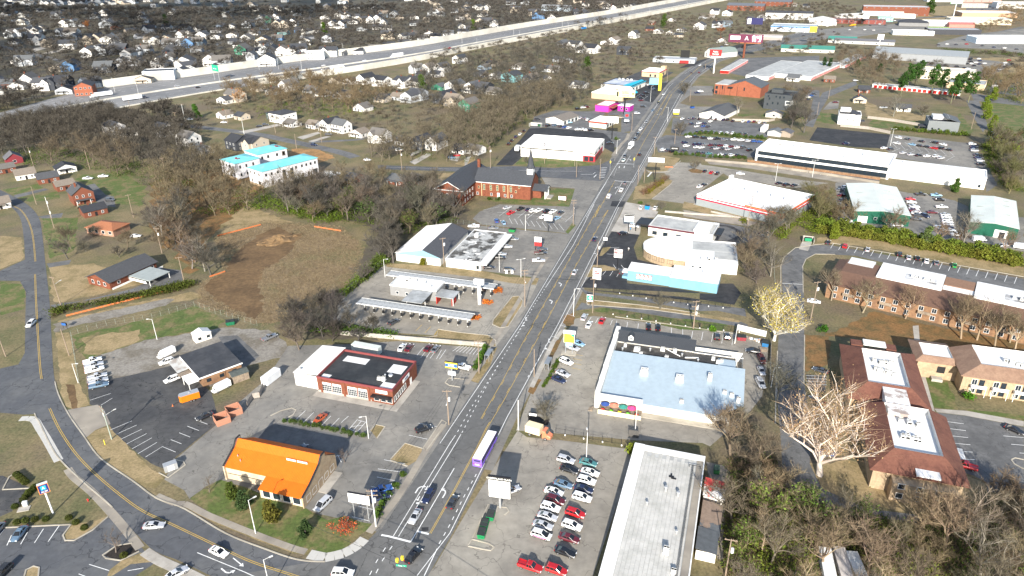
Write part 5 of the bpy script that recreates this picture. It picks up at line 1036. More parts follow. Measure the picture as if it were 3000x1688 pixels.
q=b.pt('dormer',dm,[WHITEW,DKM],(5.4,31.0,5.9));obj('window',wmesh(.8,.8,TRIM,2,2),q,(0,-.92,.3))
b.pt('metal_lean_to_roof',Box(33,22.3,4.62,38.2,28,5.0),PB)
for x,y in((12,13),(22.5,12.2)):ac(b,x,y,3.65+(y+1)/23*2.5-.15,2.3,2.1,1.6)
ac(b,31,14.8,5.2,1.2,1.6,1.9);ac(b,35.5,9.5,4.6,1.1,1,.9);ac(b,37.5,8.6,4.5,1.1,1,1);ac(b,39.3,6.5,4.1,1,1,1.7);ac(b,24,2.5,3.9,1,.9,.9)
for x,y,w in((8,26.5,1.9),(9.5,24,1.2),(15.8,28.8,1.3),(19.6,28.9,1.1),(31.5,27.4,1.0),(33,25.6,1.1),(34,26.3,.9),(4,28,.8),(17.5,24,1.2)):ac(b,x,y,4.6,w,w*.9,1.1)
for x,y in((3.5,25.5),(12,27.5),(22,27),(27,25)):vent(b,x,y,4.6,.25,.8)
b.pt('duct',MB().tube((17,28.8,5.3),(21.5,26,5.0),.16,.16,6),TRIM);b.pt('duct',MB().tube((23,26,4.8),(27,27,4.8),.2,.2,6),TRIM)
b.on(0,27,1.0,Box(-13,-.06,0,13,-.02,1.5).mesh('mural',M('mural_paint',(.75,.72,.66),(.3,.3,.28),scale=1.6,var=.15,s2=1.1,mix=(.66,.7))),'mural')
b.win(0,(15.5,16.3,22,22.8),1.3,.6,1.1,DARK);b.win(1,(11,14),1.2,1.0,1.1,DARK);b.on(1,8,0,door_mesh(1.1,2.1,DARK),'door')
b.pt('kerb_step',Box(13,-2.4,0,38,-.02,.16),KERB)
tx=Box(1.2,-3.6,.55,13.4,-.02,.7);b.pt('terrace_deck',tx,WOOD)
b.pt('terrace_wall',Box(1.2,-3.9,0,13.5,-3.62,1.35),M('terrace_paint',(.72,.66,.45),(.3,.5,.2),scale=.8,var=.06,s2=.5,mix=(.62,.66)))
st=MB();[st.box(-.8-i*.3,-3.4,0,-.5-i*.3+.02,-1.6,.6-.14*i)for i in range(4)];b.pt('steps',st,WOOD)
def umbrella(lab,P,c):
 t=thing('patio_umbrella',lab,'umbrella',(*P,.7),0,'umbrellas on the pub terrace');n=8;mb=MB()
 for i in range(n):
  a0,a1=2*pi*i/n,2*pi*(i+1)/n;mb.face([(1.35*cos(a0),1.35*sin(a0),2.0),(1.35*cos(a1),1.35*sin(a1),2.0),(0,0,2.65)])
 obj('canopy',mb.mesh('canopy',col('umbrella_fabric',c)),t);add('pole',MB().tube((0,0,0),(0,0,2.6),.035,.035,5),STEEL,t)
def armchair(lab,P,c,rz):
 t=thing('lounge_chair',lab,'chair',(*P,.7),rz,'chairs on the pub terrace');m=col('plastic_chair',c,rough=.5)
 add('seat',Box(-.35,-.35,.32,.35,.35,.42,bot=1),m,t);add('backrest',Box(-.35,.35,.42,.35,.45,1.05),m,t)
 for s in(-1,1):
  add('armrest',Box(s*.42-.07,-.4,.6,s*.42+.07,.4,.66,bot=1),m,t)
  for y in(-.3,.32):add('leg',Box(s*.38-.05,y-.05,0,s*.38+.05,y+.05,.32),m,t)
for lab,x,c in(('dark blue umbrella, leftmost on the pub terrace',3.0,(.03,.07,.25)),('coral umbrella, second on the pub terrace',5.6,(.7,.2,.13)),('dark teal umbrella, third on the pub terrace',8.2,(.04,.22,.18)),('hot pink umbrella, rightmost on the pub terrace',10.7,(.7,.06,.2))):umbrella(lab,b.wpt(x,-2.4),c)
for lab,x,c in(('red lounge chair at the left of the pub terrace',2.6,(.55,.03,.02)),('green lounge chair beside the left red one',5.0,(.12,.4,.02)),('yellow lounge chair on the pub terrace',7.4,(.65,.5,.02)),('green lounge chair right of the yellow one',9.8,(.1,.38,.03)),('red lounge chair at the right end of the pub terrace',12.2,(.55,.05,.03))):armchair(lab,b.wpt(x,-3.1),c,b.yaw+170)
for i,(lab,x)in enumerate((('dark grey bin box left of the pair at the pub corner',35.2),('dark grey bin box right of the pair at the pub corner',38.2))):
 t=thing('bin_box',lab,'bin',b.wpt(x,-.8+i*1.9),b.yaw+28,'bin boxes at the pub corner');add('bin_body',Box(-1.2,-.9,0,1.2,.9,1.5),DKM,t);add('lid',Box(-1.25,-.95,1.503,1.25,.95,1.6),DARK,t)
t=thing('enclosure_wall','white angled block wall round the pub rubbish heap','wall',(0,0));P=W('74.7,206.3 78.2,215.6 86.6,210.6')
for a,c in zip(P,P[1:]):
 mb=MB();dx,dy=c[0]-a[0],c[1]-a[1];l=hypot(dx,dy);nx,ny=-dy/l*.12,dx/l*.12;mb.prism([(a[0]-nx,a[1]-ny),(c[0]-nx,c[1]-ny),(c[0]+nx,c[1]+ny),(a[0]+nx,a[1]+ny)],0,2.2);obj('wall_panel',mb.mesh('wall_panel',WHITEW),t)
def dumpster(label,P,yaw,c=(.01,.14,.05),w=2.0,l=3.0,h=1.6,lid=(.03,.035,.035),cat='dumpster',group=None,z=0):
 t=thing('dumpster',label,cat,(*P,z),yaw,group);m=col('dumpster_paint',c,var=.15,scale=2)
 b_=MB();b_.loft([[(-l/2+.15,-w/2+.1,.15),(l/2-.15,-w/2+.1,.15),(l/2-.15,w/2-.1,.15),(-l/2+.15,w/2-.1,.15)],[(-l/2,-w/2,h-.15),(l/2,-w/2,h-.15),(l/2,w/2,h),(-l/2,w/2,h)]],0,True,False)
 for i in range(4):x=-l/2+.3+i*(l-.6)/3;b_.box(x-.05,-w/2-.05,.3,x+.05,-w/2+.02,h-.3)
 for s in(-1,1):b_.box(s*l/2-.12,-.5,.7,s*l/2+.12,.5,.95)
 obj('container',b_.mesh('container',m),t);lm=col('dumpster_lid',lid)
 for s in(-1,1):
  f=[(s*l/4-l/4+.04,-w/2-.04,h-.12),(s*l/4+l/4-.04,-w/2-.04,h-.12),(s*l/4+l/4-.04,w/2+.02,h+.03),(s*l/4-l/4+.04,w/2+.02,h+.03)];add('lid',MB().loft([f,[(x,y,z+.06)for x,y,z in f]],0,True,True),lm,t)
 return t
dumpster('blue dumpster at the right end of the pub rubbish heap',(84.4,204.9),70,(.03,.15,.33));dumpster('dumpster with a red side against the white enclosure wall',(77.6,208.7),-10,(.25,.04,.05))
hp=MB()
for i in range(26):x,y=RU(-3,3),RU(-1.2,1.2);a=RU(.3,.7);hp.box(x-a/2,y-a/2,0,x+a/2,y+a/2,RU(.3,.9),i%4)
tag(obj('rubbish_heap',hp.mesh('rubbish_heap',[TRIM,WOOD,col('rag_pink',(.5,.3,.25)),col('bag_blue',(.2,.3,.4))]),None,(*(82.3,207.9),0),-15),'heap of boxes and bags between the two dumpsters at the pub','rubbish')
pl_=thing('pallet_stack','stack of wooden pallets behind the black sedan at the pub','pallets',(82.7,201.6),-10)
for i in range(6):add('pallet',Box(-1.2,-.8,i*.15+.02,1.2,.8,i*.15+.13),WOOD,pl_)
g4='green dumpsters beside the plaza sign'
for lab,p in(('green dumpster nearest the plaza sign post',(-5.7,127.1)),('green dumpster in the middle of the three by the plaza sign',(-7.1,124.3)),('green dumpster lowest of the three by the plaza sign',(-7.6,121.5))):dumpster(lab,p,72+8,(.01,.2,.07),1.7,2.6,1.5,group=g4)
dumpster('bright blue dumpster on the car wash forecourt',(69,341),70,(.01,.2,.5),2.2,2.4,2);dumpster('green dumpster in the concrete pen above the motel bend',(133.5,296.1),160,(.02,.25,.12));dumpster('green dumpster on the edge of the church car park',(0.4,311.6),-18,(.02,.22,.06))
dumpster('green dumpster by the corner of the parts shop',(156,357),40,(.01,.18,.08));dumpster('blue dumpster by the white gabled garage',(148,581),20,(.02,.08,.3));dumpster('green skip with open lids in the corner of the grass yard',(-101.1,224),20,(.01,.13,.06));dumpster('green dumpster beside the tyre shop pen',(22,525),20,(.03,.12,.06))
def pen(label,P,yaw,w,d,h,m):
 t=thing('bin_pen',label,'enclosure',P,yaw)
 for f in((-w/2,d/2-.1,w/2,d/2+.1),(-w/2-.1,-d/2,-w/2+.1,d/2-.1),(w/2-.1,-d/2,w/2+.1,d/2-.1)):add('wall_panel',Box(f[0],f[1],0,f[2],f[3],h),m,t)
 return t
pen('concrete pen round the green dumpster above the motel bend',(133.1,295),-20,4.6,4.2,2,CONC);pen('white block pen at the back of the tyre shop',(19,524),-18,9,4,2.4,CONCW)
for lab,p in(('red brown board bin pen, lower of the two by the dark car park',(-83.2,166.3)),('red brown board bin pen, upper of the two by the dark car park',(-81.2,170.4))):
 t=thing('bin_pen',lab,'enclosure',p,37);bd=Box(-.14,-.04,0,.14,.04,2).mesh('board',M('red_boards',(.42,.2,.13),scale=2,var=.15))
 for i in range(12):
  for y in(-1.9,1.9):obj('board',bd,t,(-1.75+i*.31,y,0))
  for x in(-1.9,1.9):obj('board',bd,t,(x,-1.75+i*.31,0),90)
OR=ribmat('orange_metal',(.66,.15,.01),.45,.1);CB=M('cream_block',(.52,.43,.31),(.45,.36,.26),scale=1,var=.1,s2=.4)
b=Bld('orange_roofed_shop','cream block shop with a bright orange metal roof',(-73.6,140.2),-17.2,24.6,13.2,3.6,'shop')
b.walls(CB,y0=2.0);b.walls(CB,12.3,-1.7,24.4,1.98,0,3.0,'front_bay_wall')
def slope(x0,x1,P,name,m=OR,n=None):
 r=MB();f=[(x0,P[0][0],P[0][1]),(x1,P[0][0],P[0][1]),(x1,P[1][0],P[1][1]),(x0,P[1][0],P[1][1])];r.loft([f,[(x,y,z+.12)for x,y,z in f]],0,True,True);b.pt(name,r,m)
 ribs(b,n or int((x1-x0)/.42),(x0,P[0][0],P[0][1]+.12),(x1,P[0][0],P[0][1]+.12),(x0,P[1][0],P[1][1]+.12),(x1,P[1][0],P[1][1]+.12),m,wd=.06,h=.06)
slope(.1,24.3,((1.6,3.9),(6.6,6.4)),'front_roof');slope(.1,24.3,((6.62,6.4),(8.3,7.9)),'ridge_band');slope(12.2,24.4,((-2.1,2.85),(1.6,3.9)),'front_bay_roof');slope(.1,24.3,((14.0,3.9),(8.3,7.9)),'rear_roof')
for x,nm in((-.25,'left'),(24.35,'right')):
 y0=1.4 if nm=='left' else-2.1;e=MB();prof=[(y0,0),(13.6,0),(13.6,4.1),(9.3,7.2),(9.3,8.3),(7.6,8.3),(6.3,6.7),(1.4,4.35)]+([(-2.1,3.25)]if nm=='right' else[])
 e.loft([[(x,y,z)for y,z in prof],[(x+.3,y,z)for y,z in prof]],0,True,True);b.pt('gable_wall',e,BRICKC if nm=='right' else CB)
 c=MB();top=prof[2:]
 for(y0_,z0_),(y1_,z1_)in zip(top,top[1:]):f=[(x-.08,y0_,z0_),(x+.38,y0_,z0_),(x+.38,y1_,z1_),(x-.08,y1_,z1_)];c.loft([f,[(a,q,z+.12)for a,q,z in f]],0,True,True)
 b.pt('coping',c,DARK)
b.pt('soffit',Box(12.4,-1.7,2.7,24.2,-1.5,2.84),TRIM);b.win(0,(14.2,17,19.8,22.6),.6,2.0,1.9,TRIM,1,1,y0=-1.7)
b.win(1,(.3,3.0,8.6,11.4),.7,1.7,1.6,TRIM,1,1);b.on(1,5.9,0,wmesh(1.9,2.4,TRIM,2,1),'door');b.pt('wall_band',Box(.3,1.93,1.8,12.2,1.99,1.95),DARK)
sg=MB()
for x0,x1 in((15.6,18.3),(18.6,21.6)):
 n=8
 for i in range(n):a=x0+(x1-x0)*i/n;f=[(a,6.0,6.28),(a+.26,6.0,6.28),(a+.26,6.0,6.85),(a,6.0,6.85)];sg.loft([f,[(x,y+.1,z)for x,y,z in f]],0,True,True)
b.pt('roof_letters',sg,TRIM);vent(b,3.6,3.6,4.9,.1,.5);vent(b,2.2,4.6,5.3,.1,.5)
b.pt('entry_slab',Box(24.7,4,0,27.2,12,.12),CONC)
b=Bld('tyre_workshop','red brick tyre workshop with a black flat roof and glazed bay doors',(-59.2,180.9),-18,25.2,16.6,5.4)
b.walls(BRICK);b.flat(BROOF,par=.6,cope=col('maroon_coping',(.2,.05,.05)))
for x0,y0,x1,y1 in((2.5,11,10.5,14.2),(.8,.8,3.6,2.8),(18.8,9.2,23.6,13.8),(20.4,.9,24.4,4.0)):b.pt('roof_patch',Box(x0,y0,4.802,x1,y1,4.83),WROOF)
ac(b,18.6,4.8,4.8,1.1,1,.9);ac(b,20.1,4.6,4.83,1,1,1.3);vent(b,19.6,6.6,4.8);vent(b,21,7.4,4.8,.5,.4)
for u in(3.2,6.6,11.8,15.3):b.on(0,u,0,wmesh(2.9,3.0,TRIM,5,4),'bay_door');b.on(0,u,3.1,Box(-1.5,-.05,0,1.5,.02,.7).mesh('door_panel',TRIM),'door_panel')
for u in(1.4,9.2,17.4):b.pt('pilaster',Box(u-.35,-.18,0,u+.35,-.01,5.0),BRICK)
b.pt('base_course',Box(0,-.08,0,18,-.01,.7),CONC);b.pt('entrance_canopy',Box(18.6,-1.6,2.6,25.0,-.02,2.95,bot=1),DARK);b.win(0,(19.8,22.0,24.0),.7,1.6,1.8,TRIM)
b.win(1,[1.2+i*1.35 for i in range(6)],.8,1.1,1.7,TRIM);b.on(1,12,0,door_mesh(1,2.1,TRIM),'door')
b.on(0,21.6,3.5,Box(-1.9,-.12,0,1.9,-.02,1.1).mesh('sign_board',TRIM),'sign_board');text_on(b,0,21.6,4.05,'NTB',1.0,col('ntb_blue',(.08,.1,.2)),.16)
b.on(1,9,3.4,Box(-2.2,-.12,0,2.2,-.02,1.2).mesh('sign_board',TRIM),'sign_board');text_on(b,1,9,4.0,'NTB',1.0,col('ntb_blue',(.08,.1,.2)),.16)
b.pt('forecourt_slab',Box(-.5,-2.6,0,25,-.02,.06).box(25.22,-2.6,0,27.4,14,.06),CONC)
b.walls(STEELW,-8.6,1.0,-.02,17.6,0,4.6,'annexe_wall');r=MB();f=[(-8.8,.8,4.6),(-.05,.8,5.2),(-.05,17.8,5.2),(-8.8,17.8,4.6)];r.loft([f,[(x,y,z+.12)for x,y,z in f]],0,True,True);b.pt('annexe_roof',r,STEELW);ribs(b,30,(-8.8,.8,4.72),(-8.8,17.8,4.72),(-.05,.8,5.32),(-.05,17.8,5.32),STEELW)
b.on(0,-3.6,0,door_mesh(1.6,2.4,TRIM),'door',y0=1.0);b.on(0,-1.4,0,door_mesh(1.6,2.4,TRIM),'door',y0=1.0);ac(b,-7.4,2.4,4.75,.9,.9,.7);b.foot(-10,-1,0,19)
b=Bld('dark_roofed_workshop','low brick workshop with a single dark roof slope in the van yard',(-95.4,184.0),41,12.4,16.4,3.6)
b.walls(BRICKT);r=MB();f=[(-.8,-.4,3.6),(12.6,-.4,3.6),(12.6,16.6,4.1),(-.8,16.6,4.1)];r.loft([f,[(x,y,z+.14)for x,y,z in f]],0,True,True);b.pt('roof',r,M('charcoal_roof',(.042,.045,.052),(.06,.062,.068),scale=.6,var=.15,s2=.2))
b.pt('fascia',Box(-.9,-.5,3.3,12.7,-.42,3.76).box(-.95,-.4,3.3,-.82,16.6,3.9),TRIM);b.pt('porch_roof',Box(-4.2,-.5,2.9,-.96,5.5,3.06,bot=1),TRIM);b.pt('porch_roof',Box(-4.6,5.6,2.7,-.96,8.2,2.86,bot=1),WOOD)
for x,y in((-4,-.3),(-4,5.3)):b.pt('post',Box(x-.08,y-.08,0,x+.08,y+.08,2.9),TRIM)
rr=MB();f=[(-4.4,8.6,2.8),(-.9,8.6,3.1),(-.9,17.6,3.1),(-4.4,17.6,2.8)];rr.loft([f,[(x,y,z+.08)for x,y,z in f]],0,True,True);b.pt('rusty_awning',rr,M('rusty_tin',(.5,.5,.48),(.25,.2,.16),scale=1,var=.15,s2=.5));ribs(b,16,(-4.4,8.6,2.88),(-4.4,17.6,2.88),(-.9,8.6,3.18),(-.9,17.6,3.18),STEEL)
for u in(2,6,10):b.win(0,(u,),1.2,1.2,1.0,DARK)
b.pt('drainpipe',MB().tube((7,-.12,0),(7,-.12,3.3),.07,.07,6),BRICKT);b.pt('sill_panel',Box(12.45,-.5,.4,12.6,.4,1.2),STEELW)
b=Bld('garden_shed','small white shed with a grey gabled roof beside the workshop',(-108.2,210.8),41,5.4,3.4,2.6,'shed');b.walls(WHITEW);b.gable(STEELW,1.0,'y',.15,wallm=WHITEW);b.win(0,(1.4,4.3),.9,.9,.8,DARK,2,1)
b=Bld('lean_to_shed','dark roofed shed between the white van and the shipping container',(-86.6,185.4),38,5,3.4,2.6,'shed');b.walls(WOOD);b.gable(M('moss_felt',(.07,.08,.075),var=.25,scale=1),.6,'x',.2,wallm=WOOD)
CAN=M('canopy_sheet',(.40,.41,.41),(.27,.275,.27),scale=.5,var=.1,s2=.15,rough=.6)
b=Bld('drive_in','drive-in restaurant with two long pale stall canopies and a central kitchen',(-47.0,246.3),-18,19.4,8.6,4.6,'restaurant')
b.walls(M('drive_in_block',(.24,.24,.24),scale=.6,var=.08));b.flat(WROOF,par=.5,cope=STEELW);units(b,3,6,9,5.5,4.1,5);ac(b,12,5.2,4.1,1.5,1.3,1.2);ac(b,15.5,3,4.1,1,1,.8)
b.pt('side_roof',Box(10,-10.5,3.9,18,-.02,4.1,bot=1),CAN);b.pt('porch_roof',Box(19.42,-2,3.0,27,4.5,3.25,bot=1),CAN);b.win(0,(3,7),1,1.0,1.0,TRIM);b.win(1,(2,5.5),.8,1.6,1.6,TRIM)
b.pt('red_wall',Box(26.2,-1.9,0,26.5,2,2.9).box(20,-1.95,0,20.3,1.5,2.9),col('drive_in_red',(.4,.03,.02)))
for x,y in((17.8,-7),(10.3,-7),(26.8,4.2),(26.8,-1.8)):b.pt('post',Box(x-.1,y-.1,0,x+.1,y+.1,3.1),TRIM)
b.foot(-12,-12,36,22)
def canopy(label,A,L,wd,posts,rz=-18):
 t=thing('stall_canopy',label,'canopy',A,rz,'drive-in stall canopies');n=22;me=Box(.02,0,4.3,L/n-.02,wd,4.42,bot=1).mesh('roof_panel',CAN)
 for i in range(n):obj('roof_panel',me,t,(i*L/n,0,0))
 e=Box(-.1,-.12,4.1,L+.1,-.02,4.5).box(-.1,wd+.02,4.1,L+.1,wd+.12,4.5);obj('fascia',e.mesh('fascia',STEELW),t)
 p=Box(-.1,-.1,0,.1,.1,4.3).mesh('post',STEELW);mn=Box(-.35,-.25,.9,.35,.25,2.0).mesh('menu_board',DARK)
 for i in range(posts):
  x=2+i*(L-4)/(posts-1);obj('post',p,t,(x,wd/2,0));obj('menu_board',mn,t,(x+.5,wd/2-.6,0))
 return t
canopy('front stall canopy of the drive-in with a row of menu posts',(-57.0,231.2),44.5,4.4,12);canopy('back stall canopy of the drive-in behind the kitchen',(-49.8,255.5),45,4.2,12)
t=thing('sign_pylon','tall white T shaped pylon at the end of the back canopy','pylon',(-12.2,237.7),-18);add('mast',Box(-.5,-.5,0,.5,.5,8.4),TRIM,t);add('cross_panel',Box(-1.9,-.6,8.402,1.9,.6,10.2),TRIM,t)
b=Bld('gabled_warehouse','warehouse with one white and one dark roof slope and a pale blue gable',(-49.4,279.4),-18,20.4,32.6,3.8)
b.walls(WHITEW);LB=col('pale_blue_paint',(.2,.36,.44));g=MB().face([(0,-.02,3.3),(20.4,-.02,3.3),(20.4,-.02,3.8),(12.6,-.02,6.4),(0,-.02,3.8)]);b.pt('gable_wall',g,LB)
for(xa,za,xb,zb),m,nm in(((-.3,3.8,12.6,6.5),WROOF,'white_roof_slope'),((20.8,3.7,12.6,6.5),SHING,'dark_roof_slope')):
 f=[(xa,-.4,za),(xb,-.4,zb),(xb,33,zb),(xa,33,za)];r=MB().loft([f,[(x,y,z+.12)for x,y,z in f]],0,True,True);b.pt(nm,r,m,color=(.07,.072,.08))
ribs(b,34,(-.3,-.3,3.92),(-.3,32.8,3.92),(12.5,-.3,6.62),(12.5,32.8,6.62),WROOF)
b=Bld('flat_roofed_shop','white shop with a patchy worn flat roof beside the warehouse',(-27.6,272.4),-18,15.6,34.5,4,'shop');b.walls(WHITEW);b.flat(M('patchy_roof',(.40,.40,.385),(.085,.08,.072),scale=.6,var=.3,s2=.2,mix=(.46,.56)),par=.25,cope=WROOF)
for i in range(30):x,y=RU(1,13),RU(1,31);b.pt('roof_patch',Box(x,y,3.752+.002*i/30,x+RU(.8,2.4),y+RU(.5,1.2),3.77+.004*i),(WROOF,GROOF,BROOF)[i%3])
ac(b,4,27,3.76,1.6,2.2,1.6);b.pt('awning',Box(15.62,-.3,2.9,18.2,34.6,3.5,bot=1),TRIM);b.on(1,8,0,wmesh(4,2.4,DARK,3),'window');b.win(1,(14,20,26,31),.4,3.4,2.1,DARK,2);b.win(0,(14.2,),.8,1,1.4,DARK)
BL=M('pale_blue_siding',(.17,.34,.44),(.155,.31,.41),scale=.8,var=.05,s2=.3)
b=Bld('blue_shop','pale blue shop with a white metal roof and poster windows',(46.2,257.2),-21.5,35,10.5,4.4,'shop');b.walls(BL,x1=16.6,y1=7);b.walls(BL,16.62,-.4,35,10.5,0,4.2,'wing_wall')
for x0,x1,y0,y1,z in((-.2,16.6,-.25,7.2,4.4),(16.64,35.2,-.65,10.7,4.2)):
 f=[(x0,y0,z),(x1,y0,z),(x1,y1,z+.5),(x0,y1,z+.5)];b.pt('roof',MB().loft([f,[(x,y,w_+.12)for x,y,w_ in f]],0,True,True),WROOF);ribs(b,int((x1-x0)/.8),(x0,y0,z+.12),(x1,y0,z+.12),(x0,y1,z+.62),(x1,y1,z+.62),WROOF,h=.05)
sd=MB();[sd.box(i*.55+.02,-.045,.1,i*.55+.07,-.002,4.2)for i in range(30)];[sd.box(16.7+i*.55,-.445,.1,16.75+i*.55,-.402,4.1)for i in range(33)];q=b.pt('siding_batten',sd,BL);q['kind']='stuff'
pc=M('poster_print',(.6,.57,.54),(.4,.05,.04),scale=2.5,var=.08,s2=1.3,mix=(.52,.58))
for i in range(4):b.on(0,4.2+i*1.62,1.3,wmesh(1.45,2.1,DARK,1,1,pc),'poster_window')
b.pt('porch',Box(-2.6,1,2.6,-.22,5,2.8,bot=1),TRIM);b.pt('porch_wall',Box(-2.4,1.2,0,-.22,4.6,1),BL)
for x,y in((13,5),(24,6),(29,7)):ac(b,x,y,4.7,1.2,1.1,.9)
b=Bld('pawn_shop','white pawn shop with a rounded front and flat white roof',(56,273),-14,38,22,5,'shop');n=14
cx,cy,rx,ry=16,10,17.5,12;arc=[(cx-rx*cos(a),cy-ry*sin(a))for a in[pi/2*(1-2*i/n)for i in range(n+1)]];poly=[(16.5,arc[0][1])]+arc+[(16.5,arc[-1][1])]
b.pt('round_wall',MB().prism(poly,0,3.6,top=False),BRICKC);b.pt('round_fascia',MB().prism([(x-(.2 if x<12 else 0),y)for x,y in poly],3.602,5.2),TRIM);b.pt('round_roof',MB().face([(x,y,5.215)for x,y in poly]),WROOF)
b.walls(WHITEW,16.52,-3.4,37,20,0,4.8,'rear_wall');b.flat(WROOF,16.52,-3.4,37,20,4.8,.3,TRIM);b.pt('grey_roof_area',Box(19,9,4.52,36.2,19.2,4.56),GROOF);b.pt('grey_roof_area',Box(28,1,4.52,36.4,8.8,4.56),GROOF)
for i in range(n):
 p,q=arc[i],arc[i+1];m_=((p[0]+q[0])/2,(p[1]+q[1])/2)
 if m_[1]<4 and m_[0]<14:b.pt('window',wmesh(2.2,1.7,DARK,2),None,(*m_,1.4),degrees(atan2(q[1]-p[1],q[0]-p[0])))
b.win(0,(3,6),1.2,1,1.2,TRIM,x0=16.52,y0=-3.4);units(b,22,-1,30,-1,4.5,3)
b=Bld('car_wash','car wash building with a flat grey roof and dark maroon fascia',(63,305),-26,29,15.5,5);b.walls(WHITEW);b.flat(GROOF,par=.5,cope=STEELW);b.pt('fascia',Box(-.1,-.16,4.1,21,-.02,5.0),col('maroon_fascia',(.1,.03,.04)));b.pt('raised_roof',Box(20,2,4.6,27,13.5,5.7),STEELW);b.pt('exit_hood',Box(29.02,3,0,30.5,12,.1).box(29.02,3,3.6,32,12,4.2,bot=1),DARK)
b.pt('entry_frame',Box(-7,3,3.2,-.02,12,3.9,bot=1).box(-7,3,0,-6.6,3.4,3.19).box(-7,11.6,0,-6.6,12,3.19),DARK);b.win(0,(3,8,14),1,2,1.6,DARK)
REDP=col('parts_red',(.55,.02,.05));ORP=col('parts_orange',(.75,.13,.02));GW=M('grey_block_wall',(.25,.275,.285),scale=.6,var=.06)
b=Bld('auto_parts_shop','big flat white auto parts shop with red and orange wall stripes',(95.0,346.2),-43,45.5,37,6,'shop');b.walls(GW);b.flat(WROOF,par=.7,cope=TRIM,th=.6)
for f,L in((0,45.5),(1,37)):
 for z,h,m in((3.5,.7,REDP),(4.25,.5,TRIM),(4.78,.55,REDP)):b.on(f,L/2,z,Box(-L/2-.05,-.09,0,L/2+.05,-.01,h).mesh('stripe',m),'stripe')
b.on(0,34,5.4,Box(-8,-.1,0,11.5,-.012,.65).mesh('stripe',ORP),'stripe');b.on(1,18.5,5.4,Box(-18.4,-.1,0,18.4,-.012,.65).mesh('stripe',ORP),'stripe');b.pt('corner_peak',Box(-.12,34,5.9,1.2,37.1,7.6),TRIM)
b.on(0,5.6,4.9,Box(-5.4,-.14,0,5.4,-.02,1.2).mesh('sign_board',TRIM),'sign_board');text_on(b,0,5.6,5.5,'AutoZone',1.7,REDP,.2)
for i in range(4):ac(b,16+i*7.2,24-i*.4,5.3,2.4,2.2,1.5)
b.pt('roof_seam',Box(9,4,5.31,9.12,22,5.34).box(9,22,5.31,40,22.12,5.34),REDP);b.pt('forecourt_slab',Box(-1.6,0,0,-.02,37,.08),CONC);b.win(3,(10,16,22,28),.6,3.4,2.4,DARK,2)
GS=M('green_metal_siding',(.01,.09,.055),scale=.6,var=.15,rough=.5)
def metal_shed(label,A,yaw,w,d,h,rise,sky=()):
 b=Bld('metal_shed',label,A,yaw,w,d,h,'shed');b.walls(GS);r=M('pale_metal_roof',(.52,.56,.53),(.47,.5,.48),scale=.4,var=.07,s2=.1);b.gable(r,rise,'y',.25,wallm=GS)
 for s0,xa in((1,-.2),(-1,w+.2)):ribs(b,22,(xa,0,h+.18),(xa,d,h+.18),(w/2,0,h+rise+.16),(w/2,d,h+rise+.16),r,h=.05)
 sk=MB();[sk.box(u-.1,-.05,.2,u,-.002,h-.1)for u in np.arange(.4,w,.9)];q=b.pt('siding_rib',sk,GS);q['kind']='stuff'
 for x,y in sky:b.pt('skylight',Box(-1.6,-.25,0,1.6,.25,.1),col('old_skylight',(.3,.32,.28)),(x,y,h+rise*(1-abs(x-w/2)/(w/2))+.2))
 return b
b=metal_shed('green metal shed with a pale roof on the left of the scrapyard',(163.8,319.5),-18.5,24,45,5.4,1.2,((5,12),(5,28),(18,20),(18,34)));b.on(0,4,0,door_mesh(4,3.2,TRIM),'door');b.on(0,9.5,2.0,wmesh(1.2,1.2,TRIM),'window')
b=metal_shed('green metal shed with a pale roof on the right of the scrapyard',(209.4,303.2),-31,18.6,43,5.4,1.0,((4,10),(4,24),(14,16),(14,30),(14,38)));b.on(0,12.5,0,door_mesh(5,3.6,TRIM),'door');b.on(0,13,.1,wmesh(2,2.6,DARK),'window',out=.06)
b=Bld('office_building','long two storey office with black window bands and a white roof',(150.2,424.8),-32.5,73.5,28,8);b.walls(M('black_curtain_wall',(.025,.027,.03),var=.1,rough=.3));b.flat(WROOF,par=.5,cope=TRIM,th=.5)
b.pt('roof_band',Box(-.3,-.4,6.9,73.8,-.02,8.0).box(-.3,-.02,6.9,-.02,28.2,8.0).box(73.52,-.02,6.9,73.8,28.2,8.0),TRIM);b.pt('floor_band',Box(-.2,-.35,3.4,73.7,-.02,4.5),TRIM);b.pt('base_band',Box(-.2,-.3,0,73.7,-.02,.7),CONCO)
wp=Box(-.9,-.05,0,.9,-.012,2.2).mesh('window',GLASS)
for i in range(36):
 for z in(1.0,4.6):b.on(0,1.3+i*2.0,z,wp,'window')
b.pt('end_pier',Box(-.35,-.4,0,.9,-.36,6.9).box(72.6,-.4,0,73.8,-.36,6.9),TRIM)
for x0 in(6,18,24,44,57):units(b,x0,18,x0+5.5,17,7.5,4,((1.3,1.1,1.1),(1.0,1.0,.9)))
for x,y in((10,6),(38,12),(48,8),(30,5)):vent(b,x,y,7.5);
ac(b,37,15,7.5,1.6,1.4,.9);b.pt('retaining_wall',Box(-4,-3.4,0,70,-3.0,1.4),BRICKT)
b=Bld('white_warehouse','long white warehouse with a stepped flat roof right of the office',(210.6,390.5),-30.5,50.5,17,6.6);b.walls(WHITEW);b.flat(WROOF,par=.3,cope=TRIM);b.pt('raised_roof',Box(4,8,6.31,44,16.6,6.8),WROOF);b.pt('grey_end',Box(-3.5,.2,0,-.02,16,5.6),M('grey_render',(.4,.39,.37),var=.08))
for x in(10,22,31):ac(b,x,12,6.8,1.2,.9,.6)
sm=MB();[sm.box(u,-.04,0,u+.06,-.002,6.4)for u in(12,25,38)];b.pt('joint',sm,GROOF);b.win(0,(48,),1,1,1.4,DARK)
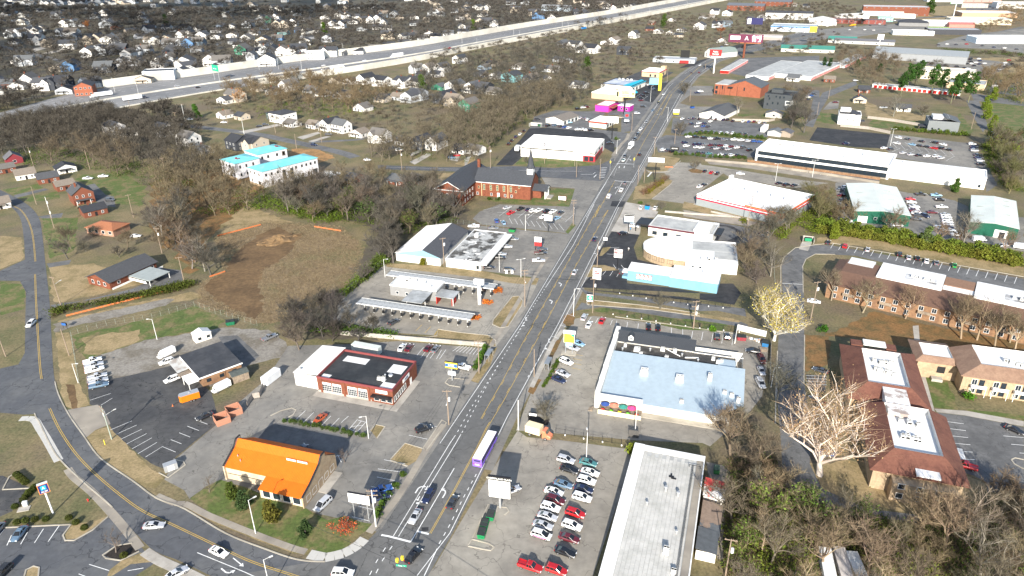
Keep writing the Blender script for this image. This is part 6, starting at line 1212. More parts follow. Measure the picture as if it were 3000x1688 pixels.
b=Bld('church','red brick church with a dark hipped roof and a white based steeple',(-19.2,366.4),-18,31,15,8,'church')
RS=(.05,.054,.062);b.walls(BRICK);b.gable(SHING,5.2,'x',.5,wallm=BRICK,color=RS)
b.walls(BRICK,-15.5,-18.5,.3,22,0,8.2,'wing_wall');b.gable(SHING,4.2,'y',.6,-15.5,-18.5,.3,22,8.2,BRICK,RS,name='wing_roof');b.foot(-17,-20,2,24)
b.pt('eave_trim',Box(-16.2,-19.2,7.9,1,-18.6,8.1).box(.6,-.62,7.6,31.4,-.5,7.9),TRIM);bg_=MB()
for s0 in(-1,1):bg_.face([(-7.6,-19.16,12.25),(-7.6,-19.16,12.6),(-7.6+s0*8.6,-19.16,8.0),(-7.6+s0*8.6,-19.16,7.65)][::s0])
b.pt('barge_board',bg_,TRIM)
SG=glassmat('stained_glass',(.03,.09,.09),.2);CRM=col('cream_surround',(.7,.58,.32))
for u in(5.2,9,12.7,16.4,20.2):b.on(0,u,3.6,wmesh(1.0,2.9,CRM,2,3,SG),'stained_window')
for u,z in((2.2,4.2),(23,3.4),(24.8,6)):b.on(0,u,z,wmesh(.8,1.2,CRM),'window')
for u in(1.4,9.3,17,20.6):b.on(0,u,.6,wmesh(1.0,1.4,TRIM,1,2),'window')
b.on(0,13.2,0,door_mesh(1.2,2.4,TRIM),'door')
for u in(3.8,18.6):b.pt('downpipe',Box(u-.1,-.12,0,u+.1,-.02,7.6),CRM)
for z in(1.4,4.6):
 for u in(4,7,10):b.on(0,u,z,wmesh(1.1,1.5,TRIM,1,2),'window',x0=-15.5,y0=-18.5)
 for u in(3,6.5,10,14):b.on(1,u,z,wmesh(1.0,1.5,TRIM,1,2),'window',x1=.3,y0=-18.5)
b.walls(BRICK,31.02,4.5,35.5,10.5,0,5,'porch_wall');b.gable(SHING,2.2,'x',.4,31,3.5,38.5,11.5,4.6,TRIM,RS,name='porch_roof')
for y in(4,6.3,8.7,11):b.pt('column',Box(37.7,y-.2,0,38.1,y+.2,4.6),TRIM)
b.pt('steeple_base',Box(27.4,5.7,11.2,30.6,9.3,15.2),TRIM);sp=MB().loft([[(29+r_*cos(a),7.5+r_*sin(a),z)for a in[pi/8+pi/4*i for i in range(8)]]for r_,z in((2.5,15.2),(1.7,16.8),(.9,21.5),(.12,26))],0,True,True);b.pt('spire',sp,SHING,color=RS);b.pt('finial',MB().tube((29,7.5,26),(29,7.5,28.4),.12,.04,5),TRIM)
b.pt('chimney',Box(-4.2,16,8,-2.8,17.4,15.2),BRICK);b.pt('entry_steps',Box(38.2,4.5,0,41,10.5,.5),CONC)
b=Bld('white_tyre_shop','white flat roofed tyre shop with a black band and red entrance',(6.6,442.6),-18,47.6,30.4,7,'shop');b.walls(WHITEW,x1=47.6);b.flat(WROOF,par=.6,cope=TRIM,th=.5);b.pt('rear_block',Box(-.05,29,6.42,14,30.3,6.9),TRIM)
b.pt('black_band',Box(.5,-.1,5.4,34,-.015,6.0).box(44.5,-.1,4.6,47.7,-.015,5.3).box(47.615,-.1,4.6,47.7,6,5.3),DARK);b.pt('red_entrance',Box(40.3,-.3,0,47.75,-.02,3.6),col('tyre_shop_red',(.4,.03,.04)));b.win(0,(42.4,45.6),.4,2.4,2.6,DARK,out=.3);b.pt('red_side',Box(47.62,.2,0,47.8,24,3.8),col('tyre_shop_red_side',(.42,.03,.05)))
b.win(1,(4,9,14,19),.5,3.6,2.6,DARK,2,out=.2);b.win(1,(14,24),4.4,3,1.2,DARK);text_on(b,0,39.6,5.6,'DISCOUNT',1.35,col('tyre_sign_red',(.45,.01,.03)),.12);text_on(b,0,39.6,4.4,'TIRE',.85,col('tyre_sign_dark',(.2,.01,.02)),.12)
for x in(36,41):ac(b,x,17,6.4,2.2,1.9,1.6)
for x,y in((8,14),(12,20),(22,16),(28,9),(32,12),(18,22),(15,9),(26,21)):vent(b,x,y,6.4,.3,.4)
b.pt('roof_pipe',MB().tube((36,14,6.6),(38,6,6.6),.1,.1,5),STEEL);b.on(0,32,0,door_mesh(1.2,2.2,STEELW),'door')
b=Bld('motel','long brick motel with brown hipped roofs and white flat sections',(118.5,240.0),-35,92,27,6.2,'motel');BRN=(.15,.085,.058)
b.walls(BRICKT,y1=24);b.pt('roof_skirt',MB().loft([[(-1.2,-1.2,6.2),(93,-1.2,6.2),(93,25.4,6.2),(-1.2,25.4,6.2)],[(2.5,9,8.2),(92,9,8.2),(92,22,8.2),(2.5,22,8.2)]],0,True,True),SHING,color=BRN)
for x0,x1 in((14.5,36),(46,70),(78,92)):b.pt('white_roof',Box(x0,10,7.2,x1,24.5,8.9),WROOF);b.pt('soot_stain',Box(x0+9,13,8.902,x1-2,18,8.91),M('sooty_roof',(.55,.55,.55),(.2,.19,.18),scale=.8,var=.2,s2=.3));units(b,x0+11,15.5,x1-3,16,8.91,6,((1.0,.9,.8),))
b.pt('low_white_roof',Box(36.2,12,7.2,45.8,16,8.3),WROOF);b.pt('brown_ridge',Box(36.2,16.2,7.2,45.8,24,8.5),SHING,color=(.24,.14,.09));b.pt('end_porch',Box(3,18,7.2,12,25,8.25),STEELW);b.pt('end_wall',Box(-1.0,4,0,-.02,24,5.2),CONC)
for i in range(22):
 for z in(.8,3.6):b.on(0,3+i*4.1,z,wmesh(1.4,1.6,TRIM,2),'window')
for i in range(7):b.pt('balcony',Box(6+i*12.5,-1.4,2.9,10+i*12.5,-.02,3.1,bot=1).box(6+i*12.5,-1.4,3.1,10+i*12.5,-1.3,4.0),WOOD)
RB=M('red_brown_shingles',(.16,.068,.046),(.125,.052,.037),scale=1.6,var=.2,s2=.3,bump=.3,bscale=5);BB=M('brown_shingles',(.25,.16,.11),(.21,.13,.09),scale=1.6,var=.15,s2=.3,bump=.3,bscale=5)
def mansard(b,x0,y0,x1,y1,ze,zr,ins,m,deck=1.5,k=True,bot=True):
 a=[(x0,y0),(x1,y0),(x1,y1),(x0,y1)];c=[(x0+ins[0],y0+ins[1]),(x1-ins[2],y0+ins[1]),(x1-ins[2],y1-ins[3]),(x0+ins[0],y1-ins[3])]
 mb=MB();mb.loft([[(x,y,ze)for x,y in a],[(x,y,ze+.2)for x,y in a],[(x,y,zr)for x,y in c],[(x,y,zr)for x,y in[(p[0]+(.25 if i in(0,3)else-.25),p[1]+(.25 if i<2 else-.25))for i,p in enumerate(c)]]],0,True,False);b.pt('mansard_roof',mb,m)
 i=[(p[0]+(.25 if j in(0,3)else-.25),p[1]+(.25 if j<2 else-.25))for j,p in enumerate(c)]
 b.pt('parapet_inside',MB().loft([[(x,y,zr+.02)for x,y in i][::-1],[(x,y,zr-deck)for x,y in i][::-1]],0,False,False),STEELW);b.pt('roof_deck',MB().face([(x,y,zr-deck)for x,y in i]),WROOF);return i
b=Bld('apartment_block','red roofed apartment block with sunken white roofs, left of the path',(95.0,166.0),-19,19.5,29.5,6,'apartments');b.walls(BRICKC);mansard(b,-1,-1,20.4,30.4,6,9.2,(5.2,5.5,5.0,6.2),RB);units(b,7,14,13,12.5,7.75,5);units(b,7,19,13,18.5,7.75,4)
b.pt('rear_porch_roof',Box(6,30.5,6.8,12.5,34,7.2),WROOF);b.pt('rear_porch_wing',Box(2.5,30.6,5.6,5.9,34,6.6).box(12.6,30.6,5.6,15.5,34,6.6),RB);b.pt('link_roof',Box(8,-9,6.6,14,3.6,8.9),M('stained_white_roof',(.7,.69,.67),(.33,.27,.24),scale=.4,var=.1,s2=.3,mix=(.5,.6)))
b.pt('link_roof_skirt',MB().loft([[(1.5,-8,5.6),(20.5,-8,5.6),(20.5,-1.1,6.2),(1.5,-1.1,6.2)],[(8,-8,6.6),(14,-8,6.6),(14,-1.1,7.0),(8,-1.1,7.0)]],0,True,True),RB)
for z in(1,3.8):b.win(1,(4,9,14,19,24),z,1.2,1.4,TRIM);b.win(0,(2,17.5),z,1.2,1.4,TRIM)
b.foot(0,-10,20,36)
b=Bld('apartment_block','red roofed apartment block beside the white sycamore',(87.6,136.0),-19,19.5,27.5,6,'apartments');b.walls(BRICKC);mansard(b,-1,-1,20.6,28,6,9.2,(5.4,6.2,5.0,2.2),RB);units(b,7,13,12,12,7.75,5);units(b,7,20,13,19,7.75,3)
b.pt('front_roof',Box(9,-1.4,6.9,14.2,3.8,7.3),WROOF);b.pt('front_wing_wall',Box(4,-3.2,0,18,-.02,5.2),BRICKC)
for z in(1,3.8):b.win(0,(6,10,14),z,1.4,1.4,TRIM,y0=-3.2);b.win(1,(4,9,14,19,24),z,1.2,1.4,TRIM)
b.foot(-2,-5,22,30)
b=Bld('apartment_block','brown roofed apartment block with balconies at the right edge',(133.0,176.5),-18,34,15,6,'apartments');b.walls(BRICKC);mansard(b,-1,-1,35,16,6,8.6,(5.5,4.2,1,.8),BB);units(b,12,9.5,19,7,7.15,5)
b.walls(BRICKC,-11,6,-.02,15,0,5.6,'stair_wing_wall');mansard(b,-12,5.2,-1.1,19,5.6,7.2,(2,1.8,.3,4),BB,.5);b.pt('dark_opening',Box(-5.4,5.9,2.2,-3.2,5.97,4.4),DARK);b.pt('stair_flight',Box(-6.6,4,0,-3.6,5.9,.9),CONC)
for i in range(6):
 x=2.2+i*5.6
 for z in(.6,3.3):b.on(0,x+1.0,z,wmesh(1.3,1.7,TRIM,2),'window');b.on(0,x+2.9,z,wmesh(1.2,1.7,DARK),'window')
 b.pt('balcony',Box(x,-1.6,2.85,x+4,-.02,3.05,bot=1).box(x,-1.6,3.05,x+4,-1.52,3.9).box(x,-1.6,.1,x+.12,-1.48,2.84).box(x+3.88,-1.6,.1,x+4,-1.48,2.84),TRIM)
b.foot(-13,-2,36,20)
TQ=M('turquoise_underlay',(.15,.52,.55),(.2,.48,.5),scale=.5,var=.06,s2=.2,rough=.6);WR=M('house_wrap',(.62,.605,.62),(.48,.46,.48),scale=1.2,var=.06,s2=.5,mix=(.5,.66))
def wrap_house(label,A,yaw,w,d,h,rise,wins,shingles=None,door=None):
 b=Bld('unfinished_house',label,A,yaw,w,d,h,'house','unfinished houses with turquoise roofs');b.walls(WR);b.hip(TQ,rise,.4);b.pt('base_sheathing',Box(-.03,-.03,0,w+.03,-.004,1.2),BRICKC)
 for f,u,z,ww,hh in wins:b.on(f,u,z,wmesh(ww,hh,WOOD,1,1),'window_opening')
 if shingles:
  n=0;bm_=MB()
  for i in range(12):x=RU(-1.4,1.4);y=RU(-.7,.7);bm_.box(x-.45,y-.3,0,x+.45,y+.3,.18+.12*(i%3))
  b.pt('shingle_bundles',bm_,col('shingle_red',(.22,.03,.05)),shingles)
 return b
wrap_house('unfinished house with turquoise roof, left of the three',(-170.6,409.5),-40,15.5,16,9.4,1.8,[(0,u,z,.9,1.5)for u in(2.5,6,13)for z in(2,6.4)]+[(0,9.6,6.2,1.7,1.8),(0,9.6,.4,2,2.6)]+[(1,u,z,1.0,1.6)for u in(3,7,11.5)for z in(1.6,6.2)],(10,5,10.6))
wrap_house('unfinished house with turquoise roof, nearest of the three',(-149.0,392.8),-41,14,37,9.2,1.7,[(0,2.5,6.6,.9,1.3),(0,6.5,6.6,.9,1.3),(0,11,6.4,1,1.4),(0,3,2,.8,1.4),(0,10.5,.2,2.6,2.8)]+[(1,u,6.2,1.1,1.4)for u in(2.5,6,10,22,26,29,32,35)]+[(1,14,1.6,2,5.6),(1,19,1.6,2,5.6),(1,6,.6,1.2,2),(1,10,.6,1.2,2),(1,26,.4,1.2,2.2),(1,30,.4,1.2,2.2),(1,34.5,.2,3,3)])
wrap_house('unfinished house with turquoise roof, farthest of the three',(-163.0,429.0),-43,15,20,9.4,1.9,[(1,u,6.2,1.2,1.6)for u in(3,7,13,17.5)]+[(1,17.5,5.6,2,2.6),(1,6,2.4,2,1.3),(1,9.5,2.4,2,1.3)],(11,16,10.8))
b=Bld('brick_ranch_house','brick ranch house with a dark roof and carport behind bare trees',(-171.0,260.0),-26,13,22,3.2,'house');b.walls(BRICK);b.gable(SHING,2.4,'y',.7,wallm=BRICK,color=(.065,.067,.072));b.win(0,(3,6.5,10),1,1.2,1.4,TRIM);b.win(1,(4,9,14,20),1.1,1.1,1.1,TRIM);b.pt('base_course',Box(14.02,0,0,14.1,24,.8),TRIM)
b.pt('carport_roof',Box(14.3,8,2.6,26,18,2.85,bot=1),M('grey_metal_roof',(.3,.33,.32),var=.1));b.pt('carport_front',Box(14.3,7.9,1.2,24,8,2.2),TRIM)
for x,y in((25.6,8.3),(25.6,17.6),(19,17.6)):b.pt('post',Box(x-.1,y-.1,0,x+.1,y+.1,2.6),TRIM)
b.foot(-1,-1,28,27)
PINK=col('magenta_paint',(.62,.04,.32));
b=Bld('pink_building','bright magenta shop with a white flat roof under the billboard',(68.5,575),-30,11.5,20,5,'shop');b.walls(PINK);b.flat(WROOF,par=.3,cope=col('red_edge',(.3,.08,.05)));b.pt('side_canopy',Box(11.52,1,3.4,15.5,19,3.7,bot=1),col('red_canopy',(.3,.08,.05)));b.walls(col('purple_paint',(.38,.03,.28)),16,8,26,17,0,4.6,'purple_wing');b.flat(WROOF,16,8,26,17,4.6,.3,TRIM);b.win(0,(3.5,7.5),1.4,1.3,1.5,TRIM,x0=16,y0=8);b.pt('purple_link',Box(11.5,15,0,15.98,19.5,4),col('purple_paint',(.38,.03,.28)));b.foot(0,0,28,20)
b=Bld('red_roofed_shop','white shop with a red roof edge in front of the pink building',(58.2,521),-30,13,19,4.4,'shop');b.walls(WHITEW);b.flat(WROOF,par=.3,cope=TRIM);b.pt('red_fascia',Box(-.4,-.5,3.3,13.4,-.02,4.3).box(13.02,-.5,3.3,13.5,19.3,4.3),col('brick_red_fascia',(.33,.05,.03)));b.win(1,(4,9,14),.6,2.6,1.8,DARK,2);units(b,3,10,8,12,4.12,2)
b=Bld('white_gabled_garage','white garage with a brown gabled roof behind the tyre shop',(27,536),-38,15.5,21,3.4);b.walls(WHITEW);b.gable(SHING,2.2,'y',.5,wallm=WHITEW,color=(.17,.15,.13));b.win(1,(3,8,13,18),.2,3,2.4,STEELW,2)
b=Bld('turquoise_edged_shop','tan flat roofed shop with a turquoise roof edge, nearest of two',(71.0,627),-31,29,26,5.4,'shop');b.walls(M('tan_render',(.5,.38,.26),var=.06));b.flat(WROOF,par=.5,cope=TRIM);TE=col('turquoise_edge',(.02,.36,.5));f=[(29.02,-.3,5.4),(32.4,-.3,3.4),(32.4,26.3,3.4),(29.02,26.3,5.4)];b.pt('turquoise_awning',MB().loft([f,[(x,y,z+.15)for x,y,z in f]],0,True,True),TE);units(b,6,20,22,20,4.9,4,((2,1.8,1.4),));b.win(1,(4,10,16,22),.5,3,2.2,DARK,2)
b=Bld('turquoise_edged_shop','flat roofed shop with turquoise awning behind the other one',(84,668),-31,30,34,5.4,'shop');b.walls(WHITEW);b.flat(M('blue_grey_roof',(.25,.3,.4),(.5,.52,.55),scale=.2,s2=.06),par=.5,cope=DARK);f=[(22,-.3,5.5),(31,-.3,4.6),(31,34.3,4.6),(26,34.3,5.6)];b.pt('turquoise_awning',MB().loft([f,[(x,y,z+.15)for x,y,z in f]],0,True,True),TE);units(b,4,28,20,30,4.9,4,((2,1.8,1.4),));b.win(1,(5,13,21),.4,3,2.4,DARK,2)
b=Bld('takeaway','tan takeaway with a white roof, red band and curved gable',(133,735),-28,18,24,5.5,'restaurant');b.walls(M('takeaway_tan',(.52,.4,.25),var=.06));b.flat(WROOF,par=.4,cope=TRIM);b.pt('red_band',Box(-.2,-.25,4.3,18.2,-.02,5.0).box(18.02,-.02,4.3,18.25,24,5.0),REDP);b.pt('tower',Box(14,18,5.56,18.3,24.2,8.2),M('takeaway_tower',(.6,.45,.25),var=.05));b.win(1,(4,9,14),.6,3,2.2,DARK,2);b.win(0,(9,14),.5,1.6,2.2,DARK)
b=Bld('orange_brick_hall','orange brick hall with a tall gable and dark sloping roof',(181,640),-33,40,26,8.5);OB=M('orange_brick',(.27,.09,.05),(.23,.075,.042),scale=1.2,var=.1,s2=.4);b.walls(OB);b.gable(SHING,5,'y',.4,12,0,40,26,8.5,OB,(.09,.1,.11));b.pt('flat_roof',Box(.2,.2,8.3,11.8,25.8,8.9),GROOF);b.win(0,(1.8,1.9),.6,1.8,2.4,DARK);b.win(0,(1.8,),4.6,1.8,2.4,DARK);b.win(0,(7,26),5,1,2.6,DARK);b.pt('awning',Box(12,-1.4,6.2,16,-.02,7.4),DARK)
for u in(5,7,9,14,20):b.pt('drainpipe',Box(u-.12,-.14,0,u+.12,-.02,8),DARK)
b=Bld('dark_tower_house','dark grey four storey flat roofed house with a roof terrace',(204,577),-33,21,22,12,'house');DG=M('charcoal_cladding',(.055,.062,.068),var=.1,scale=.5);b.walls(DG);b.flat(BROOF,par=1.2,cope=DG);b.pt('stair_box',Box(2,12,10.85,11,20,13.4),DG);b.pt('white_balcony',Box(16.6,-.4,4.2,21.4,-.02,7.6).box(21.02,-.4,4.2,21.4,8,7.6),STEELW);b.pt('balcony_recess',Box(17.2,-.46,5.2,20.6,-.41,7.2),DG)
for u,z in((4,7.5),(7,4.2),(11,4.2),(12,9),(3,3),(15,9.5),(9,9.6),(19.5,1),(3,9.5)):b.win(0,(u,),z,1.0,1.6,DARK)
b=Bld('storage_row','low storage row with a grey roof and red doors, nearest the road',(215.5,748),-30,8.5,83,3.2,'storage units','self storage rows');
def storage(b,w,d,endm=None):
 b.walls(TRIM);b.flat(GROOF,par=.05,cope=STEELW,th=.1);rd=col('storage_red',(.5,.02,.015));dm_=Box(-1.25,-.06,0,1.25,.02,2.5).mesh('roller_door',rd);n=int(d/4)
 for i in range(n):b.on(1,2+i*d/n,.1,dm_,'roller_door')
 b.pt('end_panel',Box(-.08,-.08,.1,w+.05,-.02,2.9),rd if endm else TRIM)
storage(b,8.5,83,1)
b=Bld('storage_row','wide grey roofed storage row with striped red doors, second from the road',(232,716),-36,22,112,3.4,'storage units','self storage rows');storage(b,22,112)
b=Bld('storage_row','broad grey roofed storage block, third from the road',(261,721),-38,36,105,3.8,'storage units','self storage rows');storage(b,36,105)
b=Bld('storage_row','storage row with red doors among bare trees, farthest right',(330,660),-38,70,9,3.2,'storage units','self storage rows');b.walls(TRIM);b.flat(GROOF,par=.05,cope=STEELW,th=.1)
for i in range(17):b.on(0,3+i*4,.1,Box(-1.4,-.06,0,1.4,.02,2.5).mesh('roller_door',col('storage_red2',(.5,.02,.015))),'roller_door')
b=Bld('storage_row','storage row with a grey roof reaching toward the grey warehouse',(352,770),52,90,12,3.2,'storage units','self storage rows');b.walls(TRIM);b.flat(GROOF,par=.05,cope=STEELW,th=.1)
for i in range(20):b.on(0,4+i*4.3,.1,Box(-1.4,-.06,0,1.4,.02,2.5).mesh('roller_door',col('storage_red3',(.5,.02,.015))),'roller_door')
def simple(name,label,p,yaw,w,d,h,wc,rc,roof='flat',rise=2.5,axis='x',wins=0,cat='building',band=None,ac_n=0,group=None):
 a=radians(yaw);A=(p[0]-w/2*cos(a),p[1]-w/2*sin(a));b=Bld(name,label,A,yaw,w,d,h,cat,group);b.walls(WALL,color=wc)
 if roof=='flat':b.flat(OC,par=.4,cope=WALL,ccol=tuple(min(1,q*1.05)for q in wc)).color=(*rc,1)
 elif roof=='gable':b.gable(SHING,rise,axis,.5,wallm=WALL,color=rc,wcolor=wc)
 else:b.hip(SHING,rise,.5,color=rc)
 n=wins
 for i in range(n):
  u=w*(i+.5)/n
  for z in([1.0]if h<4.6 else[1.0,h-2.4]):b.on(0,u,z,wmesh(min(1.6,w/n*.5),1.4,TRIM),'window')
 if band:b.pt('roof_band',Box(-.2,-.3,h-1.6,w+.2,-.02,h-.2).box(w+.02,-.02,h-1.6,w+.3,d,h-.2),col('band_paint',band))
 for i in range(ac_n):ac(b,w*(i+1)/(ac_n+1),d*.5,h-.4,2,1.8,1.4)
 return b
WC=(.68,.66,.62);GC=(.4,.4,.39);DC=(.05,.052,.06);TC=(.5,.42,.31);RC=(.17,.06,.036);BC=(.08,.16,.28);NC=(.05,.2,.14);SC=(.2,.24,.27);TLC=(.1,.34,.34);BRO=(.2,.16,.12);GRR=(.22,.23,.24)
simple('grey_warehouse','wide grey warehouse with a low grey roof beside its car park',(449,809),-33,92,50,7.5,(.25,.26,.27),(.27,.29,.3),'gable',3,'x',0,'warehouse')
simple('cream_hall','cream two storey hall behind the tall green pines',(416,692),-30,46,22,8.5,(.66,.56,.44),(.6,.55,.47),wins=5)
simple('tan_workshop','tan workshop with a flat grey roof at the right edge',(427,650),55,26,30,5,(.5,.38,.25),(.35,.36,.36),wins=5)
simple('brick_school','long red brick school with boarded pale windows, far back',(681,1333),-22,105,40,14,(.17,.06,.036),(.5,.5,.5),wins=9);simple('brick_wing','flat brick wing at the left of the far school',(680,1406),-22,40,30,8,(.24,.09,.06),(.4,.4,.4),wins=4)
simple('blue_banded_store','white store with a broad blue roof band on the far street',(418,1105),-25,62,40,7.5,(.6,.64,.68),(.36,.4,.42),band=(.02,.14,.42),wins=6)
simple('white_hall','white gabled hall right of the blue banded store',(495,1186),-20,40,44,6,WC,(.7,.68,.62),'gable',4,'y',2)
simple('white_townhouses','row of white three storey townhouses with dark roofs',(476,1286),-25,76,16,10,WC,DC,'gable',3,'x',12,'terrace');simple('brick_townhouses','row of brick townhouses with slate roofs beside the freeway',(456,1464),-30,70,16,9,RC,(.1,.11,.13),'gable',4,'x',8,'terrace');simple('brick_townhouses','second row of brick townhouses at the top edge',(540,1557),-30,72,16,9,RC,(.1,.11,.13),'gable',4,'x',8,'terrace')
simple('blue_townhouses','row of pale blue townhouses above the freeway',(93,1507),-28,62,12,8,(.4,.47,.53),GRR,'gable',3,'x',10,'terrace')
b=simple('petrol_station','petrol station with a white flat canopy edged in red',(342,1016),-22,56,16,5.5,(.3,.27,.25),(.4,.38,.36),band=(.62,.55,.5),cat='petrol station')
simple('maroon_diner','maroon roofed diner behind the billboard',(313,981),-25,36,18,5,(.4,.14,.07),(.12,.02,.03),'gable',2.5,'x',5,'restaurant')
simple('white_chapel','white chapel with a green grey roof by the road bend',(231,857),-66,14,36,5.5,WC,(.17,.21,.2),'gable',5,'y',2,'church');simple('brown_roofed_shop','low shop with a wide grey roof left of the chapel',(183,821),-20,46,20,4,(.4,.42,.44),(.36,.37,.38),wins=5)
simple('long_green_roof','long low building with a weathered green roof by the trees',(358,889),-20,60,20,4,(.55,.52,.46),(.05,.2,.16),'gable',3,'x',6);simple('green_roofed_house','low building with a dark green roof above the storage rows',(435,973),-25,34,20,4,(.5,.5,.48),(.05,.22,.18),'gable',3,'x',3)
simple('long_grey_block','long low grey block behind trees right of the storage yard',(456,955),-25,70,18,4,GC,(.14,.14,.15),'gable',2,'x',5)
simple('brick_shops','red brick shop row on the far street',(554,1204),-22,88,24,6,(.2,.06,.05),(.1,.1,.1),wins=9,cat='shops');simple('mint_shop','mint green fronted shop beside the brick row',(617,1234),-22,22,24,6,(.3,.55,.45),(.3,.3,.3),wins=3,cat='shop')
simple('white_shops','white shop row in front of the brick school',(657,1329),-22,66,24,7,WC,(.6,.6,.58),wins=6,cat='shops');simple('white_porch_shop','long white shop with an awning left of the white row',(589,1286),20,60,14,5,WC,(.45,.44,.42),'gable',3,'x',6,'shop');simple('white_annexe','white annexe right of the white shop row',(670,1283),-22,38,16,6,WC,(.65,.64,.62),wins=3)
simple('dark_roofed_diner','low diner with a dark hipped roof on the far street',(625,1159),-22,42,26,5,(.2,.2,.2),DC,'hip',4,cat='restaurant');simple('white_tyre_hall','long white hall right of the dark roofed diner',(668,1154),-15,86,34,6,WC,(.72,.72,.7),wins=6)
simple('white_flat_block','small white block with dark windows below the diner',(565,1044),-18,52,20,5.5,WC,(.55,.55,.54),wins=4);simple('black_flat_block','black walled flat block beside the lime green shop',(622,1043),-15,66,26,7,DC,(.4,.4,.4));simple('lime_shop','lime green shop between white hall and black block',(624,1082),-15,30,14,5,(.25,.42,.08),(.4,.4,.36))
simple('cream_shops','cream flat shop block at the upper right',(734,1170),-18,84,34,8,(.66,.58,.44),(.6,.58,.52),wins=5,cat='shops');simple('coral_shops','coral red roofed shops left of the cream block',(682,1130),-18,34,16,5,(.5,.2,.16),(.45,.16,.14),'gable',2)
simple('white_roof_market','wide market with a white roof and tan front at the upper right',(814,1278),-15,84,50,7,(.5,.32,.2),(.74,.74,.72));simple('white_villa_block','white two storey block at the top right corner',(966,1444),-15,66,30,10,WC,(.2,.22,.25),wins=3)
simple('white_long_shed','long white shed at the right edge by the far lot',(642,945),-8,90,30,7,(.6,.66,.7),(.7,.7,.7));simple('glass_fronted_store','store with a long dark glass front at the top',(899,1464),-12,46,24,7,(.45,.38,.32),(.4,.38,.36),wins=6);simple('red_roofed_stores','long stores with pink and red roofs at the top edge',(982,1594),-10,90,24,6,(.45,.25,.22),(.42,.1,.1),'gable',3,'x',6);simple('white_top_store','white flat store at the top edge right of centre',(916,1616),-12,50,30,7,WC,(.6,.6,.6))
simple('white_gable_shop','white gabled shop with a dark roof beside the dealer lot',(153,541),-36,19,34,3.6,WC,(.085,.087,.09),'gable',3,'y',1,'shop');simple('small_grey_shed','small grey shed below the dark tower house',(201,543),-25,12,8,3,(.45,.42,.38),(.12,.12,.12),'gable',2,'y',1,'shed');simple('grey_gable_shed','grey shed right of the white portable cabin',(182,486),-35,9,8,3,(.4,.41,.42),(.13,.14,.15),'gable',1.5,'y',0,'shed');simple('carport_shed','open fronted dark shed beside the grey one',(188,484),-35,9,8,3,(.3,.25,.2),(.1,.1,.11),'gable',1.5,'y',0,'shed')
b=simple('white_modern_villa','white cubic villa with a roof terrace and dark slope',(247,517),-22,15,15,7.5,(.78,.77,.74),DC,cat='house');b.pt('terrace_block',Box(1,8,7.6,8,14.5,9.8),TRIM);f=[(8,-.3,8.2),(15.4,-.3,6.6),(15.4,15.3,6.6),(8,15.3,8.2)];b.pt('dark_slope',MB().loft([f,[(x,y,z+.2)for x,y,z in f]],0,True,True),SHING,color=DC);b.pt('side_porch',Box(15.3,2,2.6,18,8,2.9,bot=1),SHING,color=DC);b.win(0,(6.5,10.5),3.2,1.0,1.0,STEELW)
b=simple('grey_modern_villa','grey cubic villa with a roof terrace above the office lot',(301,491),-22,19,18,7.6,(.17,.185,.19),DC,cat='house');b.pt('terrace_block',Box(3,6,7.6,13,17,9.4),M('villa_white',(.6,.6,.58)));f=[(10,-.3,10),(19.4,-.3,7.4),(19.4,18.3,7.4),(10,18.3,10)];b.pt('dark_slope',MB().loft([f,[(x,y,z+.2)for x,y,z in f]],0,True,True),SHING,color=(.1,.11,.12));b.pt('brown_corner',Box(19.02,3,.1,19.2,8,6.5),BRICK);b.pt('side_porch',Box(-5,3,2.6,-.1,10,3.0,bot=1),SHING,color=DC);b.win(0,(3,7),1.8,.9,1,DARK)
for x,y in((-4.8,3.2),(-4.8,9.8)):b.pt('post',Box(x-.12,y-.12,0,x+.12,y+.12,2.6),WOOD)
b=simple('white_modern_house','white two storey house with a dark hipped roof and green annexe',(-180,547),-36,14.5,15,6.6,(.78,.76,.73),DC,'hip',1.6,cat='house');b.walls(WALL,-6,2,-.02,12,0,5.6,'annexe_wall',color=(.05,.085,.08));b.pt('annexe_roof',Box(-6.3,1.7,5.6,-.05,12.3,5.9),SHING,color=DC);b.win(1,(3,8,12),3.8,1.2,.6,DARK);b.win(0,(4,9),4,1,1,DARK);b.win(0,(-4,),1,1.2,3.6,TRIM,y0=2)
simple('red_brick_townhouse','red brick and white townhouse beside the semi trailers',(-391,667),18,15,18,8.5,(.27,.09,.05),DC,'gable',3.5,'y',4,'house')
simple('white_flat_apartments','large white block with a dark flat roof beside the freeway wall',(-358,748),12,30,18,9,(.66,.67,.68),DC,cat='apartments')
simple('white_modern_pair','pair of white cubic houses with balconies by the freeway wall',(-230,880),10,20,14,9,(.74,.74,.73),(.6,.6,.58),wins=5,cat='house')
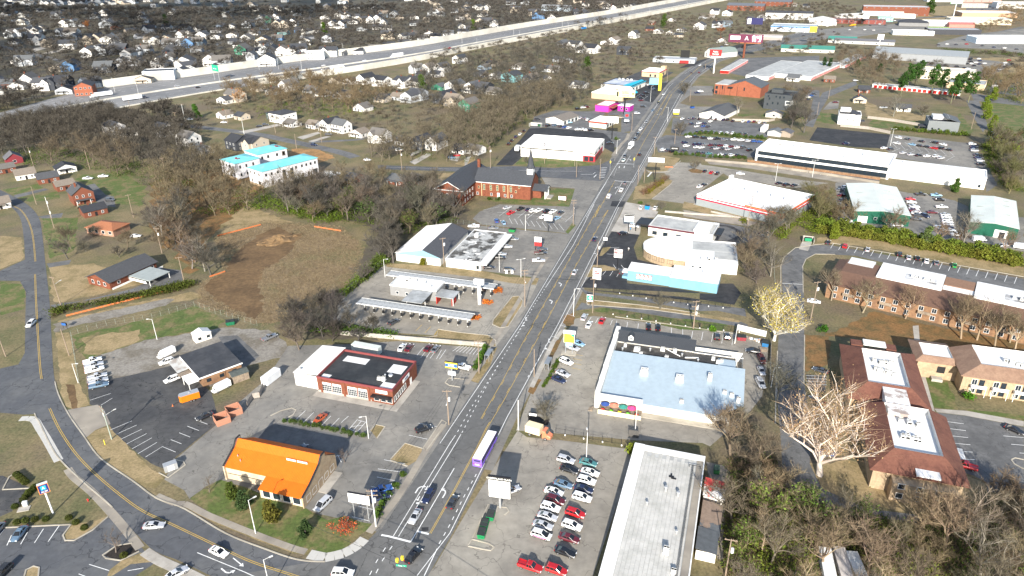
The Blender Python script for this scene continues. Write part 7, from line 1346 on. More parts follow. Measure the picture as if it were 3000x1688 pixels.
# FAR HOUSES
HC=dict(w=(.70,.68,.65),g=(.42,.44,.46),t=(.5,.43,.34),d=(.045,.05,.06),b=(.1,.2,.36),r=(.17,.06,.036),n=(.05,.2,.13),s=(.19,.24,.29),k=(.2,.42,.44))
HNAME=dict(w='white',g='pale grey',t='tan',d='charcoal',b='blue',r='red brick',n='green',s='slate blue',k='teal')
ROOFC=[(.05,.053,.06),(.07,.072,.078),(.035,.037,.043),(.13,.12,.11),(.10,.105,.11),(.19,.16,.13)]
ROOFN=['dark','grey','black','brown','grey','tan']
hwin=wmesh(.95,1.25,TRIM,1,2);hdoor=door_mesh(1.0,2.1,DARK);hwd=wmesh(.95,1.25,DARK,1,1);gdoor=Box(-1.4,-.05,0,1.4,.03,2.3).mesh('garage_door',TRIM)
def house(code,p,yaw,where,group,k_=1):
 c=HC[code[0]];size=int(code[1]);G=code[2:3]or R.choice('GS');j=RU(.92,1.05);c=tuple(min(.8,q*j)for q in c)
 w_,d_,h={1:(10,9,3.1),2:(9.5,13,5.8),3:(14,13,6.0)}[size];w_*=k_;d_*=k_;h*=.5+.5*k_;w_*=RU(.9,1.12);d_*=RU(.9,1.1)
 if G=='S' and size==2:w_,d_=d_,w_
 ri=R.randrange(len(ROOFC))if size<3 else R.randrange(3);rc=ROOFC[ri];yaw+=RU(-4,4)
 where2='%s %s house, %s %s roof'%({1:'low',2:'tall',3:'large'}[size],HNAME[code[0]],ROOFN[ri],{'G':'gable','S':'side','F':'flat'}[G])
 k=R.randrange(9);lab=where2
 a=radians(yaw);A=(p[0]-w_/2*cos(a),p[1]-w_/2*sin(a));b=Bld('house',lab,A,yaw,w_,d_,h,'house',group)
 b.walls(WALL,color=c);rise=(RU(2.0,2.7)if size==1 else RU(2.6,3.6))*k_
 if G=='F':b.flat(OC,par=.5,cope=WALL,ccol=c).color=(.1,.1,.11,1)
 else:b.gable(SHING,rise,'y' if G=='G' else 'x',.45,wallm=WALL,color=rc,wcolor=c)
 wm=hwin if code[0]not in 'w' else(hwd if k%2 else hwin)
 for z in([.9]if size==1 else[.9,3.7]):
  for t in((.22,.78)if size==1 else(.2,.5,.8)):
   if z<1 and t==.5:b.on(0,w_*t,0,hdoor,'door')
   else:b.on(0,w_*t,z,wm,'window')
  for t in(.25,.7):b.on(1,d_*t,z,wm,'window')
 if size==1:b.on(0,w_*.5,0,hdoor,'door')
 if G=='S' and size>1 and R.random()<.7:
  x0=w_*R.choice((.08,.5));b.walls(WALL,x0,-2,x0+w_*.42,-.02,0,h,'bay_wall',color=c);b.gable(SHING,w_*.19,'y',.3,x0,-2,x0+w_*.42,d_*.4,h,WALL,rc,c,name='bay_roof');b.on(0,w_*.21,h-2,wm,'window',x0=x0,y0=-2)
 elif R.random()<.45:
  b.pt('porch_roof',Box(w_*.1,-2.2,2.5,w_*.75,-.02,2.75,bot=1),SHING,color=rc);b.pt('porch_post',Box(w_*.1,-2.1,0,w_*.1+.2,-1.9,2.5).box(w_*.75-.2,-2.1,0,w_*.75,-1.9,2.5),TRIM)
 if R.random()<.25:x=w_*.3;b.pt('chimney',Box(x,d_*.45,h,x+.9,d_*.45+.9,h+rise+1.2),BRICK)
 return b
def houses(where,group,yaw,spec):
 B=[house(code,p,yaw,where,group,1.5 if 'beyond' in group else(1.15 if 'between' in group else 1)).t for code,p in sorted(spec,key=lambda q:q[1][0])];L=[o['label']for o in B];n={}
 for o,l in zip(B,L):
  n[l]=n.get(l,0)+1;o['label']=l+(', ' if L.count(l)==1 else ', %s from left '%ORD[n[l]])+where
def hz(codes,P):return list(zip(codes.split(),P))
houses('behind the freeway at far left','houses beyond the freeway',8,hz('w2G g2G w3G t1G g1G w2G w2S d3S g1G r1S w1G w2S t2G w3S g2G w2G w2G g2G g2G d2G g2G d2S',W('-396,830 -395,855 -365,826 -367,731 -341,790 -473,715 -447,696 -435,699 -415,676 -493,712 -476,702 -682,1077 -638,1029 -595,1001 -757,1156 -761,1186 -747,1185 -764,1147 -525,945 -556,1062 -517,938 -441,798')))
houses('in the shaded upper left rows','houses beyond the freeway',2,hz('t2G t2G w2G w2G d3S w2G w1S g2S g2S w2S w2G g2G g3G w2G w1S w1S t1G w2G w2G g2S g2G b2G d2G s2S g1S w2G w1S w1S d1S g2S d1S r1G t1G b2G g2S w1G',W('-595,1055 -591,1070 -570,1059 -526,923 -498,943 -466,901 -476,941 -463,940 -690,1160 -676,1158 -770,1306 -758,1311 -685,1283 -811,1520 -758,1424 -515,1068 -500,1089 -482,1097 -472,1105 -458,1007 -444,1005 -433,1004 -423,921 -424,1012 -403,957 -450,1094 -567,1245 -539,1248 -495,1202 -569,1188 -594,1196 -655,1255 -500,812 -486,810 -563,856 -582,876')))
houses('in the top left row','houses beyond the freeway',0,hz('w2S w2G g2S w2S w2G g2G w2S g3S w2G w2G g2G w2S t2S t2S g3G w1S g2G g2G g2S w1G g1S w1G',W('-1167,1783 -1155,1821 -1138,1818 -1124,1853 -1070,1796 -1081,1846 -1050,1841 -1016,1814 -1028,1863 -1023,1874 -1004,1871 -1011,1911 -960,1877 -931,1850 -912,1847 -905,1915 -796,1841 -750,1821 -880,1474 -904,1419 -1052,1607 -1025,1543')))
houses('above the freeway beside the brick cottages','houses beyond the freeway',6,hz('w2G g2S w1G w3G w1S g2G d2G w2G w2G w3S g1G g1G w2S d1S w1S t1S r1S r1S t2S',W('-341,840 -324,831 -321,796 -274,833 -317,933 -304,925 -293,917 -281,916 -266,901 -261,921 -254,880 -246,880 -220,901 -208,910 -189,922 -172,949 -157,975 -141,1002 -174,1075')))
houses('in the rows above the freeway sign','houses beyond the freeway',0,hz('t3G w2G g1S w1S n2G w1S w1G w1G w1S g2G w1S g2G n2G w2G t2G t2G w2G k1S b1S w1S b1S w1S w2G w2G w2G w2G w1S g1S w1G w2G w2G w1S s2S g2G w1S w1S g1G w1G g3F',W('-334,1011 -369,1045 -383,1037 -362,998 -336,928 -326,927 -414,1119 -432,1101 -463,1187 -437,1255 -391,1147 -442,1348 -425,1332 -425,1375 -385,1249 -374,1254 -365,1272 -345,1143 -333,1073 -303,1170 -328,1173 -308,1265 -290,1238 -274,1224 -316,1406 -299,1389 -284,1402 -278,1301 -267,1299 -241,1310 -231,1322 -239,1389 -234,1411 -214,1409 -211,1205 -193,1192 -232,1185 -339,1394 -380,1739')))
houses('right of the brick cottages','houses beyond the freeway',0,hz('w1G g1S g2G g2S d1G g1S w1G w1S w1S w1S t2G d2S w2G w1G w1G g1S t2S t3S b3S w2G g1G d2G d2G d1S w2G t2G t2S t2S w2G w2G g2S g2S w1S',W('-171,1373 -158,1260 -148,1449 -133,1447 -140,1101 -122,1052 -118,1109 -105,1069 -89,1101 -69,1124 -48,1247 -38,1246 -24,1220 -17,1161 -86,1347 -107,1495 14,1478 47,1406 53,1344 73,1285 43,1249 127,1412 140,1394 172,1422 159,1570 112,1684 154,1701 192,1585 200,1544 204,1487 36,1673 5,1678 -126,1770')))
houses('below the freeway','houses between freeway and main road',-34,hz('w2S g2S w2G w2G w1S w1S w2G s1G t1S w1G s1G g1S w1S w1G d1G k3G d2G w1S n1G w2G d1S w2G d3S w1S d3G t2S n2G w1S w1S d2G w3S w1S w3S w1G w2G g1S g1G g2S t1G w1G w2G w2S w3S w1S w2G g1S w1S t1S g1G t2S w1G t1S g1S g2G w1G w1G',W('-92,688 -100,771 -89,770 -75,769 -91,741 -77,745 -60,834 -30,787 -21,813 7,789 27,772 34,771 44,766 -16,731 -32,742 -2,712 17,698 31,710 -68,674 -55,666 -46,665 -37,657 -29,653 -17,648 -59,609 -50,598 -37,579 51,675 63,674 66,958 80,942 87,912 96,904 126,984 135,984 54,837 67,830 -83,627')+W('-173,715 -158,710 -145,709 -126,697 -105,689 -123,703 -211,676 -185,666 -171,650 -238,678 -219,661 -244,630 -249,623 -112,619 -99,628 -89,617 -123,584 -152,638')))
houses('between freeway and highway shops','houses between freeway and main road',-30,hz('w2G w2G w2G d2S w1G w1G w1G t1S r1S r1S w1G w3G g2S s2S g1G w1S w3S w3G w1S g2G w1S g1S w1G w1S',W('227,1502 246,1537 173,1050 136,887 218,1104 232,1082 256,1120 238,1052 231,1227 212,1136 274,1274 290,1149 323,1168 340,1178 334,1309 352,1321 378,1394 391,1361 406,1271 423,1269 578,1547 596,1524 281,986 271,697')))
houses('behind the turquoise roofs','houses on the middle left street',-36,hz('w1G t1S w1S w1S w2G w2S w1G w2S w1S w1S r1S r1S w1G w2S w1G w3S w2S w1S d3S t3S',W('-229,564 -213,558 -166,532 -148,526 -136,518 -125,512 -109,498 -92,481 -75,474 -106,374 -93,390 -65,386 -124,585')+W('-292,516 -279,508 -254,507 -223,480 -204,457')+W('-186,467 -175,464')))
houses('on the left street','houses by the curved road',40,hz('r1S w1S r1S w1G r1S r2G r1S w1S',W('-305,419 -285,406 -267,398 -268,418 -249,384 -226,360 -210,341 -266,353')))
houses('left of the white tyre shop','houses by the church street',-30,hz('d2G w2G w1S w1S r1S',W('-62,462 -52,460 -34,451 -25,449 -54,385')))
houses('above the office lot','houses above the office',-22,hz('r1S r1S t1G w1S',W('303,689 312,636 289,593 308,559')))
simple('ranch_house','low ranch house with an orange brown roof by the left street',(-194.1,313.9),-18,16,10,3,(.35,.2,.14),(.3,.12,.06),'hip',1.8,wins=4,cat='house')
o=simple('red_barn','small red barn with white trim at the left edge',(-313,440),40,9,10,3.5,(.2,.03,.04),(.12,.12,.13),'gable',3,'y',1,'barn')
simple('open_carport','flat roofed pale carport beside the turquoise roofed houses',(-108,396),-30,12,10,2.8,(.3,.3,.3),(.6,.6,.58),cat='carport')
# POLES, LIGHTS, SIGNS, FENCES
UP={}
def pole_mesh(key,f):
 if key not in UP:UP[key]=f()
 return UP[key]
def upole(label,p,h,yaw=70,arms=1,tr=0,light=0,m=None,group='utility poles'):
 t=thing('utility_pole',label,'utility pole',p,yaw,group);m=m or POLEM
 obj('pole',pole_mesh(('p',h,m.name),lambda:MB().tube((0,0,0),(0,0,h),.19,.11,7).mesh('pole',m)),t)
 for i in range(arms):obj('crossarm',pole_mesh('arm',lambda:Box(-1.3,-.07,0,1.3,.07,.16,bot=1).box(-1.15,-.05,.16,-1.05,.05,.4).box(1.05,-.05,.16,1.15,.05,.4).box(.4,-.05,.16,.5,.05,.4).mesh('crossarm',POLEM)),t,(0,.15,h-.5-i*1.3))
 for i in range(tr):obj('transformer',pole_mesh('tr',lambda:MB().tube((0,0,0),(0,0,1.1),.34,.34,10).mesh('transformer',STEELW)),t,(.5-i*.1,-.2+i*.4,h-3.4-i*.3))
 if light:obj('lamp_arm',pole_mesh('la',lambda:MB().tube((0,0,0),(0,-2.6,.5),.05,.05,5).box(-.14,-3.2,.42,.14,-2.5,.56,bot=1).mesh('lamp_arm',STEELW)),t,(0,0,h*.72))
 return t
def slight(label,p,h,yaw,n=1,group='light poles',m=None):
 t=thing('street_light',label,'street light',p,yaw,group)
 obj('pole',pole_mesh(('sp',h),lambda:MB().tube((0,0,0),(0,0,h),.13,.08,7).mesh('pole',STEELW)),t)
 for i in range(n):
  o=obj('lamp_head',pole_mesh('lh',lambda:MB().tube((0,0,0),(1.3,0,.15),.045,.045,5).box(1.1,-.16,.08,1.9,.16,.22,bot=1).mesh('lamp_head',STEELW)),t,(0,0,h-.1),180*i)
GRN=M('green_grey_pole',(.3,.34,.29),var=.1)
for lab,p,h,y,a,tr,li in(('utility pole with transformer and lamp arm at the dark car park entrance',(-111,158.7),11,140,2,1,1),('white steel utility pole with two arms at the junction corner',(-32.4,124.8),11,0,2,1,0),('brown utility pole on the kerb island by the black SUV',(-18.3,163.6),11.5,0,1,1,1),('bare pale pole beside the food truck',(1.3,160.7),10,0,0,0,0),('utility pole with crossarm by the bus shelter hedge',(-10.7,189.9),12,0,2,0,0),('utility pole on the kerb between bus shelters',(6.6,187.6),10,0,0,0,0),('tall utility pole beside the oval island of the drive-in',(4.7,235.4),15,5,2,0,1),('pole with transformers behind the patched flat roof',(-28.4,272.7),13,20,1,2,0),('brown utility pole beside the green and white sign',(29.4,229.7),14,5,1,1,0),('brown utility pole at the pawn shop corner',(35.2,267),13,5,0,1,0),('utility pole at the church car park corner',(29.7,319),13,0,2,0,1),('utility pole in the tall grass by the field corner',(-132.9,260.8),11,20,1,0,0),('pole with lamp arm at the brick house drive',(-171.8,241.2),12,160,1,0,1),('slim pole at the yard drive of the left street',(-221.9,324),11,0,0,1,0),('wooden pole behind the brick ranch gardens',(-190,338),12,30,1,0,0),('pole with grey boxes at the field edge',(-155,290.8),12,0,1,1,0),('brown pole in the ditch verge beside the curved road',(-147.9,203.9),10,0,0,0,0),('brown pole at the left edge below the green verge',(-168.9,203.7),9,0,0,0,0),('utility pole in the pub verge by the iron fence',(63.2,217),9,5,1,1,0),('utility pole with white transformer at the motel bend',(106.5,222.6),15,10,1,2,0),('utility pole with transformer by the entry roads',(63.3,216.9),11,10,1,1,0),('utility pole with transformer at the thicket in the bottom right',(44.6,108.8),11,-15,1,1,0),('thin pole at the junction beside the plaza car park',(19.1,149),9,0,0,0,0),('wooden pole in the hedge of the lower dealer lot',(91,441),12,0,1,0,0),('pole left of the two at the far junction',(71,382),11,0,0,0,0),('pole right of the two at the far junction',(75,385),9,0,0,0,0),('utility pole with lines at the church street corner',(51,392),12,60,2,0,0),('utility pole on the church street verge',(38,397),12,60,1,0,0),('pole in front of the white tyre shop',(21,426),13,60,2,1,0),('pole with transformers at the church street drive',(-12,415),14,60,2,2,0),('slim pole on the tyre shop lawn',(39,420),10,0,1,0,0),('pole at the dealer lot trees',(110,469),10,0,1,0,0),('pole by the auto parts shop wall',(117.2,327.9),11,0,1,0,0),('pole at the car wash creek',(112.3,315.7),11,0,1,0,0),('leaning pole beside the lane above the office',(271,612),11,0,0,0,0),('pole beside the white villa lane',(237,550),10,0,0,0,0),('tall pole at the lane beside the grey villa',(326,499),12,0,0,0,0),('pole in front of the modern white house',(-216,545),11,0,1,0,0),('white pole beside the street bend',(-191,508),11,0,1,0,0),('pole on the lawn of the orange roofed house',(-170,513),11,0,0,0,0),('pole beside the excavated clay',(-143,469),10,0,0,0,0),('pole on the driveway of the porch house',(-130,485),11,0,0,0,0),('pole by the camper under trees',(-65,413),13,0,1,1,0),('pole in the gardens left of the barn trees',(-298,434),12,0,0,1,0),('thick wooden pole in the left wood',(-258,425),12,0,0,0,0),('dark pole on the left street lawn',(-252,360),10,0,0,0,0),('pale leaning pole on the left street',(-232,339),11,0,0,1,0),('tall white pole by the freeway bridge street',(-251,551),14,0,1,0,0),('pole on the verge left of the tall white pole',(-249,532),12,0,1,0,0),('pole with crossarm in the middle left wood',(-203,406),12,0,1,0,0),('pole under the freeway bridge',(-310,587),13,0,0,0,0),('pole at the takeaway corner',(151,698),14,60,2,0,0),('pole at the red pole sign bend',(207,775),12,0,1,0,0),('pole beside the chapel',(228,854),12,0,1,0,0),('pole at the highway shops kerb',(87,506),13,60,2,0,0),('pole in the lane of the brick hall',(152,607),10,0,0,0,0)):
 upole(lab,p,h,y,a,tr,li,GRN if 'dark car park entrance' in lab else(STEELW if 'white' in lab.split()[0:2]or 'pale' in lab else POLEM))
for lab,p,h,y,n in(('street light on the lawn of the orange roofed shop',(-59.9,123.1),10,40,1),('street light beside the tyre workshop bays',(-39.9,157.7),7.5,200,1),('street light at the bottom edge of the curved road',(-51.6,106.8),9,30,1),('twin lamp pole in the flat shop lot',(3.7,261.2),8,20,2),('thin lamp pole beside the black SUV at the shop',(-5.1,266.6),8,60,1),('lamp pole at the corner of the drive-in field',(-51.7,262.8),8,0,1),('lamp pole in the church car park',(6.7,312.8),8,0,1),('lamp pole below the entry roads on the main road',(22.2,227.3),11,0,1),('lamp pole on the kerb by the plaza end wall',(33.4,158.3),8,30,1),('lamp pole in the corner of the pub yard',(68.6,185.5),7,0,1),('lamp pole on the fence of the pub yard',(78.2,180.2),7,0,1),('lamp pole in the grass yard',(-123,213.9),8,180,1),('lamp pole on the yard fence of the white trucks',(-135.8,187.2),7,0,1),('tall lamp pole in the billboard lot',(119,609),13,20,1),('lamp pole at the tyre shop kerb',(68,446),9,0,1),('lamp pole on the pavement by the dealer lots',(118,533),11,180,1),('lamp pole in the office car park',(249,458),11,0,2),('lamp pole in front of the office',(172,391),10,0,2),('lamp pole in the parts shop island row',(149,385),10,0,2),('lamp pole in the right hand lot of the office',(310,451),10,180,1),('lamp pole by the plaza lot middle',(18.9,147.4),9,90,1)):
 slight(lab,p,h,y,n)
for i,p in enumerate(W('-274,806 -254,810 -225,797 -205,918')+W('-64,1017 7,1108 15,1040 86,1210 90,1141 -41,954')+W('257,1382 358,1525')+W('-371,683 -331,647')):slight('tall freeway lamp pole, %s from the left by the noise walls'%ORD[1+sorted([i])[0]],p,13,130,1,'freeway light poles')
def wires(label,pts,group='overhead wires'):
 mb=MB()
 for(a,b_)in zip(pts,pts[1:]):
  for off in(-1,0,1):
   prev=None
   for i in range(9):
    t=i/8;q=(a[0]+(b_[0]-a[0])*t+off*.9,a[1]+(b_[1]-a[1])*t,a[2]+(b_[2]-a[2])*t-1.2*4*t*(1-t))
    if prev:mb.tube(prev,q,.022,.022,3,0,False)
    prev=q
 tag(obj('overhead_wires',mb.mesh('overhead_wires',DARK)),label,'wires',group)
z_=lambda p,h:(p[0],p[1],h)
wires('overhead wires along the left kerb of the main road',[z_((-32.4,124.8),10.6),z_((-18.3,163.6),11),z_((-10.7,189.9),11.4),z_((4.7,235.4),14.4),z_((29.7,319),12.4),z_((51,392),11.4)])
wires('overhead wires crossing the main road to the entry roads',[z_((4.7,235.4),14),z_((29.4,229.7),13.4),z_((63.3,216.9),10.4),z_((106.5,222.6),14)]);wires('overhead wires along the church street',[z_((-12,415),13.4),z_((21,426),12.4),z_((51,392),11.6)])
def sign(name,label,p,yaw,pole_h,w,h,face,posts=(0,),pr=.14,edge=None,pm=None,two=True,group=None,d=.5):
 t=thing(name,label,'sign',p,yaw,group);pm=pm or DARK
 for x in posts:add('post',MB().tube((x,0,0),(x,0,pole_h),pr,pr,8),pm,t)
 add('cabinet',Box(-w/2,-d/2,pole_h+.002,w/2,d/2,pole_h+h,bot=1),edge or DARK,t)
 add('panel',Box(-w/2+.1,-.03,.1,w/2-.1,.03,h-.1),face,t,(0,-d/2-.02,pole_h));return t
def letters(t,body,size,m,x,z,y=-.34):return text_obj(body,size,m,t,(x,y,z),(pi/2,0,0))
SW=col('sign_white',(.78,.78,.76));INK=col('sign_black',(.02,.02,.02));SRED=col('sign_red',(.5,.03,.03));SGRN=col('sign_green',(.02,.35,.2));SYEL=col('sign_yellow',(.7,.55,.05));SBLU=col('sign_blue',(.03,.12,.4))
t=sign('plaza_sign','tall white plaza sign with a black name band above the dumpsters',(-3.5,130.5),-12,3.2,5.4,6.4,SW,(0,),.3,pm=STEEL);add('name_band',Box(-2.72,-.34,8.5,2.72,-.28,9.62),INK,t);add('divider',Box(-.12,-.345,3.3,.12,-.285,8.48),STEEL,t);letters(t,'CUMBERLAND PLAZA',.62,SW,0,9.05,-.36);letters(t,'food\nmarket',.4,INK,-1.5,5.4,-.31)
t=sign('billboard','white blank billboard on two posts beside the blue pickup',(-36.2,127.6),-14,4.6,5.6,2.9,SW,(-1.8,1.8),.12,pm=STEEL)
t=sign('grocery_sign','tall grocery sign with a dark blue panel on a white pole',(-110.9,130.4),35,6.6,2.2,2.6,col('grocery_navy',(.02,.03,.16)),(0,),.2,STEELW,TRIM,d=.9)
add('frame',Box(-1.1,-.5,6.6,-.98,-.46,9.2).box(.98,-.5,6.6,1.1,-.46,9.2).box(-.98,-.5,9.08,.98,-.46,9.2).box(-.98,-.5,6.6,.98,-.46,6.72),col('grocery_orange',(.7,.25,.04)),t)
add('emblem',Box(-.55,-.53,7.6,.55,-.5,8.8),col('grocery_cyan',(.03,.35,.65)),t);letters(t,'A',.9,SW,0,8.2,-.56);letters(t,'ALDI',.62,SW,0,7.15,-.54)
t=sign('workshop_sign','yellow and blue pole sign of the tyre workshop',(-18.9,186.1),-16,4.4,4.2,2.3,SYEL,(0,),.2,DARK,STEEL);add('blue_band',Box(-1.95,-.34,5.0,1.95,-.28,6.1),SBLU,t);letters(t,'NTB',1.0,SW,0,5.55,-.36);add('lower_panel',Box(-1.2,-.3,2.0,1.2,.3,3.2),SW,t)
t=sign('pub_sign','yellow and green pub sign on two grey posts',(18.5,201.3),-12,4.2,3.6,3.4,SYEL,(-1.1,1.1),.14,TRIM,STEEL);add('green_corner',MB().face([(.6,-.31,7.0),(1.7,-.31,6.4),(1.7,-.31,7.4),(.3,-.31,7.4)]),SGRN,t);add('lower_panel',Box(-1.1,-.2,2.9,1.1,.2,4.0),col('sign_sky',(.3,.55,.65)),t);add('arched_top',Box(-2.0,-.3,7.6,2.0,.3,8.6),TRIM,t);add('kerb_block',Box(-2.4,-1.4,0,2.4,1.4,.2),KERB,t)
t=sign('shop_sign','red and white pole sign in the flat shop lot',(11.7,288.9),-12,4,3.4,2.6,SW,(-1.2,1.2),.12);add('red_panel',Box(-1.5,-.3,2.2,1.5,.3,3.98),SRED,t)
t=sign('blank_sign','blank white pole sign in the church car park',(17.3,311.4),-14,5.4,4,3.2,SW);t=sign('pawn_sign','pawn sign with a picture panel above the black tarmac',(44,269.3),-16,4.6,3.6,4.0,SW);add('picture_panel',Box(-1.6,-.33,6.4,1.6,-.28,8.4),M('pawn_print',(.5,.35,.35),(.12,.04,.05),scale=3,var=.2,s2=.9),t);letters(t,'PAWN',1.0,INK,0,5.6)
t=sign('car_wash_sign','white car wash sign on a post by the road',(54.9,310.6),-14,4.6,4.6,3.8,SW);letters(t,'CAR WASH',.8,SBLU,0,6.6);add('blue_band',Box(-2.1,-.33,4.8,2.1,-.28,5.5),col('wash_blue',(.25,.5,.65)),t);add('dark_band',Box(-2.1,-.33,7.5,2.1,-.28,8.2),INK,t)
t=sign('small_shop_sign','small red and white sign at the pawn shop corner',(41.5,291.1),-14,3.4,2.0,1.7,SW);letters(t,'PAWN',.55,SRED,0,4.3)
t=sign('blue_shop_sign','tall white sign with red print in front of the blue shop',(32.8,248),-14,4.8,3.4,5,SW);add('red_print',Box(-1.1,-.33,7.2,1.1,-.28,8.6),M('red_print',(.5,.05,.05),(.75,.7,.7),scale=3,s2=1.5),t);add('divider',Box(-1.6,-.33,6.3,1.6,-.28,6.45),INK,t)
t=sign('entry_sign','green and white sign between the entry roads',(29.1,235.7),-14,1.6,2.8,3.0,SW);add('green_panel',Box(-1.2,-.33,2.2,1.2,-.28,4.2),SGRN,t);n=14;add('emblem',MB().face([(.6*cos(2*pi*i/n),-.35,3.2+.6*sin(2*pi*i/n))for i in range(n)]),SW,t)
t=sign('tyre_shop_sign','white tyre shop sign on a tall black pole',(70,484),-18,11,8,4.6,SW,(0,),.35);letters(t,'DISCOUNT',1.5,col('tyre_red',(.45,.01,.03)),0,14.0);letters(t,'TIRE',1.1,INK,0,12.2)
t=sign('script_sign','wide white sign with pink script on a tall black pole',(81,385),-14,11.5,9,2.9,SW,(0,),.25);letters(t,'Carter',1.9,col('script_pink',(.6,.2,.25)),0,13.2);add('footer',Box(-3.8,-.33,11.75,3.8,-.28,12.0),INK,t)
t=sign('dealer_sign','black dealer sign with a white motif at the dealer lot hedge',(104,442),-14,3,5.4,2.2,INK);letters(t,'MOTORS',.9,SW,0,4.1)
t=sign('billboard','large yellow billboard on a black mast above the pink building',(90,562),-14,13,15,5.6,col('billboard_yellow',(.72,.66,.34)),(0,),.6);letters(t,'UNIVERSITY\nCAR WASH',1.1,INK,0,16.6);letters(t,'615 837 5888',1.0,INK,0,14.2);add('figure',Box(-6.6,-.33,13.6,-5.2,-.28,17.2).box(5.2,-.33,15.4,6.8,-.28,16.4),INK,t)
t=sign('logo_sign','grey pole sign with a red round logo by the highway shops',(87,530),-14,1.2,4.4,7.6,col('logo_grey',(.09,.11,.14)),(0,),.4);add('emblem',MB().face([(1.2*cos(2*pi*i/n),-.33,6+1.0*sin(2*pi*i/n))for i in range(n)]),SRED,t);add('lower_panel',Box(-1.8,-.33,1.5,1.8,-.28,2.8),SW,t)
t=sign('yellow_foot_sign','white and yellow sign in front of the white gabled shop',(129,554),-14,1,4.6,4.2,SW);add('yellow_panel',Box(-2.2,-.33,1.1,2.2,-.28,2.6),SYEL,t)
t=sign('storage_sign','red storage sign on a white pole at the road bend',(209,749),-20,17,12,6,SRED,(0,),.7,pm=TRIM);letters(t,'Public\nStorage',2.1,SW,0,20)
t=sign('billboard','dark billboard pair on a brown mast over the road bend',(270,851),-20,17,38,9,col('billboard_maroon',(.12,.03,.06)),(0,),1.2,pm=BRICK);add('white_emblem',Box(6,-.33,18,17,-.28,25),M('emblem_print',(.7,.65,.68),(.2,.05,.1),s2=.2,mix=(.48,.52)),t);add('white_panel',Box(-17,-.33,20,-6,-.28,24),SW,t);letters(t,'A',6,SW,1,21.5)
t=sign('billboard','small navy billboard near the blue banded store',(350,1072),-20,14,22,9,col('billboard_navy',(.03,.03,.1)),(0,),.6);add('white_panel',Box(-10,-.33,15,-5,-.28,22),SW,t)
t=sign('feather_banner','tall yellow feather banner at the turquoise shops',(135,652),-14,1,2.6,15,SYEL,(0,),.1,SYEL,d=.1);t=sign('small_sign','pale blue road sign at the turquoise shops',(130,655),-14,6,8,6,col('pale_blue_sign',(.2,.45,.6)),(-2,2),.2)
t=sign('green_disc_sign','pale green oval sign on a tall pole at the far right',(738,1253),-14,24,18,8,col('pale_green_sign',(.3,.6,.35)),(0,),.6,pm=TRIM);t=sign('pole_sign','white pole sign above the storage rows',(438,879),-14,15,7,6,SW,(0,),.3,pm=TRIM);t=sign('yellow_star_sign','yellow sign beside the far street',(390,961),-14,15,9,7,SYEL)
t=sign('shop_street_sign','white sign on the far street in front of the brick row',(558,1179),-14,10,9,7,SW);t=sign('board_sign','red board sign left of the takeaway bend',(192,809),-14,1.2,10,3,SRED);t=sign('board_sign','black and white sign at the low grey roofed shop',(198,832),-14,4,10,8,INK)
t=sign('church_sign','low brick framed white church sign on the lawn',(27,355),-18,.6,4.2,2.2,SW,(-1.6,1.6),.25,BRICK,BRICK,d=.9)
t=sign('freeway_sign','green freeway sign on a gantry above the lanes',(-297,743),-42,9,12,6,SGRN,(-5,5),.25,SGRN,STEEL);letters(t,'EXIT ONLY',1.4,SW,0,11.4);t=sign('picnic_sign','small white sign with posts at the mulch bed by the food truck',(5.5,165.1),-14,1.6,2.4,1.0,SW,(-.8,.8),.06)
t=sign('yard_sign','small blue sign panel at the gravel strip entrance',(-159.5,222.5),-10,1.4,1.8,1.0,SBLU,(-.7,.7),.06);t=sign('low_brick_bench','low orange bench wall on the parts shop verge',(95,414),-14,.1,5,.8,col('bench_orange',(.5,.2,.1)),(-1,1),.1)
t=thing('traffic_light','yellow traffic light at the bottom of the junction','traffic light',(-23.8,109.8),60);add('housing',Box(-.25,-.25,5.2,.25,.25,6.3,bot=1),SYEL,t);add('hanger',MB().tube((0,0,6.3),(0,0,7.4),.03,.03,5),DARK,t)
t=thing('traffic_light','yellow traffic light above the green street sign','traffic light',(-24.8,109.2),60);add('housing',Box(-.25,-.25,5.2,.25,.25,6.3,bot=1),SYEL,t);add('hanger',MB().tube((0,0,6.3),(0,0,7.4),.03,.03,5),DARK,t)
t=thing('street_sign','green street name sign hung over the junction','street sign',(-23.7,107.6),-8);add('plate',Box(-1.1,-.03,5.7,1.1,.03,6.2,bot=1),SGRN,t);letters(t,'Trinity Ln',.34,SW,0,5.95,-.06)
mb=MB();A,B,C=W('-44.4,117.7 -23.4,106.4 -7.3,93.6');
for p,q in((A,B),(B,C)):mb.tube((*p,7.4),(*q,7.4),.04,.04,5)
tag(obj('span_wire',mb.mesh('span_wire',DARK)),'span wire carrying the traffic lights over the junction','wire')
for lab,p in(('yellow traffic light left of the far junction',(59,409)),('orange traffic light above the far junction centre',(74,415))):
 t=thing('traffic_light',lab,'traffic light',p,0);add('housing',Box(-.3,-.3,4.6,.3,.3,5.9,bot=1),SYEL,t);add('post',MB().tube((0,.4,0),(0,.4,6.4),.1,.1,6),STEEL,t)
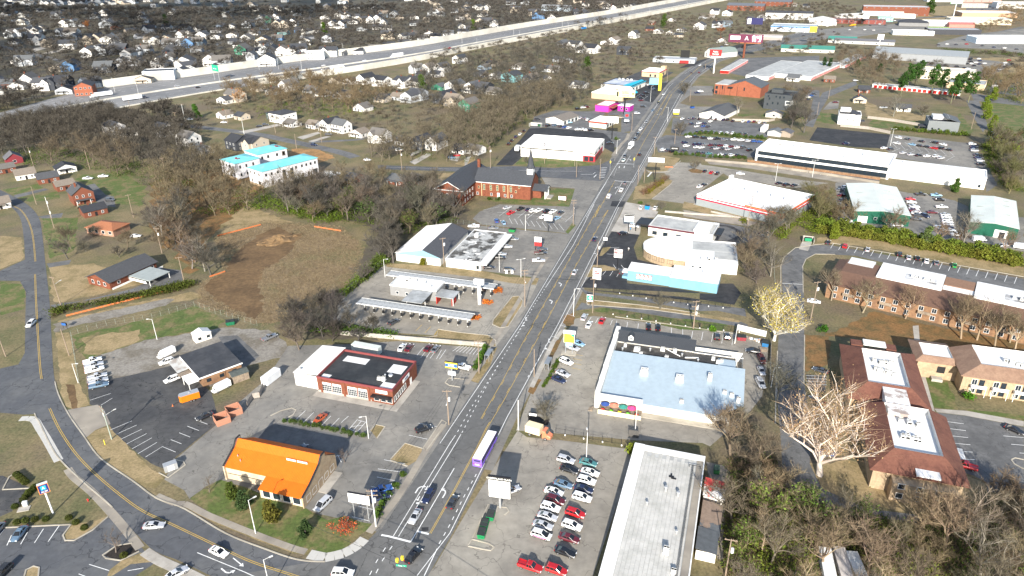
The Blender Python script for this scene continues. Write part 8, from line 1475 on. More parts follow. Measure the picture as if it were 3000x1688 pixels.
for lab,p,y in(('bus shelter with a glass roof beside the workshop hedge',(-7.8,198.7),72),('bus shelter on the pavement beside the pub hedge',(11.2,193.1),252)):
 t=thing('bus_shelter',lab,'bus shelter',p,y,'bus shelters');add('roof',Box(-2.2,-.8,2.4,2.2,.8,2.52,bot=1),M('shelter_roof',(.2,.22,.24),rough=.3),t);add('bench',Box(-1.4,.2,.4,1.4,.6,.48,bot=1),STEEL,t)
 for x in(-2,2):
  for yy in(-.7,.7):add('post',Box(x-.05,yy-.05,0,x+.05,yy+.05,2.4),STEEL,t)
 add('glass_back',Box(-1.95,.66,.3,1.95,.69,2.2),GLASS,t)
t=thing('electric_cabinet','grey electrical cabinet in the kerbed corner by the dark car park','cabinet',(-89.2,146),35);add('housing',Box(-1.6,-.9,0,1.6,.9,1.9),STEEL,t);add('door',Box(-.75,-.95,.15,.75,-.91,1.75),STEELW,t)
t=thing('utility_box','white meter box on a concrete pad beside the grocery hedge','utility box',(-119.2,133.2),15);add('housing',Box(-.5,-.35,0,.5,.35,1.1),TRIM,t);add('lid',Box(-.55,-.4,1.102,.55,.4,1.2),STEELW,t);add('pad',Box(-1.3,-2.2,0,1.3,-.5,.15),CONC,t)
def wrun(name,label,P,h,th,m,step=None,part='wall_panel',cap=None,posts=None,cat='wall',group=None,solid=True):
 t=thing(name,label,cat,(0,0),0,group);Q=rsmp(P,step)if step else P
 if step and hypot(P[-1][0]-Q[-1][0],P[-1][1]-Q[-1][1])>.3:Q.append(P[-1])
 for a,b_ in zip(Q,Q[1:]):
  L=hypot(b_[0]-a[0],b_[1]-a[1]);rz=degrees(atan2(b_[1]-a[1],b_[0]-a[0]));ms=pole_mesh((name,round(L,1),h,m.name),lambda:Box(-L/2+.02,-th/2,0 if solid else .1,L/2-.02,th/2,h).mesh(part,m));obj(part,ms,t,((a[0]+b_[0])/2,(a[1]+b_[1])/2,0),rz)
  if posts:obj('post',pole_mesh((name,'post',h),lambda:Box(-.05,-.05,0,.05,.05,h+.08).mesh('post',posts)),t,(*a,0))
 return t
wrun('retaining_wall','pale concrete retaining wall between the drive-in and the workshop',W('-60.1,215.8 -39.7,212 -17.6,207.9 -9.1,206.4'),1.5,.4,CONC,4);wrun('retaining_wall','long stained retaining wall below the office building',W('120,427 147,417 177,398 204,378'),1.3,.5,CONCO,5)
wrun('stone_wall','pale stone wall along the creek behind the parts shop',W('77,336 94,331 110.4,327')+W('99,336 115.1,322.7'),.9,.5,CONC,4);wrun('plaza_block_wall','dark block wall at the corner of the shop strip',W('31.4,157.1 34.1,156.4'),2.4,.3,M('dark_block',(.09,.085,.08),var=.2),2)
def wfence(label,P,h,step=3,group='wire fences',m=None):
 m=m or GRN;t=thing('wire_fence',label,'fence',(0,0),0,group);Q=rsmp(P,step);pm=pole_mesh(('wf',h,m.name),lambda:Box(-.025,-.025,0,.025,.025,h).mesh('post',m));r=MB()
 for a in Q:obj('post',pm,t,(*a,0))
 for a,b_ in zip(Q,Q[1:]):
  for z in(.15,h*.5,h-.05):r.tube((*a,z),(*b_,z),.012,.012,3,0,False)
 obj('rails',r.mesh('rails',m),t)
IRON=col('iron_black',(.015,.015,.017))
def iron_fence(label,P,h=1.8,step=2.6):
 t=thing('iron_fence',label,'fence',(0,0),0,'black iron fences');Q=rsmp(P,step);pm=pole_mesh(('if',h),lambda:Box(-.05,-.05,0,.05,.05,h+.1).mesh('post',IRON));mb=MB()
 for a in Q:obj('post',pm,t,(*a,0))
 for a,b_ in zip(Q,Q[1:]):
  for z in(.2,h-.1):mb.tube((*a,z),(*b_,z),.025,.025,4,0,False)
  for i in range(1,9):k=i/9;x,y=a[0]+(b_[0]-a[0])*k,a[1]+(b_[1]-a[1])*k;mb.tube((x,y,.1),(x,y,h),.014,.014,3,0,False)
 o=obj('pickets',mb.mesh('pickets',IRON),t);o['kind']='stuff'
 lm=pole_mesh('fl',lambda:Box(-.16,-.16,.05,.16,.16,.4).mesh('ground_lamp',TRIM))
 for a in Q[1::2]:obj('ground_lamp',lm,t,(a[0],a[1]-.5,0))
iron_fence('black iron fence with white ground lamps between pub and plaza',W('11.6,159.1 18.3,157 30.3,153.2'));iron_fence('black iron fence along the south entry road',W('34.2,229.4 49.4,223.7 65.6,217.3')+W('64.4,217.9 80.8,213.7'));iron_fence('black iron fence below the blue shop tarmac',W('39.1,246.6 52.4,240.4 69.6,233.9')+W('68.5,235 81.3,231.5'))
wfence('chain link fence round the grass yard',W('-135,186.5 -154.7,217.6 -145.9,224.1 -132.3,228.8 -119.4,238.9 -111.3,233.4 -89,221.7'),2.2);wfence('chain link fence behind the drive-in field',W('-65.7,244.2 -60.6,260.8 -54.1,277.9'),2.0);wfence('green chain link fence behind the warehouse',W('-46.5,324.7 -35.7,326.1 -21.2,322 -2,314.3'),2.0,m=GRN);wfence('fence rail along the motel drive',W('111.8,277 105.6,258.5 102.8,248.8'),1.2)
BOARD=M('fence_board',(.36,.32,.28),(.28,.25,.22),scale=2,var=.15,s2=.6)
wrun('board_fence','grey board fence behind the upper dealer lot',W('167,534 193,530')+W('199,534'),1.8,.06,BOARD,2.4,'fence_board',posts=WOOD,cat='fence');wrun('board_fence','grey board fence below the white villa',W('239,512 255,503 264,489'),2,.06,BOARD,2.4,'fence_board',posts=WOOD,cat='fence');wrun('board_fence','grey board fence between the two villas',W('270,537 285,525 296,511'),2,.06,BOARD,2.4,'fence_board',posts=WOOD,cat='fence')
wrun('board_fence','weathered board fence along the pub yard drive',W('86.8,206.3 78.3,181.8'),1.8,.06,BOARD,2.4,'fence_board',posts=WOOD,cat='fence');wrun('board_fence','broken grey board fence by the hedge and bin pens',W('-78.3,173.3 -78.4,177.4 -76.2,178 -76.8,183.7'),1.8,.06,BOARD,2.2,'fence_board',posts=WOOD,cat='fence')
for lab,P in(('orange mesh fence along the gravel strip',W('-164.4,231.6 -157.3,236.7 -149.9,242 -139.2,249.6 -135.2,251.3')),('orange mesh fence at the top of the dry field',W('-137.6,310.3 -129.9,316.9 -121.6,324.5')),('orange mesh fence beside the left thicket',W('-124,264.5 -119.3,269.6')),('orange mesh fence on the right of the dirt mound',W('-94.9,320.9 -80.6,314.7'))):
 wrun('mesh_fence',lab,P,.75,.05,ORANGE_NET,2.5,'mesh_panel',cat='fence',group='orange mesh fences',posts=WOOD,solid=False)
for i,p in enumerate(W('109,348')):pass
for lab,p,rz in(('person in a bright blue shirt beside the car wash sign',(55.9,311.2),40),('person in white walking on the black pawn shop tarmac',(51.3,287.1),160)):
 bl='blue' in lab;t=thing('person',lab,'person',p,rz);sh=col('shirt',(.02,.25,.55)if bl else(.75,.74,.72));sk_=col('skin',(.35,.2,.14));tr_=col('trousers',(.04,.05,.09)if bl else(.3,.27,.22));b_=MB()
 def lp(x,y,z,rx,ry,n=8):return[(x+rx*cos(2*pi*i/n),y+ry*sin(2*pi*i/n),z)for i in range(n)]
 b_.loft([lp(0,0,.86,.17,.12),lp(0,0,1.1,.16,.11),lp(0,0,1.38,.22,.13),lp(0,0,1.48,.12,.09),lp(0,0,1.54,.06,.06)],0);b_.loft([lp(0,.01,1.53,.055,.06),lp(0,.02,1.6,.085,.1),lp(0,.02,1.68,.09,.11),lp(0,.01,1.75,.05,.06)],1)
 for s in(-1,1):b_.loft([lp(s*.09,s*.14,.02,.05,.09),lp(s*.09,s*.1,.1,.05,.06),lp(s*.09,s*.06,.48,.065,.065),lp(s*.09,0,.9,.09,.1)],2);b_.loft([lp(s*.3,-s*.16,.84,.035,.035),lp(s*.28,-s*.08,1.08,.045,.045),lp(s*.22,0,1.42,.06,.06)],0)
 obj('body',b_.mesh('body',[sh,sk_,tr_]),t);add('hair',MB().loft([lp(0,-.01,1.66,.095,.115),lp(0,0,1.75,.07,.08),lp(0,0,1.78,.02,.03)],0),INK,t)
for lab,p in(('left white post box in front of the black SUV',(-2.2,264.8)),('right white post box in front of the black SUV',(0.1,264.8))):
 t=thing('post_box',lab,'post box',p,0,'white post boxes');add('housing',Box(-.5,-.4,.2,.5,.4,1.6),TRIM,t);add('base',Box(-.3,-.25,0,.3,.25,.199),STEEL,t)
t=thing('traffic_cone','orange traffic cone in front of the orange trailer','cone',(-100.7,174.1));add('cone_body',MB().tube((0,0,.05),(0,0,.75),.18,.03,8),ORANGE_NET,t);add('base',Box(-.25,-.25,0,.25,.25,.05),ORANGE_NET,t)
t=thing('fire_hydrant','red fire hydrant on the verge left of the curved road','hydrant',(-104.6,134.4));add('hydrant_body',MB().tube((0,0,0),(0,0,.7),.14,.12,8).tube((0,0,.7),(0,0,.85),.12,.04,8),SRED,t);add('nozzle',MB().tube((-.28,0,.5),(.28,0,.5),.08,.08,8),SRED,t)
t=thing('marker_post','yellow marker post in the verge by the dark car park','post',(-111.6,156.3));add('post',Box(-.08,-.08,0,.08,.08,1.7),SYEL,t)
# TREES AND BRUSH
T=R
BARK=leafmat('bark_grey',(.135,.12,.10),.2);TWIG=leafmat('bare_twigs',(.108,.095,.074),.4);PALEB=leafmat('pale_bark',(.62,.56,.48),.15);LEAF=leafmat('green_leaves',(.055,.085,.02),.5)
NEED=leafmat('pine_needles',(.032,.062,.018),.5);YLEAF=leafmat('yellow_leaves',(.34,.25,.05),.45);BLEAF=leafmat('brown_leaves',(.27,.18,.095),.4);RLEAF=leafmat('red_leaves',(.4,.07,.03),.4);HLEAF=leafmat('hedge_leaves',(.125,.135,.02),.5)
def sticks(segs,n=3):
 V=[];F=[]
 for p,q,r0,r1 in segs:
  p=np.array(p);q=np.array(q);a=q-p;l=np.linalg.norm(a)+1e-6;a=a/l;u=np.cross(a,(0,0,1)if abs(a[2])<.9 else(1,0,0));u/=np.linalg.norm(u);v=np.cross(a,u);b=len(V)
  for c,r in((p,r0),(q,r1)):
   for i in range(n):th=2*pi*i/n;V.append(c+(u*cos(th)+v*sin(th))*r)
  for i in range(n):j=(i+1)%n;F+=[(b+i,b+j,b+n+j),(b+i,b+n+j,b+n+i)]
 return np.array(V),F
def blades(pts,dirs,wd,rng):
 n=len(pts);s=rng.normal(size=(n,3));s-=dirs*(s*dirs).sum(1,keepdims=True)/np.maximum((dirs*dirs).sum(1,keepdims=True),1e-6);s/=np.linalg.norm(s,axis=1,keepdims=True)+1e-6
 V=np.empty((n,3,3));V[:,0]=pts-s*wd/2;V[:,1]=pts+s*wd/2;V[:,2]=pts+dirs;return V.reshape(-1,3),np.arange(3*n).reshape(-1,3)
def leaves(pts,size,rng,flat=.4):
 n=len(pts);a=rng.normal(size=(n,3));a[:,2]*=flat;a/=np.linalg.norm(a,axis=1,keepdims=True);b=rng.normal(size=(n,3));b-=a*(a*b).sum(1,keepdims=True);b/=np.linalg.norm(b,axis=1,keepdims=True)
 s=size*rng.uniform(.6,1.4,(n,1));V=np.stack([pts-a*s,pts+b*s*.6,pts+a*s,pts-b*s*.6],1).reshape(-1,3);i=np.arange(n)[:,None]*4;return V,np.concatenate([i+[0,1,2],i+[0,2,3]])
def skeleton(seed,h,spread,fork=.3,up=.5,lim=6,sub=4,tw=9,lean=.06,thick=1):
 r=random.Random(seed);trunk=[];limb=[];tp=[];td=[]
 def grow(p,d,L,rad,lev):
  k=3 if lev<2 else 2;q=Vector(p);dd=Vector(d).normalized();pts=[q.copy()]
  for i in range(k):
   dd=(dd+Vector((r.gauss(0,.14),r.gauss(0,.14),r.gauss(.05,.1)))).normalized();n=q+dd*L/k;(trunk if lev<2 else limb).append((tuple(q),tuple(n),rad*(1-.6*i/k),rad*(1-.6*(i+1)/k)));q=n;pts.append(q.copy())
  if lev<3:
   for i in range(sub if lev else lim):
    t=r.uniform(.35,1);s=pts[min(k-1,int(t*k))].lerp(pts[min(k,int(t*k)+1)],t*k-int(t*k))if t<1 else pts[-1]
    a=r.uniform(0,2*pi);side=Vector((cos(a),sin(a),r.uniform(.1,.8)*up*2));grow(s,(dd*.55+side*spread).normalized(),L*r.uniform(.48,.72),rad*(.42+.06*(thick>1)),lev+1)
  if lev>=2:
   for i in range(tw):
    t=r.random();s=pts[0].lerp(pts[-1],t);v=(dd*.7+Vector((r.gauss(0,.6),r.gauss(0,.6),r.gauss(.25,.4))));tp.append(tuple(s));td.append(tuple(v.normalized()*L*r.uniform(.5,1.0)))
 H=h*fork;top=Vector((r.gauss(0,lean)*h,r.gauss(0,lean)*h,H));R0=(h*.02+.05)*thick;trunk.append(((0,0,-.3),tuple(top*.5),R0*1.25,R0));trunk.append((tuple(top*.5),tuple(top),R0,R0*.85))
 for i in range(lim-1):
  a=2*pi*i/(lim-1)+r.uniform(-.4,.4);e=r.uniform(.5,1.1)*up*2;grow(top*r.uniform(.8,1),Vector((cos(a)*spread,sin(a)*spread,e)),h*r.uniform(.38,.5),R0*.6,1)
 grow(top,Vector((r.gauss(0,.15),r.gauss(0,.15),1)),h*.5,R0*.75,1);return trunk,limb,np.array(tp),np.array(td)
class Kind:pass
def bare(name,seed,h,spread,wd=.05,bark=BARK,twig=TWIG,leaf=None,nleaf=0,lsize=.25,fork=.3,up=.5,tw=9,lim=6,sub=4,limb_bark=True,thick=1):
 rng=np.random.default_rng(seed);tr,li,tp,td=skeleton(seed,h,spread,fork,up,lim,sub,tw,.06,thick);k=Kind();k.name=name;k.h=h
 if limb_bark:tr=tr+li;li=[]
 V,F=sticks(tr,4);k.trunk=npmesh('trunk',V,F,bark);V1,F1=blades(tp,td,wd,rng);F1=F1.tolist();V2=V1
 if li:V0,F0=sticks(li,3);F1=F1+[tuple(i+len(V2)for i in f)for f in F0];V2=np.concatenate([V2,V0])
 mi=[0]*len(F1);k.leafy=leaf is not None
 if leaf is not None:
  q=tp[rng.integers(0,len(tp),nleaf)]+td[rng.integers(0,len(td),nleaf)]*rng.uniform(0,1,(nleaf,1))*.8+rng.normal(size=(nleaf,3))*.3;VL,FL=leaves(q,lsize,rng);F1+=(FL+len(V2)).tolist();V2=np.concatenate([V2,VL]);mi+=[1]*len(FL)
 k.crown=npmesh('crown',V2,F1,[twig,leaf or twig],mi);return k
def clumpy(name,seed,blobs,n,size,mat,trunk=None,bark=BARK,shell=.6,flat=.6):
 rng=np.random.default_rng(seed);P=[];B=np.array(blobs,float);vol=B[:,3]*B[:,4]*B[:,5];cnt=np.maximum((n*vol**.8/(vol**.8).sum()).astype(int),8)
 for bl,c in zip(B,cnt):d=rng.normal(size=(c,3));d/=np.linalg.norm(d,axis=1,keepdims=True);r=shell+(1-shell)*rng.random((c,1))+rng.normal(size=(c,1))*.08;P.append(bl[:3]+d*r*bl[3:])
 P=np.concatenate(P);P=P[P[:,2]>.05];V,F=leaves(P,size,rng,flat);k=Kind();k.name=name;k.crown=npmesh('crown',V,F,mat);k.trunk=None;k.leafy=True
 if trunk:V,F=sticks(trunk,5);k.trunk=npmesh('trunk',V,F,bark)
 return k
def rblobs(seed,n,R_,z0,z1,r0,r1,cone=0):
 r=random.Random(seed);o=[]
 for i in range(n):t=(i+.5)/n;z=z0+(z1-z0)*t;rr=R_*(1-cone*t)*(r.random()**.5);a=r.uniform(0,2*pi);q=r.uniform(r0,r1)*(1-.5*cone*t);o.append((rr*cos(a),rr*sin(a),z,q,q,q*.8))
 return o
BARE=[bare('bare_tree',100+i,(12,14,10,15,11,13)[i],(.9,.8,1.0,.7,1.1,.85)[i],.085,fork=(.28,.33,.22,.38,.2,.3)[i],tw=13)for i in range(6)]
ASHY=[bare('bare_tree',140+i,13+i,.75,.06,bark=leafmat('pale_grey_bark',(.21,.19,.165),.2),fork=.35,tw=11,sub=4)for i in range(3)]
TALLT=[bare('tall_bare_tree',160+i,17,.5,.06,bark=leafmat('tan_bark',(.30,.25,.20),.2),fork=.42,up=.8,tw=12)for i in range(2)]
SCRUB=[bare('bare_shrub',180+i,4.5,1.1,.05,fork=.08,tw=7,lim=6,sub=3)for i in range(3)]
BROWN=[bare('brown_leaf_tree',200+i,11,.9,.06,leaf=BLEAF,nleaf=900,lsize=.28)for i in range(2)]
IVY=[bare('ivy_clad_tree',220+i,11,.8,.06,leaf=LEAF,nleaf=700,lsize=.32)for i in range(2)]
SYC=bare('white_sycamore',245,23,.95,.06,bark=PALEB,twig=leafmat('tan_twigs',(.34,.255,.17),.3),leaf=BLEAF,nleaf=3400,lsize=.17,fork=.1,up=.75,tw=9,lim=8,sub=5,thick=1.25)
SYC2=bare('yellow_leaf_tree',252,17,.95,.05,bark=PALEB,twig=leafmat('tan_twigs2',(.40,.31,.19),.3),leaf=YLEAF,nleaf=2900,lsize=.22,fork=.12,up=.6,tw=12,lim=7,sub=5,thick=1.15)
REDT=bare('red_leaf_tree',262,5,1.0,.05,leaf=RLEAF,nleaf=900,lsize=.16,fork=.15);YOUNG=bare('young_bare_tree',270,6,.7,.03,fork=.3,tw=7,lim=5,sub=3)
PEAR=[bare('round_bare_tree',280+i,7,.95,.05,fork=.14,up=.75,tw=10,lim=8,sub=4)for i in range(2)]
PINE=[clumpy('pine_tree',300+i,rblobs(300+i,34,4.4,7,20,1.3,2.2,.5),2600,.42,NEED,[((0,0,-.3),(0,0,10),.34,.24),((0,0,10),(.3,.2,19),.24,.05)]+[((0,0,z),(3*cos(z*2.1),3*sin(z*2.1),z+1),.1,.04)for z in range(7,18)])for i in range(2)]
EVER=[clumpy('evergreen_tree',310+i,rblobs(310+i,26,3.0,1.2,10,1.1,1.9,.75),2600,.3,LEAF,[((0,0,-.3),(0,0,8),.22,.06)])for i in range(2)]
CEDAR=[clumpy('cedar_tree',320+i,rblobs(320+i,24,1.7,.6,5.4,.7,1.2,.7),2400,.2,leafmat('cedar_leaves%d'%i,((.085,.09,.02),(.035,.06,.02))[i],.5),[((0,0,-.2),(0,0,4.6),.16,.05)])for i in range(2)]
BUSH=[clumpy('green_bush',330+i,rblobs(330+i,7,1.0,.5,1.5,.6,1.0),420,.22,LEAF)for i in range(2)];YBUSH=[clumpy('yellow_bush',340+i,rblobs(340+i,12,1.9,.6,3.6,.9,1.5,.3),900,.3,HLEAF)for i in range(2)]
BALL=clumpy('clipped_bush',350,[(0,0,.55,.85,.85,.62)],900,.12,leafmat('boxwood_leaves',(.05,.06,.014),.35),shell=.9);RBUSH=clumpy('red_flower_bush',351,rblobs(351,5,1.0,.3,.7,.5,.8),500,.14,leafmat('rust_leaves',(.42,.12,.02),.4))
def plant(k,p,label,cat='tree',group=None,s=1,c=None,rz=None,sz=None):
 rz=RU(0,360)if rz is None else rz;j=RU(.85,1.15);c=c or(1,1,1);c=tuple(q*j*RU(.95,1.05)for q in c)+(1,)
 if k.trunk is None:o=obj(k.name,k.crown,None,(*p,0),rz);o.scale=(s,s,sz or s);o.color=c;return tag(o,label,cat,group)
 t=thing(k.name,label,cat,(*p,0),rz,group);t.scale=(s,s,sz or s)
 for nm,me in(('trunk',k.trunk),('crown',k.crown)):obj(nm,me,t).color=c
 return t
def blocked(x,y,m=0):
 return any(e.hit(x,y)for e in EXC)or any(e.hit(x,y)for e in FOOT)
taken=[]
def scatter(P,step,kinds,label,group,cat='tree',s=(.8,1.15),cols=None,jit=.45,free=False,drop=.1):
 x0,y0,x1,y1=bbox(P);n=0;y=y0
 while y<y1:
  x=x0
  while x<x1:
   px,py=x+RU(-jit,jit)*step,y+RU(-jit,jit)*step;x+=step
   if T.random()<drop or not inpoly(px,py,P)or(not free and blocked(px,py)):continue
   plant(RC_(kinds),(px,py),label,cat,group,RU(*s),RC_(cols)if cols else None);n+=1
  y+=step
 return n
GREYC=[(1,1,1),(.85,.85,.9),(1.15,1.02,.9),(.75,.78,.82)];TANC=[(1.2,1.05,.85),(1.35,1.15,.9),(1.05,.95,.85)];OLIVE=[(1.1,1.15,.7),(1.2,1.05,.8),(1,1,.9)]
def gfar(name,P,step,kinds=None,cols=((1,1,1),),s=(.8,1.15),free=False,drop=.1):
 x0,y0,x1,y1=bbox(P);y=y0;VV=[];FF=[];MI=[];nv=0
 while y<y1:
  x=x0
  while x<x1:
   px,py=x+RU(-.45,.45)*step,y+RU(-.45,.45)*step;x+=step
   if T.random()<drop or not inpoly(px,py,P)or(not free and blocked(px,py)):continue
   k=RC_(kinds or LOWT);a=RU(0,6.28);q=RU(*s);c,d_=cos(a)*q,sin(a)*q;v=k.V;VV.append(np.stack([v[:,0]*c-v[:,1]*d_+px,v[:,0]*d_+v[:,1]*c+py,v[:,2]*q],1));FF.append(k.F+nv);MI.append(k.mi);nv+=len(v)
  y+=step
 if VV:o=stuff('bare_trees',npmesh('bare_trees',np.concatenate(VV),np.concatenate(FF),[TWIG,BARK],np.concatenate(MI)),'bare winter trees '+name,'trees');o.color=(*RC_(cols),1)
def lowtree(seed,h,spread):
 rng=np.random.default_rng(seed);tr,li,tp,td=skeleton(seed,h,spread,.28,.55,6,3,7);V,F=sticks(tr,3);V1,F1=blades(tp,td*1.15,.13,rng);k=Kind();k.V=np.concatenate([V,V1]);k.F=np.concatenate([np.array(F),F1+len(V)]);k.mi=[1]*len(F)+[0]*len(F1);return k
LOWT=[lowtree(400+i,12+i%3,.75+.08*i)for i in range(5)]
def grove(name,P,step,kinds=None,**k):return scatter(P,step,kinds or BARE,'bare tree %s'%name,'bare trees %s'%name,**k)
N=0
N+=grove('in the thicket between field and church',W('-123,352 -111,378 -65,362 -40,375 -20.5,327.4 -50.6,304.9 -74.9,326.5 -102.4,327.5'),7.5,BARE+IVY[:1],cols=GREYC)
gfar('around the turquoise roofed houses',W('-215,412 -184,445 -154,386 -116,381 -85,406 -62,390 -65,362 -117,351 -157.7,329.4 -179,342'),10.5,cols=[(1.25,1.15,.95)])
N+=grove('along the right edge of the dry field',W('-66.2,320.8 -54,331 -47.6,309.8 -50,269.5 -57.1,240.5 -61.3,254.6 -56.9,286.5'),7,BARE,cols=GREYC)
N+=grove('on the bank behind the tyre workshop',W('-85.3,228.5 -76.9,241.1 -45.4,214.5 -45.8,209 -63.7,210.3 -77.5,211.1'),6,BARE,cols=[(.7,.72,.8),(.6,.6,.62)],s=(.6,.85),free=True)
N+=grove('in the clump right of the left gardens',W('-178,330 -166,341 -138,298.2 -119.7,267.6 -129.8,264 -146.8,284.9 -161.7,298.9'),7.5,ASHY+BARE,cols=GREYC)
gfar('in the wood at the far left',W('-399,531 -388,570 -333,582 -253,523 -189,445 -172,387 -213,420 -264,458 -310,470 -329,433'),9,cols=[(.75,.75,.78),(.9,.85,.8),(.6,.6,.65)])
gfar('in the wooded middle above the church',W('-102,442 -76,491 -41,551 7,644 53,701 53,606 15,548 -6,466 -25,420 -51,439 -80,431'),9.5,cols=[(1.1,1.05,.95)])
gfar('beside the near freeway wall',W('-281,747 -220,779 -162,705 -101,651 -121,570 -195,605 -255,642'),12,cols=TANC)
N+=grove('in the thicket at the bottom right',W('59.9,159.2 67.6,160.2 68.4,149.4 65.3,134.3 74.8,130.5 91.8,125 107,130 124.9,134.2 123.1,121.2 103.7,96.8 43.6,97.7 48.7,122.4'),6.5,BARE+ASHY+IVY,cols=[(1.5,1.35,1.1),(1.2,1.15,1.05),(1.8,1.55,1.25)],s=(.55,1.0))
N+=grove('on the lawn of the motel',W('120.4,243.6 139.7,250.1 178.3,216 165.2,196 156.6,201.2 142.5,215.9 131.5,222 112.8,222.5'),6.5,TALLT+ASHY,cols=TANC,s=(.7,.95))
N+=grove('rising from the yellow hedge above the motel',W('146.8,315.4 163.7,302.9 191,286.2 212.6,268.4 218,276.6 196,295.3 156,313.3'),10,ASHY+BARE[:2],cols=TANC,free=True,s=(.6,.85))
N+=grove('along the right edge beyond the office',W('320,472 336,478 334,454 273,361 269,372 286,410')+W('260,348 262,359'),9,BARE+IVY,cols=OLIVE)
N+=grove('behind the blue shop and pawn shop',W('100.1,289.1 117.5,302.7 112.8,279.9 103.5,252.4 89.7,251.6 92.7,269.3'),8,BARE+ASHY,cols=GREYC,s=(.7,1))
N+=grove('in the scrub between parts shop and left shed',W('125.4,327 149,348 169,356 153.3,309.9 134.3,314 121.9,294.6 119.1,307.7'),8,BARE+IVY,cols=OLIVE,s=(.6,.9))
N+=grove('in the lane strip beside the dealer lots',W('234,607 255,628 235,560 208,496 192,478 192,497'),10,BARE,cols=GREYC)
gfar('between the storage yard and the pines',W('376,851 452,866 392,730 329,624 322,675 345,767'),14,cols=GREYC,free=True,s=(.7,1))
gfar('in the scrub right of the warehouse lot',W('468,724 509,721 413,574 398,580 413,643'),14,cols=TANC)
gfar('among the sunny houses below the freeway',W('-103,757 -50,834 5,893 95,927 87,768 63,605 15,571 -24,611 -61,572 -85,614'),15,cols=GREYC)
gfar('on the yards above the left gardens',W('-322,463 -289,480 -261,479 -225,414 -225,386 -269,433 -304,442'),12,cols=TANC)
N+=grove('along the left road gardens',W('-208,302 -197.5,313.1 -179.7,312.5 -161.5,276.9 -181.7,283.1')+W('-180.8,266.8'),11,PEAR+BARE[:2],cols=GREYC,free=True,s=(.7,.95))
N+=grove('in front of the brick ranch house',W('-176.6,269.3 -164.1,260 -156.9,256.1 -157.8,253.7 -168.9,258.9 -177.4,266.7'),7,ASHY,cols=GREYC,free=True)
print('grove trees',N)
plant(SYC,(77.3,140.4),'huge white barked sycamore with brown leaves beside the motel drive',s=1.2,rz=40);plant(SYC2,(88.5,208),'pale branched tree with yellow leaves over the motel drive',s=1.3,rz=10)
for lab,k,p,s in(('round bare tree in the mulch bed by the food truck',PEAR[0],(8.3,164.2),1.1),('bare tree by the entry road median',PEAR[1],(54.5,231.7),1.05),('small bare tree behind the blue dumpster',PEAR[0],(76,339),.8),('bare tree on the tan kerb island',PEAR[1],(109,408),1.1),('young bare tree in the dark mulch bed',YOUNG,(-89.6,117.9),1),('young bare tree on the lawn edge by the drive',YOUNG,(-75.9,137.1),.8),('young bare tree at the left of the orange roof',YOUNG,(-72.2,156.5),.5),('young bare tree on the kerb island by the lot',YOUNG,(-44.4,147.8),.8),('red leaved tree in the corner by the junction',REDT,(-38.9,123),1),('bare tree in the tall dealer lot corner',PEAR[0],(117,489),1.7),('bare round tree at the road bend',PEAR[1],(153,634),2),('bare tree in front of the brick hall',ASHY[0],(176,553),1),('wide bare tree in the villa garden',PEAR[1],(314,541),1.5),('tall bare tree beside the garden shed',ASHY[1],(292,542),1.0),('bare tree at the church car park corner',BARE[2],(-27,332),.9),('large bare tree on the church side lawn',PEAR[0],(-44,372),2),('dark red bare tree by the tyre shop wall',PEAR[1],(10,426),.8),('tall bare tree behind the right green shed',ASHY[2],(197.2,286.1),1),('bare tree beside the pub yard fence',BARE[4],(63.1,160.7),.7),('bare tree over the pub yard corner',BARE[1],(77.4,172.6),.8),('dark bare tree at the end of the workshop yard',BARE[5],(-71.6,205.7),.9)):plant(k,p,lab,s=s)
for lab,k,p,s,c in(('olive cedar, left one in front of the orange roofed shop',CEDAR[0],(-68.9,133.9),1.05,(.7,.9,.8)),('dark green cedar in the middle of the orange shop lawn',CEDAR[1],(-65.2,131.6),.95,None),('bronze green cedar, largest on the orange shop lawn',CEDAR[0],(-57.2,126.2),1.25,(1.2,1,.9)),('small cedar at the right of the orange shop lawn',CEDAR[1],(-48.1,122.3),.85,None),('tall grey green evergreen in the yellow hedge',EVER[1],(181.5,287.4),.95,(1.5,1.4,1.8)),('yellow green conifer at the left end of the hedge',EVER[0],(145.6,297.7),.8,(2.6,2,.9)),('dark conifer among houses in the middle',EVER[0],(-81,668),1.5,None),('round evergreen by the tall white pole',EVER[1],(-248,566),1.1,(.9,1.3,.8)),('dark green evergreen beside the highway trees',EVER[1],(80,754),1.7,None),('dark green evergreen right of the brick school',EVER[1],(745,1340),3,(.7,.8,.8)),('green conifer by the white freeway houses',EVER[0],(-56,1179),1.6,(1.5,1.5,.9)),('dark conifer in the upper left rows',EVER[0],(-603,1329),1.7,(.4,.5,.6)),('evergreen at the green roofed hall',EVER[1],(243,1180),2,None),('green tree among the rows above the freeway',EVER[1],(-285,1160),1.6,(1,1.2,.6)),('light green bushy conifer at the right edge',EVER[0],(302,415),1,(2.8,2.2,.8)),('green conifer beside the motel drive dumpster',CEDAR[1],(122.1,309.3),1.1,None),('small evergreen in front of the white warehouse',CEDAR[1],(237,362),1.4,(1.4,1.5,.8)),('orange brown tree in the upper left rows',BROWN[0],(-695,1244),1.4,(1.1,.6,.4)),('orange brown tree beside the petrol station',BROWN[1],(302,1067),1.2,(1.1,.55,.4)),('pale tan tree by the near freeway wall',BROWN[0],(-231,613),1.2,(1.4,1.2,1.1)),('yellow bush on the street verge by the freeway',YBUSH[0],(-261,561),1.5,None),('yellow bush beside the warehouse gable',YBUSH[0],(-37,274.6),.8,(.9,.8,.6)),('yellow bush at the plaza end wall',YBUSH[1],(30.9,149.8),.8,(1,1.1,.8))):plant(k,p,lab,s=s,c=c)
